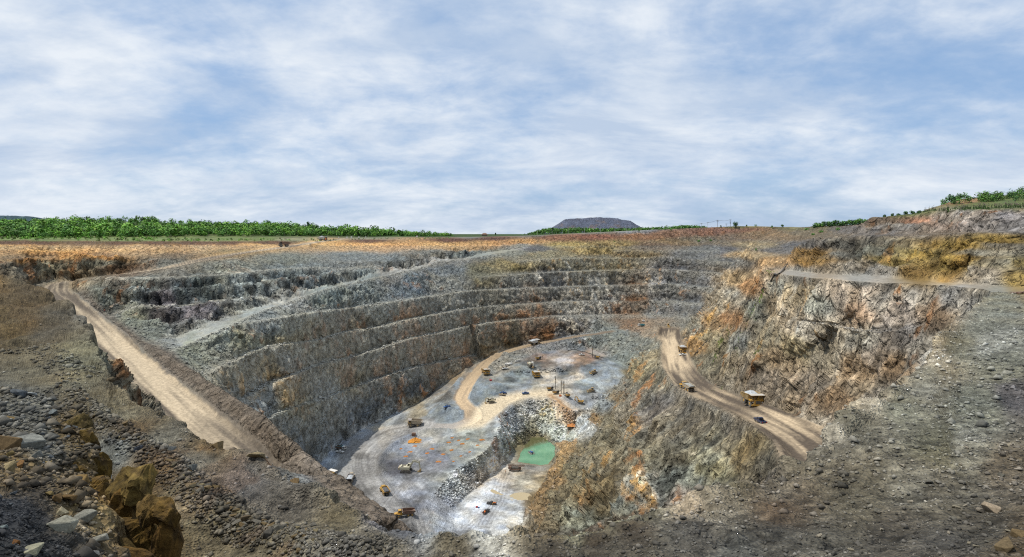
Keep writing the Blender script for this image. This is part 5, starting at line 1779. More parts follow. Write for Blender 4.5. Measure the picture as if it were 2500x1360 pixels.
for k, (u, v, D, w, h, lab) in enumerate(bushes):
    z = surf_z(u, D)
    crown_thing("bush", lab, "bush", Vector(((u - UC) / FL * D, D, z - .2)), w, h, GREEN_A if k < 4 else GREEN_B, 600 + k, 150, .3 * max(w, 2) / 4)
for (u, v, w, lab) in [(1770, 812, 9, "yellow-green grass patch on the ledge below the red gully"), (1800, 860, 9, "bright green grass patch on the scree of the right wall"),
                       (1845, 759, 8, "green grass tuft on the ledge of the cream cliff"), (1838, 886, 4, "small green tuft at the foot of the cream cliff")]:
    D = near_D(u, v, 190, 520)
    if D:
        rng = np.random.default_rng(int(u))
        n = 700
        xy = rng.normal(size=(n, 2)) * np.array([w * .36, w * .20])
        px_ = (u - UC) / FL * D + xy[:, 0]; py_ = D + xy[:, 1] * 1.5
        pz_ = np.array([surf_z(UC + FL * a / b, b) for a, b in zip(px_, py_)])
        p = np.stack([px_, py_, pz_], 1)
        a = rng.uniform(0, 6.28, n); t = np.stack([np.cos(a), np.sin(a), 0 * a], 1) * .12
        hgt = rng.uniform(.3, .75, (n, 1)) * np.array([[0, 0, 1]])
        q = np.stack([p - t, p + t, p + t * .4 + hgt, p - t * .4 + hgt], 1).reshape(-1, 3)
        cl = np.repeat(np.array([[0.16, 0.26, 0.03]]) * rng.uniform(.6, 1.4, (n, 1)), 4, 0)
        tag(mesh_ob("grass_patch", big_mesh("grass_patch", q, np.arange(len(q)).reshape(-1, 4), cl, "leaf"), M_LEAF), kind="stuff")

# ------------------------------------------------------------------ spoil heap beyond the rim
def spoil_heap():
    n, m = 240, 60
    D = 1750.0
    prof = [(1335, 562), (1350, 556), (1368, 545), (1382, 536), (1395, 535), (1420, 534), (1445, 532), (1460, 531), (1490, 532), (1510, 534), (1520, 538), (1540, 540), (1552, 547), (1566, 555), (1580, 560)]
    us = np.linspace(1325, 1590, n)
    crest = -(np.interp(us, [p[0] for p in prof], [p[1] for p in prof]) - HZ) / FL * D
    t = np.linspace(0, 1, m)
    XX = ((us - UC) / FL * D)[:, None] + 0 * t[None, :]
    hgt = np.where(t < .45, t / .45, np.where(t < .62, 1.0, (1 - t) / .38))
    YY = D - 70 + 170 * t[None, :] + 0 * XX
    c0 = -8.0
    ZZ = c0 + (crest[:, None] - c0) * hgt[None, :]
    nn = ridged(XX / 22, YY / 22, ZZ / 60, 3, .55, 300)
    ZZ = ZZ + 2.2 * nn * (hgt > .05) + 1.3 * fbm(XX / 9, YY / 9, ZZ / 9, 2, .6, 305)
    YY = YY + 5 * fbm(XX / 30, 0 * XX, ZZ / 50, 3, .6, 310)
    col = lin("646a7a")[None, None, :] * (1 + .35 * fbm(XX / 14, YY / 14, ZZ / 22, 3, .6, 320))[..., None] * K_ALB
    br = sstep(.15, .5, fbm(XX / 20, YY / 20, ZZ / 40, 3, .6, 330))[..., None]
    col = col * (1 - .5 * br) + lin("7a6450") * .5 * br
    co = np.stack([XX, YY, ZZ], -1).reshape(-1, 3)
    i = np.arange(n - 1)[:, None] * m + np.arange(m - 1)[None, :]
    q = np.stack([i, i + m, i + m + 1, i + 1], -1).reshape(-1, 4)
    me = big_mesh("spoil_heap", co, q, np.clip(col.reshape(-1, 3), .01, .8))
    tag(mesh_ob("spoil_heap", me, M_WALL), kind="structure")
    # far ridge at the left edge of the plain, haze painted in as blue
    us = np.linspace(-300, 130, 90)
    cr = -(np.interp(us, [-300, 0, 40, 80, 130], [526, 526, 527, 529, 536]) - HZ) / FL * 2600 + 2.5 * fbm(us / 9, us * 0, us * 0, 3, .6, 340)
    V = []
    for k, u in enumerate(us):
        x = (u - UC) / FL * 2600
        V += [(x, 2520, -8), (x, 2600, cr[k]), (x, 2700, -8)]
    Fq = []
    for k in range(len(us) - 1):
        a = 3 * k
        Fq += [(a, a + 3, a + 4, a + 1), (a + 1, a + 4, a + 5, a + 2)]
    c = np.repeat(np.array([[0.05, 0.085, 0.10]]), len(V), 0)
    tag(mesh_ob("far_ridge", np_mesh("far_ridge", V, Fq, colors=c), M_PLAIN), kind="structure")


spoil_heap()
print("veg", time.time() - T00)


# ------------------------------------------------------------------ machines
YEL = flat_mat("machine_yellow", (0.55, 0.30, 0.03), rough=.45, dirt=.22)
YEL_D = flat_mat("dusty_yellow", (0.40, 0.25, 0.07), rough=.6, dirt=.4)
CREAM = flat_mat("cream_paint", (0.62, 0.58, 0.42), rough=.5, dirt=.25)
WHITE = flat_mat("white_paint", (0.75, 0.74, 0.70), rough=.4, dirt=.15)
DKBLUE = flat_mat("navy_paint", (0.02, 0.035, 0.09), rough=.25, dirt=.12)
BLUE = flat_mat("blue_paint", (0.03, 0.12, 0.34), rough=.3, dirt=.15)
BLACK = flat_mat("black_paint", (0.02, 0.02, 0.022), rough=.3, dirt=.12)
TEAL = flat_mat("teal_paint", (0.05, 0.30, 0.34), rough=.5, dirt=.2)
STEEL = flat_mat("dark_steel", (0.06, 0.055, 0.05), rough=.6, dirt=.35)
BEDST = flat_mat("worn_bed_steel", (0.24, 0.20, 0.17), rough=.55, dirt=.5, dust=(.42, .40, .36))
RUST = flat_mat("rusty_steel", (0.16, 0.08, 0.05), rough=.8, dirt=.25)
PALEBED = flat_mat("scoured_steel", (0.50, 0.47, 0.42), rough=.5, dirt=.4, dust=(.5, .47, .42))
TYRE = flat_mat("tyre_rubber", (0.035, 0.033, 0.03), rough=.85, dirt=.45)
GLASS = flat_mat("cab_glass", (0.015, 0.02, 0.025), rough=.08, dirt=.03, spec=.7)
LAMP = flat_mat("lamp_glass", (0.75, 0.75, 0.7), rough=.2, dirt=.1)
REDL = flat_mat("red_lens", (0.45, 0.02, 0.02), rough=.3, dirt=.1)
RED = flat_mat("red_paint", (0.42, 0.03, 0.04), rough=.5, dirt=.15)
ORANGE = flat_mat("orange_paint", (0.65, 0.16, 0.02), rough=.5, dirt=.12)
TANP = flat_mat("tan_paint", (0.45, 0.36, 0.24), rough=.5, dirt=.3)
CONCR = flat_mat("concrete", (0.42, 0.41, 0.38), rough=.9, dirt=.2)
SKIN = flat_mat("skin", (0.30, 0.17, 0.11), rough=.6, dirt=.02)
PIPE = flat_mat("black_plastic", (0.015, 0.015, 0.016), rough=.5, dirt=.2)


class MB:
    def __init__(s):
        s.bm = bmesh.new()

    def box(s, x0, x1, y0, y1, z0, z1, bev=0.0, taper=None):
        v = []
        for z in (z0, z1):
            k = taper if (taper and z == z1) else 0
            for (x, y) in ((x0 + k, y0 + k), (x1 - k, y0 + k), (x1 - k, y1 - k), (x0 + k, y1 - k)):
                v.append(s.bm.verts.new((x, y, z)))
        f = [s.bm.faces.new([v[i] for i in q]) for q in ((3, 2, 1, 0), (4, 5, 6, 7), (0, 1, 5, 4), (1, 2, 6, 5), (2, 3, 7, 6), (3, 0, 4, 7))]
        if bev:
            e = {e for a in f for e in a.edges}
            bmesh.ops.bevel(s.bm, geom=list(e), offset=bev, segments=1, affect="EDGES")
        return s

    def prism(s, prof, y0, y1, bev=0.0):
        """side profile (x, z) given counter-clockwise, extruded across the machine"""
        a = [s.bm.verts.new((x, y0, z)) for x, z in prof]
        b = [s.bm.verts.new((x, y1, z)) for x, z in prof]
        n = len(prof)
        f = [s.bm.faces.new(a), s.bm.faces.new(b[::-1])]
        for i in range(n):
            f.append(s.bm.faces.new((a[(i + 1) % n], a[i], b[i], b[(i + 1) % n])))
        if bev:
            e = {e for q in f for e in q.edges}
            bmesh.ops.bevel(s.bm, geom=list(e), offset=bev, segments=1, affect="EDGES")
        return s

    def cyl(s, p0, p1, r0, r1=None, n=14):
        p0, p1 = Vector(p0), Vector(p1)
        r1 = r0 if r1 is None else r1
        d = (p1 - p0).normalized(); t = d.orthogonal().normalized(); b = d.cross(t)
        A = [s.bm.verts.new(p0 + (t * math.cos(6.28319 * i / n) + b * math.sin(6.28319 * i / n)) * r0) for i in range(n)]
        B = [s.bm.verts.new(p1 + (t * math.cos(6.28319 * i / n) + b * math.sin(6.28319 * i / n)) * r1) for i in range(n)]
        s.bm.faces.new(A[::-1]); s.bm.faces.new(B)
        for i in range(n):
            s.bm.faces.new((A[i], A[(i + 1) % n], B[(i + 1) % n], B[i]))
        return s

    def wheel(s, x, y, z, r, w, n=18):
        """tyre with shoulders and a recessed hub"""
        prof = [(r * .55, -w / 2 + .04), (r * .9, -w / 2), (r, -w * .32), (r, w * .32), (r * .9, w / 2), (r * .55, w / 2 - .04)]
        rings = []
        for rad, off in prof:
            rings.append([s.bm.verts.new((x + rad * math.cos(6.28319 * i / n), y + off, z + rad * math.sin(6.28319 * i / n))) for i in range(n)])
        for a, b in zip(rings, rings[1:]):
            for i in range(n):
                s.bm.faces.new((a[i], a[(i + 1) % n], b[(i + 1) % n], b[i]))
        s.bm.faces.new(rings[0][::-1]); s.bm.faces.new(rings[-1])
        return s

    def heap(s, x0, x1, y0, y1, z, h, seed=0, n=12, sharp=1.0):
        rg = random.Random(seed)
        g = []
        for i in range(n + 1):
            r = []
            for j in range(n + 1):
                a, b = i / n * 2 - 1, j / n * 2 - 1
                k = max(0.0, (1 - abs(a) ** 2.2) * (1 - abs(b) ** 2.2)) ** sharp
                r.append(s.bm.verts.new((x0 + (x1 - x0) * i / n, y0 + (y1 - y0) * j / n, z + h * k * rg.uniform(.8, 1.2) + rg.uniform(-.05, .08) * h)))
            g.append(r)
        for i in range(n):
            for j in range(n):
                s.bm.faces.new((g[i][j], g[i + 1][j], g[i + 1][j + 1], g[i][j + 1]))
        return s

    def beam(s, p0, p1, w, h0, h1=None):
        """tapered box section from p0 to p1; w is the width across (y)"""
        h1 = h0 if h1 is None else h1
        p0, p1 = Vector(p0), Vector(p1)
        d = (p1 - p0).normalized(); side = Vector((0, 1, 0)); up = d.cross(side).normalized()
        v = []
        for p, h in ((p0, h0), (p1, h1)):
            for a, b in ((-1, -1), (1, -1), (1, 1), (-1, 1)):
                v.append(s.bm.verts.new(p + side * a * w / 2 + up * b * h / 2))
        for q in ((3, 2, 1, 0), (4, 5, 6, 7), (0, 1, 5, 4), (1, 2, 6, 5), (2, 3, 7, 6), (3, 0, 4, 7)):
            s.bm.faces.new([v[i] for i in q])
        return s

    def build(s, name, mat, parent=None, smooth=False):
        me = bpy.data.meshes.new(name)
        bmesh.ops.recalc_face_normals(s.bm, faces=s.bm.faces)
        s.bm.to_mesh(me); s.bm.free()
        me.materials.append(mat)
        if smooth:
            me.polygons.foreach_set("use_smooth", np.ones(len(me.polygons), bool))
        return mesh_ob(name, me, None, parent)


def place(u, v, D=None, win=45):
    """standing point: the ground met by the line of sight near the expected distance"""
    d = near_D(u, v, D - win, D + win) if D else near_D(u, v, 120, 800)
    if d is None:
        d = D
    return Vector(((u - UC) / FL * d, d, surf_z(u, d)))


def rock_load(hexc, seed):
    return flat_mat("rock_load", tuple(lin(hexc)), rough=.95, dirt=.5, scale=2.5, dust=tuple(lin(hexc) * .45))


LOAD_PALE = rock_load("c3c8cc", 1)
LOAD_DARK = rock_load("66676a", 2)
LOAD_MID = rock_load("a8a8a2", 3)


def wheels(root, spec, rim_mat):
    for (x, y, r, w) in spec:
        o = MB().wheel(x, y, r, r, w).build("wheel", TYRE, root, False)
        s = 1 if y > 0 else -1
        MB().cyl((x, y + s * (w / 2 - .10), r), (x, y + s * (w / 2 + .02), r), r * .5, r * .34, 12).build("rim", rim_mat, o)


def haul_truck(label, loc, rz, body=YEL, bed=YEL_D, inside=PALEBED, load=None, tip=0.0, group="rigid haul trucks in the pit"):
    t = thing("haul_truck", label, "haul truck", loc, rz, group)
    MB().box(-4.3, 4.2, -.75, .75, 1.15, 2.0, .08).box(-2.7, -1.2, -1.5, 1.5, .9, 1.8).box(2.3, 3.6, -1.7, 1.7, 1.0, 1.6).build("chassis", STEEL, t)
    wheels(t, [(2.9, 2.15, 1.38, .95), (2.9, -2.15, 1.38, .95), (-2.1, 2.35, 1.38, .85), (-2.1, 1.4, 1.38, .85), (-2.1, -2.35, 1.38, .85), (-2.1, -1.4, 1.38, .85)], body)
    MB().box(3.3, 4.75, -1.25, 1.25, 1.5, 2.95, .06).box(2.4, 4.3, -2.75, -1.3, 2.5, 2.95, .05).box(2.4, 4.3, 1.3, 2.75, 2.5, 2.95, .05).build("engine_hood", body, t)
    MB().box(4.76, 4.82, -.95, .95, 1.6, 2.8).build("grille", STEEL, t)
    MB().box(4.6, 5.05, -2.5, 2.5, .95, 1.45, .05).build("bumper", body, t)
    for y in (-1.75, 1.75):
        MB().box(4.3, 4.5, y - .3, y + .3, 2.1, 2.45, .03).build("headlight", LAMP, t)
    MB().box(2.3, 4.75, -2.75, 2.75, 2.96, 3.1).build("deck", body, t)
    c = MB().box(2.75, 4.25, .35, 2.05, 3.1, 4.5, .06, .08).build("cab", body, t)
    MB().box(4.1, 4.27, .55, 1.85, 3.6, 4.3).box(3.0, 4.05, 1.93, 2.06, 3.6, 4.3).box(3.0, 4.05, .34, .45, 3.6, 4.3).build("window", GLASS, c)
    MB().cyl((3.6, -1.5, 3.1), (3.6, -1.5, 3.8), .38).cyl((3.6, -.6, 3.1), (3.6, -.6, 3.7), .3).build("air_cleaner", STEEL, t)
    r = MB()
    for y in (-2.7, -1.4, 0.2, 2.7):
        r.cyl((4.7, y, 3.1), (4.7, y, 4.0), .04, n=6)
    r.cyl((4.7, -2.7, 4.0), (4.7, 2.7, 4.0), .04, n=6).cyl((4.7, -2.7, 3.55), (4.7, 2.7, 3.55), .035, n=6).build("handrail", body, t)
    l = MB().beam((5.0, -1.9, 1.2), (4.8, -1.2, 3.0), .5, .08, .08)
    l.build("ladder", body, t)
    for y in (-2.9, 2.9):
        MB().cyl((4.4, y * .93, 3.1), (4.4, y, 3.6), .03, n=6).box(4.35, 4.45, y - .18, y + .18, 3.5, 4.05).build("mirror", STEEL, t)
    # dump body: two side walls, floor, front wall and canopy
    b = MB()
    side = [(2.25, 4.75), (1.85, 2.55), (-1.2, 2.1), (-3.4, 2.15), (-5.3, 3.25), (-5.35, 3.75), (-4.4, 4.15)]
    b.prism(side[::-1], -2.75, -2.55).prism(side[::-1], 2.55, 2.75)
    b.prism([(1.85, 2.55), (1.85, 2.75), (-1.2, 2.3), (-3.4, 2.35), (-5.3, 3.42), (-5.3, 3.25), (-3.4, 2.15), (-1.2, 2.1)], -2.55, 2.55)
    b.prism([(1.85, 2.55), (2.05, 2.55), (2.45, 4.75), (2.25, 4.75)], -2.55, 2.55)
    b.box(2.26, 4.95, -2.75, 2.75, 4.76, 4.95, .04)
    for x in (-3.6, -2.4, -1.2, 0, 1.2):
        b.box(x - .1, x + .1, -2.9, -2.76, 2.5, 4.05 + .1 * (x + 3)).box(x - .1, x + .1, 2.76, 2.9, 2.5, 4.05 + .1 * (x + 3))
    for y in (-2.72, 2.72):
        b.beam((2.25, y, 4.78), (-4.4, y, 4.2), .36, .2)
    bo = b.build("dump_bed", bed, t)
    MB().prism([(1.84, 2.78), (1.84, 2.86), (-1.2, 2.41), (-3.4, 2.46), (-5.2, 3.46), (-5.2, 3.4), (-3.4, 2.36), (-1.2, 2.31)], -2.54, 2.54).box(2.3, 4.9, -2.7, 2.7, 4.955, 4.97).build("bed_lining", inside, bo)
    if tip:
        bo.location = (-3.4 + 3.4 * math.cos(tip), 0, 2.15 - 2.15 + 3.4 * math.sin(tip) * .3)
        bo.rotation_euler = (0, -(-tip), 0)
    if load:
        MB().heap(-4.3, 2.2, -2.5, 2.5, 3.7, 1.6, 3).build("load", load, bo)
    return t


def dump_truck_6x6(label, loc, rz, load=None, bed=YEL_D, inside=BEDST, body=YEL):
    t = thing("articulated_truck", label, "dump truck", loc, rz, "articulated dump trucks")
    wheels(t, [(3.3, 1.25, .93, .65), (3.3, -1.25, .93, .65), (-1.4, 1.25, .93, .65), (-1.4, -1.25, .93, .65), (-3.3, 1.25, .93, .65), (-3.3, -1.25, .93, .65)], body)
    MB().box(-4.4, 1.0, -.55, .55, .95, 1.5, .05).box(.7, 1.5, -.4, .4, .9, 1.6).build("chassis", STEEL, t)
    MB().prism([(1.4, 1.1), (5.3, 1.1), (5.45, 1.5), (5.2, 2.05), (3.6, 2.45), (1.4, 2.45)], -1.0, 1.0, .06).box(2.4, 4.2, -1.6, -1.0, 1.85, 2.05, .03).box(2.4, 4.2, 1.0, 1.6, 1.85, 2.05, .03).build("hood", body, t)
    MB().box(5.1, 5.6, -1.45, 1.45, .75, 1.15, .05).build("bumper", STEEL, t)
    for y in (-.8, .8):
        MB().box(5.36, 5.48, y - .18, y + .18, 1.4, 1.62).build("headlight", LAMP, t)
    c = MB().prism([(1.75, 2.45), (3.55, 2.45), (3.3, 3.55), (1.85, 3.6)], -.95, .95, .07).build("cab", body, t)
    MB().prism([(2.0, 2.7), (3.25, 2.7), (3.1, 3.35), (2.0, 3.38)], -1.0, 1.0).prism([(3.4, 2.6), (3.58, 2.6), (3.37, 3.4), (3.2, 3.4)], -.8, .8).build("window", GLASS, c)
    MB().cyl((1.6, -1.1, 2.2), (1.6, -1.1, 3.7), .12).build("exhaust", STEEL, t)
    for y in (-1.5, 1.5):
        MB().cyl((3.4, y * .7, 2.6), (3.7, y, 2.9), .03, n=6).box(3.65, 3.75, y - .12, y + .12, 2.75, 3.2).build("mirror", STEEL, t)
    b = MB()
    side = [(1.35, 3.35), (1.0, 1.95), (-3.0, 1.6), (-4.9, 2.35), (-5.1, 2.8), (-4.2, 3.1)]
    b.prism(side[::-1], -1.7, -1.58).prism(side[::-1], 1.58, 1.7)
    b.prism([(1.0, 1.95), (1.0, 2.08), (-3.0, 1.73), (-4.9, 2.47), (-4.9, 2.35), (-3.0, 1.6)], -1.58, 1.58)
    b.prism([(1.0, 1.95), (1.12, 1.95), (1.47, 3.35), (1.35, 3.35)], -1.58, 1.58).box(1.2, 1.55, -1.7, 1.7, 3.36, 3.5)
    for y in (-1.68, 1.68):
        b.beam((1.35, y, 3.38), (-4.2, y, 3.12), .24, .16)
    bo = b.build("dump_bed", bed, t)
    MB().prism([(.98, 2.12), (.98, 2.18), (-3.0, 1.83), (-4.8, 2.53), (-4.8, 2.48), (-3.0, 1.76)], -1.57, 1.57).build("bed_lining", inside, bo)
    if load:
        MB().heap(-4.3, 1.3, -1.55, 1.55, 2.75, .85, 5).build("load", load, bo)
    return t


def track_profile(L, h):
    r = h / 2
    p = []
    for i in range(7):
        a = -math.pi / 2 + math.pi * i / 6
        p.append((L / 2 - r + r * math.cos(a), r + r * math.sin(a)))
    for i in range(7):
        a = math.pi / 2 + math.pi * i / 6
        p.append((-L / 2 + r + r * math.cos(a), r + r * math.sin(a)))
    return p


def tracks(t, L, h, gauge, w):
    for s in (-1, 1):
        y = s * gauge / 2
        m = MB().prism(track_profile(L, h), y - w / 2, y + w / 2)
        n = int(L / .55)
        for k in range(n):
            x = -L / 2 + h / 2 + (L - h) * k / max(1, n - 1)
            m.box(x - .1, x + .1, y - w / 2 - .03, y + w / 2 + .03, h, h + .06)
        o = m.build("track", STEEL, t)
        MB().prism(track_profile(L * .82, h * .55), y - w / 2 - .05, y + w / 2 + .05).build("track_frame", STEEL, o).location.z = h * .22


def excavator(label, loc, rz, sc=1.0, paint=CREAM, arm=CREAM, swing=0.0, pose="dig", group="excavators in the pit", stripe=None):
    t = thing("excavator", label, "excavator", loc, rz, group)
    t.scale = (sc,) * 3
    tracks(t, 6.4, 1.5, 4.0, .8)
    MB().box(-1.6, 1.6, -1.6, 1.6, .6, 1.6, .1).cyl((0, 0, 1.4), (0, 0, 1.9), 1.3).build("undercarriage", STEEL, t)
    h = MB().box(-3.6, 2.2, -2.0, -.75, 1.9, 3.5, .08).box(-3.6, .4, -.75, 2.0, 1.9, 3.6, .08).box(.4, 2.2, .75, 2.0, 1.9, 2.5, .05).build("house", paint, t)
    MB().box(-4.5, -3.58, -2.0, 2.0, 1.75, 3.2, .15).build("counterweight", stripe or paint, t)
    MB().box(-2.9, -1.5, -1.7, -.9, 3.5, 3.8).box(-2.7, -.4, .1, 1.7, 3.6, 3.85).cyl((-2.2, -.2, 3.4), (-2.2, -.2, 4.3), .13, n=8).build("engine_cover", STEEL, t)
    c = MB().box(.6, 2.7, .85, 2.05, 2.5, 4.6, .08, .06).build("cab", paint, t)
    MB().box(2.56, 2.74, 1.0, 1.9, 3.0, 4.35).box(.8, 2.5, 1.96, 2.07, 3.3, 4.35).box(.8, 2.5, .82, .93, 3.3, 4.35).build("window", GLASS, c)
    r = MB()
    for x in (-3.5, -2, -.5):
        r.cyl((x, 1.95, 3.6), (x, 1.95, 4.4), .04, n=6)
    r.cyl((-3.5, 1.95, 4.4), (-.5, 1.95, 4.4), .04, n=6).build("handrail", STEEL, t)
    if pose == "dig":
        P = [(1.2, 2.6), (4.3, 6.5), (7.6, 5.7), (8.3, 1.9)]
    elif pose == "high":
        P = [(1.2, 2.6), (3.2, 6.4), (5.2, 7.9), (6.6, 4.6)]
    else:
        P = [(1.2, 2.6), (3.6, 4.9), (6.0, 4.2), (5.6, 1.2)]
    b = MB().beam((P[0][0], 0, P[0][1]), (P[1][0], 0, P[1][1]), .7, .75, 1.15).beam((P[1][0], 0, P[1][1]), (P[2][0], 0, P[2][1]), .66, 1.15, .6)
    bo = b.build("boom", arm, t)
    s_ = MB().beam((P[2][0] + (P[2][0] - P[3][0]) * .18, 0, P[2][1] + (P[2][1] - P[3][1]) * .18), (P[3][0], 0, P[3][1]), .55, .9, .45).build("stick", arm, t)
    cy = MB()
    for y in (-.55, .55):
        cy.cyl((2.1, y, 2.4), ((P[0][0] + P[1][0]) / 2 + .9, y, (P[0][1] + P[1][1]) / 2 + .4), .14, n=8)
    cy.cyl((P[1][0] + .4, 0, P[1][1] + .75), (P[2][0] + .35, 0, P[2][1] + .75), .15, n=8)
    cy.build("hydraulic_cylinder", STEEL, t)
    x, z = P[3]
    bk = MB().prism([(x - .25, z + .25), (x + .35, z + .2), (x + .55, z - .8), (x + .1, z - 1.55), (x - 1.0, z - 1.6), (x - 1.35, z - 1.25), (x - .6, z - .9)], -.85, .85, .04)
    for y in (-.7, -.35, 0, .35, .7):
        bk.prism([(x - 1.0, z - 1.6), (x - 1.3, z - 1.2), (x - 1.75, z - 1.35)], y - .08, y + .08)
    bk.build("bucket", YEL_D if paint is CREAM else paint, t)
    return t


def pickup(label, loc, rz, paint, kind="pickup", rear_glass=True, load=None, name=None):
    t = thing("pickup_truck", label, "pickup truck", loc, rz, "pickup trucks in the pit")
    lower = [(-2.6, .45), (2.55, .45), (2.65, .75), (2.6, 1.0), (1.15, 1.12), (-2.6, 1.08)]
    if kind == "pickup":
        b = MB().prism(lower[:4] + [(1.15, 1.12), (-.75, 1.12), (-.75, .62), (-2.5, .62), (-2.6, .62)], -.88, .88, .03)
        b.box(-2.6, -.75, -.9, -.8, .62, 1.1).box(-2.6, -.75, .8, .9, .62, 1.1).box(-2.65, -2.55, -.9, .9, .62, 1.1)
    else:
        b = MB().prism(lower, -.9, .9, .04)
    body = b.build("body", paint, t)
    x0 = -.75 if kind == "pickup" else -2.45
    c = MB().prism([(x0, 1.1), (1.25, 1.1), (.55, 1.72), (x0 + .25, 1.76)], -.8, .8, .05).build("cab", paint, t)
    MB().prism([(1.05, 1.18), (1.27, 1.14), (.62, 1.70), (.45, 1.68)], -.7, .7).build("windscreen", GLASS, c)
    MB().prism([(x0 + .2, 1.18), (.95, 1.18), (.45, 1.64), (x0 + .35, 1.67)], -.82, .82).box(x0 - .02, x0 + .16, -.68, .68, 1.2, 1.62).build("side_window", GLASS, c)
    wheels(t, [(1.65, .8, .38, .26), (1.65, -.8, .38, .26), (-1.6, .8, .38, .26), (-1.6, -.8, .38, .26)], STEEL)
    for y in (-.7, .7):
        MB().box(2.55, 2.68, y - .16, y + .16, .72, .92).build("headlight", LAMP, t)
        MB().box(-2.69, -2.6, y - .1, y + .1, .72, 1.05).build("tail_light", REDL, t)
    MB().box(2.55, 2.78, -.85, .85, .42, .64, .03).box(-2.82, -2.6, -.8, .8, .42, .6, .03).build("bumper", STEEL, t)
    if load:
        MB().box(-2.4, -1.6, -.6, .1, .64, 1.25).box(-1.5, -1.0, -.3, .6, .64, 1.35).build("cargo", load, t)
    return t


def small_truck(label, loc, rz, cab_paint, bed_kind, bed_mat, name="dump_truck", cat="truck"):
    t = thing(name, label, cat, loc, rz)
    MB().box(-3.4, 2.6, -.45, .45, .65, .95).build("chassis", STEEL, t)
    c = MB().prism([(1.3, .7), (3.2, .7), (3.25, 1.5), (3.05, 2.5), (1.3, 2.55)], -1.1, 1.1, .06).build("cab", cab_paint, t)
    MB().prism([(3.12, 1.55), (3.28, 1.52), (3.1, 2.35), (2.95, 2.35)], -.95, .95).box(1.9, 2.9, -1.13, 1.13, 1.6, 2.25).build("window", GLASS, c)
    wheels(t, [(2.2, 1.0, .5, .35), (2.2, -1.0, .5, .35), (-1.3, 1.0, .5, .45), (-1.3, -1.0, .5, .45), (-2.5, 1.0, .5, .45), (-2.5, -1.0, .5, .45)], STEEL)
    if bed_kind == "tipper":
        b = MB().box(-3.6, 1.1, -1.2, 1.2, 1.0, 1.15).box(-3.6, 1.1, -1.25, -1.12, 1.0, 2.2).box(-3.6, 1.1, 1.12, 1.25, 1.0, 2.2).box(.95, 1.1, -1.2, 1.2, 1.0, 2.5).box(-3.65, -3.5, -1.2, 1.2, 1.0, 2.1)
        bo = b.build("tipper_bed", bed_mat, t)
        MB().box(-3.6, 1.1, 1.12, 1.28, 2.2, 2.35).box(-3.6, 1.1, -1.28, -1.12, 2.2, 2.35).box(.9, 1.15, -1.2, 1.2, 2.5, 2.62).build("bed_rim", TEAL, bo)
    else:
        MB().cyl((-3.4, 0, 1.85), (1.0, 0, 1.85), .95, n=18).box(-3.3, .9, -.5, .5, .9, 1.2).build("tank", bed_mat, t, True)
        MB().cyl((-2.4, 0, 2.7), (-2.4, 0, 2.95), .3).cyl((-.4, 0, 2.7), (-.4, 0, 2.95), .3).build("hatch", STEEL, t)
    for y in (-.8, .8):
        MB().box(3.2, 3.3, y - .15, y + .15, .9, 1.1).build("headlight", LAMP, t)
    return t


def dozer(label, loc, rz, paint=YEL_D):
    t = thing("bulldozer", label, "bulldozer", loc, rz, "bulldozers in the pit")
    tracks(t, 4.6, 1.25, 2.4, .65)
    MB().box(-1.9, 2.2, -.8, .8, .8, 1.9, .06).box(.2, 2.2, -.7, .7, 1.9, 2.3, .08).build("body", paint, t)
    c = MB().box(-1.5, .1, -.85, .85, 1.9, 3.2, .06, .1).box(-1.6, .2, -.95, .95, 3.2, 3.32).build("cab", paint, t)
    MB().box(-1.3, -.05, -.87, .87, 2.3, 3.05).box(-.04, .06, -.65, .65, 2.3, 3.0).build("window", GLASS, c)
    bl = MB()
    bl.prism([(3.3, .15), (3.5, .15), (3.25, .8), (3.55, 1.65), (3.35, 1.65), (3.05, .8)], -2.1, 2.1)
    bl.build("blade", paint, t)
    MB().beam((.5, -1.75, .7), (3.2, -1.75, .6), .2, .3).beam((.5, 1.75, .7), (3.2, 1.75, .6), .2, .3).build("push_arm", paint, t)
    MB().box(-2.9, -1.9, -.9, .9, 1.0, 1.4).beam((-2.8, 0, 1.4), (-3.2, 0, .1), .3, .35, .15).build("ripper", STEEL, t)
    MB().cyl((1.3, .3, 2.2), (1.3, .3, 3.1), .1, n=8).build("exhaust", STEEL, t)
    return t


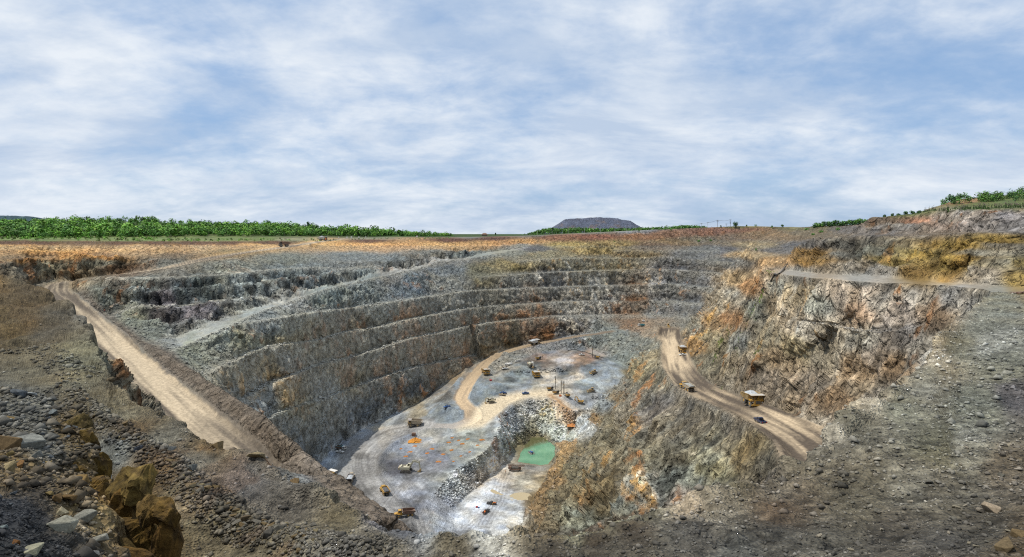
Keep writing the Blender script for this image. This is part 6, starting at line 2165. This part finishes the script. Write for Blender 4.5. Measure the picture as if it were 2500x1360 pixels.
def drill(label, loc, rz, mast_tilt=0.0, mast_h=11.0, paint=YEL):
    t = thing("drill_rig", label, "drill rig", loc, rz, "blast hole drill rigs")
    tracks(t, 3.6, .95, 2.2, .5)
    MB().box(-1.2, 1.2, -.9, .9, .6, 1.1).build("undercarriage", STEEL, t)
    MB().box(-3.3, .4, -1.2, 1.2, 1.1, 2.6, .1).build("engine_house", STEEL, t)
    MB().box(-3.0, -.2, -1.24, -1.19, 1.25, 2.45).box(-3.0, -.2, 1.19, 1.24, 1.25, 2.45).box(-3.34, -3.29, -1.0, 1.0, 1.3, 2.4).build("side_panel", paint, t)
    c = MB().box(.45, 1.9, -1.15, .1, 1.1, 3.0, .06, .06).build("cab", STEEL, t)
    MB().box(1.8, 1.93, -1.0, 0, 1.8, 2.85).box(.6, 1.75, -1.17, -1.08, 1.8, 2.85).build("window", GLASS, c)
    MB().beam((.6, .6, 1.6), (3.4, .6, 2.4), .35, .5, .4).build("boom", STEEL, t)
    m = MB()
    x = 3.6
    for dy in (-.28, .28):
        m.box(x - .12, x + .12, .6 + dy - .09, .6 + dy + .09, .15, mast_h)
    for k in range(int(mast_h / .9)):
        m.box(x - .1, x + .1, .34, .86, .4 + k * .9, .55 + k * .9)
    mo = m.build("mast", STEEL, t)
    MB().cyl((x + .2, .6, .0), (x + .2, .6, mast_h - .6), .09, n=8).build("drill_rod", STEEL, mo)
    MB().box(x - .2, x + .4, .3, .9, mast_h * .72, mast_h * .72 + .9).build("rotary_head", paint, mo)
    return t


R = math.radians
# haul trucks
haul_truck("big yellow haul truck heaped with pale rock, largest truck on the right haul road", place(1838, 989, 224), R(-88), load=LOAD_PALE).scale = (.95, .95, .95)
haul_truck("yellow haul truck facing us behind the white pickup on the right haul road", place(1668, 863, 436), R(-92), load=LOAD_PALE, inside=BEDST)
haul_truck("grey dusty haul truck climbing the dirt track at the foot of the back wall", place(1305, 842, 588, 25), R(35), body=YEL_D, bed=PALEBED, load=LOAD_PALE)
haul_truck("empty haul truck with a pale scoured bed at the bend of the dirt track", place(1186, 914, 520), R(-72), bed=YEL_D, inside=PALEBED)
haul_truck("yellow haul truck being loaded below the cream shovel in the middle of the pit", place(1309, 921, 522), R(-80), body=YEL, bed=YEL, load=LOAD_MID)
haul_truck("empty haul truck seen side-on crossing the pale loop road", place(1013, 1043, 430), R(184), body=YEL_D, bed=TANP, inside=BEDST)
haul_truck("haul truck with a tilted white bed half hidden behind the near brown ridge", place(801, 1176, 345), R(60), bed=YEL_D, inside=WHITE, body=YEL_D)
haul_truck("dark haul truck descending the left rim road against the orange cutting", place(694, 603, 562, 30), R(-150), body=STEEL, bed=RUST, inside=STEEL)
haul_truck("grey haul truck on the left rim against the forest, beside the orange sign", place(788, 588, 675, 40), R(10), body=STEEL, bed=PALEBED, load=LOAD_PALE)
dump_truck_6x6("yellow articulated truck carrying pale gravel uphill on the right haul road", place(1677, 953, 292), R(104), load=LOAD_MID, bed=TANP, body=YEL)
dump_truck_6x6("grey loaded truck seen from behind on the pale floor at the left", place(856, 1176, 348), R(92), load=LOAD_PALE, bed=BEDST, body=TANP)
dump_truck_6x6("yellow articulated truck carrying dark rock, cab towards the upper left", place(939, 1207, 334), R(118), load=LOAD_DARK, bed=YEL)
dump_truck_6x6("bright yellow articulated truck with an empty rusty bed, nearest on the pit floor", place(989, 1263, 309), R(196), bed=RUST, inside=RUST)
# excavators
excavator("large cream excavator digging at the front of the pit floor", place(992, 1153, 352), R(-4), 1.0, CREAM, CREAM, stripe=TANP)
excavator("cream shovel standing on the muck pile above the yellow haul truck", place(1296, 896, 532), R(-70), .95, CREAM, WHITE, pose="low", stripe=RED)
excavator("cream excavator with folded arm at the foot of the grey rubble bank", place(1198, 984, 463), R(215), .8, CREAM, CREAM, pose="low", stripe=STEEL)
excavator("small yellow excavator with raised arm on the white rubble near the drills", place(1416, 984, 461), R(160), .62, YEL, YEL, pose="high")
# drills
for (u, v, D, rz, lab) in [(1345, 953, 492, 5, "drill rig with a tall mast, leftmost and farthest of the three parked together"),
                           (1359, 963, 484, 0, "drill rig with a tall mast in the middle of the three parked together"),
                           (1384, 970, 476, 115, "drill rig with a tall mast, rightmost and nearest of the three parked together"),
                           (1456, 875, 556, 150, "lone drill rig with a black mast at the foot of the grey rock nose")]:
    drill(lab, place(u, v, D, 30), R(rz))
drill("low yellow drill rig working on the red stained bench, no tall mast", place(1316, 878, 553, 30), R(10), mast_h=4.0)
dozer("dusty bulldozer pushing at the end of the pale track below the shot rock", place(1450, 913, 524, 30), R(200))
dozer("brown bulldozer among the white rubble right of the drill rigs", place(1444, 957, 486, 30), R(190))
# yellow wheel loader at the head of the right road
def wheel_loader(label, loc, rz):
    t = thing("wheel_loader", label, "wheel loader", loc, rz)
    wheels(t, [(1.5, 1.1, .85, .6), (1.5, -1.1, .85, .6), (-1.5, 1.1, .85, .6), (-1.5, -1.1, .85, .6)], YEL)
    MB().box(-2.9, -.3, -.85, .85, 1.0, 2.2, .08).box(-.2, 1.6, -.6, .6, .9, 1.6).build("body", YEL, t)
    c = MB().box(-.6, .7, -.75, .75, 1.6, 3.2, .06, .08).build("cab", YEL, t)
    MB().box(-.45, .55, -.78, .78, 2.1, 3.0).box(.55, .7, -.6, .6, 2.0, 3.0).build("window", GLASS, c)
    MB().beam((.6, -.55, 1.7), (3.0, -.55, .8), .2, .4).beam((.6, .55, 1.7), (3.0, .55, .8), .2, .4).build("lift_arm", YEL, t)
    MB().prism([(3.0, .2), (4.1, .1), (3.3, .35), (3.05, 1.3), (2.85, 1.3), (2.8, .5)], -1.4, 1.4).build("bucket", YEL_D, t)
    return t


wheel_loader("yellow wheel loader at the far head of the right haul road", place(1632, 799, 606, 30), R(-100))
# pickups, vans and light trucks
for (u, v, D, rz, paint, lab) in [
    (1856, 1034, 184, 97, DKBLUE, "dark blue pickup driving away on the right haul road"),
    (1667, 869, 426, 182, WHITE, "white pickup crossing in front of the haul truck on the right road"),
    (830, 1108, 393, -14, WHITE, "white pickup parked beside the tipper truck on the pale floor"),
    (1200, 1232, 340, 165, BLACK, "black pickup with coloured gear in its bed, upper of the two below the pale puddle"),
    (1187, 1252, 330, 62, BLACK, "black pickup with orange gear in its bed, lower of the two below the pale puddle"),
    (1228, 962, 482, 172, BLUE, "blue pickup behind a tan pickup below the rubble bank"),
    (1226, 966, 478, 170, TANP, "tan pickup in front of the blue one below the rubble bank"),
    (1283, 962, 481, 190, BLUE, "blue pickup alone on the pale apron left of the drill rigs"),
    (1091, 995, 455, 215, BLUE, "blue pickup at the tip of the orange verge on the loop road"),
    (1233, 903, 534, 195, WHITE, "white pickup nearest the dirt track in the parked row"),
    (1229, 900, 538, 195, TANP, "tan pickup in the parked row between two white vehicles"),
    (1420, 869, 575, 178, WHITE, "white pickup on the red stained bench left of the lone drill rig"),
    (1571, 788, 633, -95, WHITE, "white pickup on the ledge above the grey rock nose"),
]:
    pickup(lab, place(u, v, D, 14), R(rz), paint, load=(ORANGE if paint is BLACK else None))
pickup("white van parked uppermost on the pale bench beside the dirt track", place(1264, 884, 552, 12), R(200), WHITE, kind="van")["category"] = "van"
small_truck("tipper truck with a white cab and a brown teal rimmed bed on the pale floor", place(833, 1099, 399, 12), R(-22), WHITE, "tipper", RUST, "tipper_truck")
small_truck("white tank truck in the parked row beside the dirt track", place(1241, 894, 543, 12), R(190), WHITE, "tank", WHITE, "tank_truck")
small_truck("small truck with a teal tarpaulin on the orange ledge above the grey nose", place(1565, 799, 602, 14), R(195), WHITE, "tipper", TEAL, "tipper_truck")


def crawler_rig():
    t = thing("crawler_rig", "long brown crawler rig with a lowered lattice mast beside the green pond", "drill rig", place(1258, 1152, 391, 14), R(-6))
    tracks(t, 5.2, 1.1, 2.8, .6)
    MB().box(-3.6, 3.4, -1.2, 1.2, 1.2, 1.7, .05).box(-4.4, -2.4, -1.3, 1.3, 1.7, 3.0, .06).build("deck", RUST, t)
    c = MB().box(2.2, 3.8, -1.2, .2, 1.5, 3.3, .06).build("cab", RUST, t)
    MB().box(3.7, 3.83, -1.05, .05, 2.2, 3.1).box(2.4, 3.6, -1.22, -1.15, 2.2, 3.1).build("window", GLASS, c)
    m = MB()
    for y in (-.45, .45):
        for z in (3.35, 4.05):
            m.box(-4.8, 6.0, y - .07, y + .07, z - .07, z + .07)
    for k in range(10):
        x = -4.6 + k * 1.1
        for y in (-.45, .45):
            m.beam((x, y, 3.35), (x + .55, y, 4.05), .06, .08).beam((x + .55, y, 4.05), (x + 1.1, y, 3.35), .06, .08)
    m.build("lowered_mast", RUST, t)
    MB().box(-2.3, 2.0, -1.0, 1.0, 1.7, 2.8, .05).build("engine_house", STEEL, t)
    for x in (-3.6, 3.2):
        MB().cyl((x, 1.5, 0), (x, 1.5, 1.5), .14, n=8).build("jack", STEEL, t)
        MB().cyl((x, -1.5, 0), (x, -1.5, 1.5), .14, n=8).build("jack", STEEL, t)


crawler_rig()


def pontoon():
    Dp = -POND_Z * FL / (1107 - HZ)
    t = thing("pump_pontoon", "blue and grey pump pontoon floating on the green pond", "pump", Vector(((1297 - UC) / FL * Dp, Dp, POND_Z)), R(115))
    for y in (-1.0, 1.0):
        MB().cyl((-2.4, y, .2), (2.4, y, .2), .5, n=12).build("float", PALEBED, t, True)
    MB().box(-2.2, 2.2, -1.5, 1.5, .65, .8).build("deck", STEEL, t)
    MB().box(-1.6, -.1, -.7, .7, .8, 1.7, .08).cyl((.2, 0, 1.25), (1.3, 0, 1.25), .4).build("pump", BLUE, t)
    MB().box(.2, 1.0, -1.2, -.7, .8, 1.5).build("control_box", ORANGE, t)
    m = MB()
    for x in (-2.1, 0, 2.1):
        for y in (-1.45, 1.45):
            m.cyl((x, y, .8), (x, y, 1.8), .04, n=6)
    for y in (-1.45, 1.45):
        m.cyl((-2.1, y, 1.8), (2.1, y, 1.8), .04, n=6)
    m.build("handrail", BLUE, t)


pontoon()


def tube_along(name, label, cat, pts, r, mat, group=None, n=7):
    """a pipe or hose lying along surveyed points"""
    P = [Vector(p) for p in pts]
    bm = bmesh.new(); prev = None
    for i, p in enumerate(P):
        d = (P[min(i + 1, len(P) - 1)] - P[max(i - 1, 0)]).normalized()
        t = d.orthogonal().normalized() if abs(d.z) > .95 else d.cross(Vector((0, 0, 1))).normalized()
        b = d.cross(t)
        ring = [bm.verts.new(p + (t * math.cos(6.283 * k / n) + b * math.sin(6.283 * k / n)) * r) for k in range(n)]
        if prev:
            for k in range(n):
                bm.faces.new((prev[k], prev[(k + 1) % n], ring[(k + 1) % n], ring[k]))
        prev = ring
    me = bpy.data.meshes.new(name); bm.to_mesh(me); bm.free()
    me.materials.append(mat)
    return tag(mesh_ob(name, me), label, cat, group)


def drape(uv, d0, d1, lift=.3, step=6):
    """points on the ground under a line of (column, row) marks"""
    out = []
    s = smooth([(u, v, 0) for u, v in uv], step)
    for u, v, _ in s:
        D = near_D(u, v, d0, d1)
        if D:
            out.append(Vector(((u - UC) / FL * D, D, surf_z(u, D) + lift)))
    # drop wild jumps
    r = [out[0]] if out else []
    for p in out[1:]:
        if (p - r[-1]).length < 45:
            r.append(p)
    return r


for (nm, lab, uv, d0, d1, rad) in [
    ("drain_pipe", "black drain pipe running down the red gully of the right wall", [(1945, 633), (1915, 660), (1880, 690), (1850, 720), (1815, 752), (1790, 780), (1765, 793)], 240, 470, .35),
    ("drain_pipe", "black pipe along the foot of the ochre rock above the white pickup", [(1760, 797), (1735, 818), (1722, 840), (1705, 858), (1696, 868)], 300, 470, .35),
    ("cable", "black cable lying along the ochre edge of the right slope", [(1608, 845), (1560, 890), (1510, 940), (1475, 980), (1430, 1030), (1412, 1048)], 300, 560, .25),
    ("hose", "thin black hose curving down the pale rubble right of the pond", [(1462, 998), (1445, 1005), (1432, 1020), (1422, 1040), (1412, 1058)], 400, 480, .22),
    ("drain_pipe", "black pipe lying along the back of the red stained bench", [(1385, 858), (1400, 855), (1425, 860), (1450, 868), (1475, 876)], 540, 590, .25),
]:
    P = drape(uv, d0, d1)
    if len(P) > 2:
        tube_along(nm, lab, "pipe" if nm == "drain_pipe" else nm, P, rad, PIPE, "drain pipes" if nm == "drain_pipe" else None)


# heaps of orange drill cuttings on the shot bench, larger orange dump
CUT = attr_mat("drill_cuttings", var=(.75, 1.25), scale=1.5, bump=.6)


def soil_heap(name, label, u, v, D, w, h, hexc, seed, group=None, stretch=1.0):
    loc = place(u, v, D, 30)
    n = 10
    rg = random.Random(seed)
    V, Fc = [], []
    for i in range(n + 1):
        for j in range(n + 1):
            a, b = i / n * 2 - 1, j / n * 2 - 1
            k = max(0, 1 - (a * a + b * b) ** .5)
            V.append((a * w / 2 * stretch + rg.uniform(-.06, .06) * w, b * w / 2 + rg.uniform(-.06, .06) * w, h * (k ** .8) * rg.uniform(.75, 1.25) - .12))
    for i in range(n):
        for j in range(n):
            p = i * (n + 1) + j
            Fc.append((p, p + n + 1, p + n + 2, p + 1))
    me = np_mesh(name, V, Fc, colors=np.repeat(lin(hexc)[None, :], len(V), 0) * np.random.default_rng(seed).uniform(.75, 1.2, (len(V), 1)))
    o = mesh_ob(name, me, CUT)
    o.location = loc
    o.rotation_euler = (0, 0, rg.uniform(-.5, .5))
    return tag(o, label, "heap", group)


soil_heap("soil_heap", "large orange soil heap on the shot bench beside the loop road", 1014, 1078, 400, 7.5, 2.2, "c4873c", 3, None, 1.2)
rows_ = {}
HP = [(1014, 1090), (980, 1097), (1003, 1103), (992, 1116), (1056, 1096), (1044, 1107), (1083, 1109), (1105, 1070), (1097, 1081), (1120, 1077), (1131, 1083), (1104, 1099),
                            (1143, 1072), (1177, 1075), (1166, 1088), (1148, 1103), (1126, 1115), (1108, 1128), (1072, 1127)]
HP.sort(key=lambda p: p[1])
ORD = ["leftmost", "second from the left", "third from the left", "fourth from the left", "fifth from the left"]
ROWN = ["farthest", "second", "middle", "fourth"]
HL = {}
for r in range(4):
    q = sorted(HP[r * 5:r * 5 + 5])
    for j, p in enumerate(q):
        HL[p] = "orange cuttings heap, " + ORD[j] + " in the " + (ROWN[r] if r < 3 else "nearest") + " row on the shot bench"
for k, (u, v) in enumerate(HP):
    soil_heap("cuttings_heap", HL[(u, v)], u, v, 395 - (v - 1070) * .75, 2.0 + .5 * (k % 3), .42, "a8703c", 20 + k, "heaps of orange drill cuttings", 1.3)
soil_heap("soil_heap", "orange-brown heap at the foot of the orange wash above the pond", 1397, 1040, 440, 6, 1.6, "b57a48", 5, None, 1.2)


# oil drums and crates
def crate(label, u, v, D, paint, s, name="crate", cat="crate"):
    t = place(u, v, D, 15)
    o = MB().box(-s, s, -s * .7, s * .7, 0, s * 1.3, .05).box(-s * 1.05, s * 1.05, -s * .75, s * .75, s * .6, s * .7).build(name, paint)
    o.location = t
    return tag(o, label, cat)


crate("red box beside the dirt track below the haul truck at the bend", 1198, 931, 500, RED, 1.0)
crate("dark brown steel box at the back of the shot bench beside the orange heap", 1010, 1066, 405, RUST, 1.3)
crate("orange and white crate between the two lower drill rigs", 1368, 968, 480, ORANGE, .9)
crate("dark container at the foot of the orange wash above the pond", 1391, 1047, 437, STEEL, 1.6, "skip", "skip")
crate("red tool box lying left of the two black pickups", 1164, 1240, 338, RED, .6)
crate("blue and white water box beside the red tool box", 1169, 1242, 337, BLUE, .45)


def barrel_cone(u, v, D, label):
    loc = place(u, v, D, 15)
    t = thing("traffic_cone", label, "traffic cone", loc)
    MB().cyl((0, 0, .05), (0, 0, .9), .28, .06, 12).build("cone", ORANGE, t)
    MB().box(-.35, .35, -.35, .35, 0, .06).build("foot", ORANGE, t)


barrel_cone(1598, 820, 575, "orange marker cone at the front corner of the ledge road")
barrel_cone(1542, 795, 612, "orange marker cone at the left end of the ledge above the nose")


# people at work: tiny standing figures
def person(u, v, D, shirt, trousers, label, rz=0.0, win=15):
    loc = place(u, v, D, win)
    t = thing("person", label, "person", loc, rz)
    me = bpy.data.meshes.new("body")
    V = [(0, 0, .95), (0, 0, 1.2), (0, 0, 1.42), (0, 0, 1.55), (0.02, 0, 1.68), (0, .11, .9), (.03, .12, .5), (0, .13, .05), (.12, .13, .03), (0, -.11, .9), (-.06, -.12, .5), (-.02, -.13, .05), (.1, -.13, .03),
         (0, .2, 1.40), (0, .27, 1.12), (.1, .27, .88), (0, -.2, 1.40), (.02, -.27, 1.12), (.14, -.25, .9)]
    Ed = [(0, 1), (1, 2), (2, 3), (3, 4), (0, 5), (5, 6), (6, 7), (7, 8), (0, 9), (9, 10), (10, 11), (11, 12), (2, 13), (13, 14), (14, 15), (2, 16), (16, 17), (17, 18)]
    rad = [.15, .14, .16, .065, .105, .095, .065, .05, .04, .095, .065, .05, .04, .06, .045, .035, .06, .045, .035]
    me.from_pydata(V, Ed, [])
    o = mesh_ob("body", me, None, t)
    o.modifiers.new("skin", "SKIN")
    for i, r in enumerate(rad):
        me.skin_vertices[0].data[i].radius = (r, r)
    me.skin_vertices[0].data[0].use_root = True
    s = o.modifiers.new("sub", "SUBSURF"); s.levels = 1; s.render_levels = 1
    dg = bpy.context.evaluated_depsgraph_get()
    m2 = bpy.data.meshes.new_from_object(o.evaluated_get(dg))
    o.modifiers.clear(); o.data = m2
    m2.materials.clear()
    for m in (trousers, shirt, SKIN):
        m2.materials.append(m)
    for p in m2.polygons:
        z = p.center.z
        p.material_index = 0 if z < .97 and abs(p.center.y) < .2 else (2 if z > 1.5 or z < .95 else 1)
    MB().cyl((.02, 0, 1.72), (.02, 0, 1.83), .14, .08, 12).cyl((.02, 0, 1.70), (.02, 0, 1.73), .18, .17, 12).build("helmet", YEL, t)
    return t


person(1234, 1155, 391, ORANGE, STEEL, "worker in dark clothes standing left of the brown crawler rig", R(-30))
person(1203, 1238, 338, YEL, STEEL, "worker in a yellow vest beside the upper black pickup", R(120))
person(1608, 800, 600, STEEL, STEEL, "worker standing at the far head of the right road, left of two", R(-90))
person(1612, 800, 600, STEEL, STEEL, "worker standing at the far head of the right road, right of two", R(-90))
person(255, 764, 365, RED, STEEL, "worker in a red vest on the bench path below the left road", R(-60), 25)


# poles and wires on the far rim
def power_pole(label, loc, h, arms=1, group=None, paint=CONCR, box=False):
    t = thing("power_pole", label, "power pole", loc, 0, group)
    MB().cyl((0, 0, -1), (0, 0, h), .26, .18, 8).build("post", paint, t)
    m = MB()
    for k in range(arms):
        m.box(-1.5, 1.5, -.12, .12, h - .7 - 1.4 * k, h - .45 - 1.4 * k)
    m.build("crossarm", STEEL, t)
    s = MB()
    for x in (-1.3, -.6, .6, 1.3):
        s.cyl((x, 0, h - .45), (x, 0, h - .05), .09, n=6)
    s.build("insulator", STEEL, t)
    if box:
        MB().box(-.5, .5, -.45, .45, h * .5, h * .62, .05).build("transformer", STEEL, t)
    return t


tops = []
for k, (u, vt, vb, D) in enumerate([(1312, 563, 573, 900), (1348, 561, 571, 905), (1387, 557, 569, 910), (1427, 555, 568, 915), (1466, 553, 567, 915), (1501, 553, 566, 915), (1530, 553, 565, 910),
                                    (1552, 553, 564, 905), (1591, 554, 562, 900), (1628, 550, 561, 895), (1663, 549, 559, 885), (1713, 545, 557, 870), (1728, 543, 556, 865)]):
    h = (vb - vt) / FL * D + 1.2
    base = at_uv(u, vb + 1.5, D)
    power_pole("grey concrete lamp post in the row before the woodland on the far rim", base, h, 1, "row of posts on the far rim")
for (u, vt, vb, D, arms, box, lab) in [(1752, 537, 555, 785, 2, False, "tall power pole on the skyline left of the small conical tree"),
                                       (1783, 536, 554, 783, 2, True, "tallest power pole with a transformer beside the wide lone tree"),
                                       (1773, 546, 555, 788, 1, False, "short power pole between the two tall ones on the skyline")]:
    base = at_uv(u, vb + 1, D)
    h = (vb + 1 - vt) / FL * D
    power_pole(lab, base, h, arms, None, STEEL, box)
    if arms == 2:
        tops.append(base + Vector((0, 0, h - .2)))
tops = [at_uv(1663, 549.5, 885), at_uv(1713, 545.5, 870)] + tops
for sgn in (-1, 1):
    P = []
    for a, b in zip(tops, tops[1:]):
        for i in range(9):
            t_ = i / 8
            p = a.lerp(b, t_); p = p + Vector((0, sgn * .9, -1.1 * 4 * t_ * (1 - t_)))
            P.append(p)
    tube_along("power_line", "sagging power line strung between the skyline poles", "cable", P, .07, STEEL, "power lines on the skyline", 5)


def board(name, label, u, v, D, w, h, post, paint):
    base = at_uv(u, v, D)
    base.z = surf_z(u, D)
    t = thing(name, label, "sign", base)
    MB().cyl((0, .05, -.4), (0, .05, post + h * .5), .09, n=8).build("post", STEEL, t)
    MB().box(-w / 2, w / 2, -.06, 0.0, post, post + h, .02).build("panel", paint, t)


board("warning_sign", "orange diamond sign on a post beside the rim haul truck", 795, 588, 690, 1.5, 1.8, 1.6, ORANGE)
for (u, lab) in [(827, "narrow white marker post on the left rim, nearest the orange sign"), (847, "white sign board on the left rim, left of the taller one"), (858, "tall white sign board on the left rim"),
                 (876, "white sign board on the rim right of the tall one"), (893, "small white board on the rim, rightmost of the group"), (1018, "lone white board on the rim before the forest edge")]:
    board("sign_board", lab, u, 585, 745, 1.7 if u not in (827, 893) else .9, 2.4 if u == 858 else 1.8, 1.6, WHITE)


def far_house():
    D = 1000
    base = at_uv(1183, 579, D)
    base.z = surf_z(1183, D)
    t = thing("far_house", "dark low house with a brown hipped roof on the far skyline", "house", base)
    MB().box(-4.5, 4.5, -3, 3, -1, 2.4).build("wall", RUST, t)
    m = MB(); bm = m.bm
    v = [bm.verts.new(p) for p in ((-5.4, -3.8, 2.4), (5.4, -3.8, 2.4), (5.4, 3.8, 2.4), (-5.4, 3.8, 2.4), (-2, 0, 4.8), (2, 0, 4.8))]
    for f in ((0, 1, 5, 4), (1, 2, 5), (2, 3, 4, 5), (3, 0, 4), (3, 2, 1, 0)):
        bm.faces.new([v[i] for i in f])
    m.build("roof", RUST, t)
    for x in (-2.6, 0.2, 2.8):
        MB().box(x - .5, x + .5, -3.06, -3.0, .6, 1.8).build("window", GLASS, t)


far_house()
for (u, v, w, lab) in [(2490, 719, 26, "dark log and debris lying at the right edge of the bench track")]:
    D = near_D(u, v, 80, 160)
    if D:
        m = MB()
        m.cyl((-1.6, 0, .25), (1.4, .4, .35), .22, .16, 9).cyl((-.8, -.5, .2), (1.0, .1, .6), .12, .08, 8).cyl((-.2, .6, .2), (.9, -.4, .45), .1, .07, 8)
        o = m.build("log", RUST)
        o.location = ((u - UC) / FL * D, D, surf_z(u, D)); tag(o, lab, "log")
print("all", time.time() - T00)
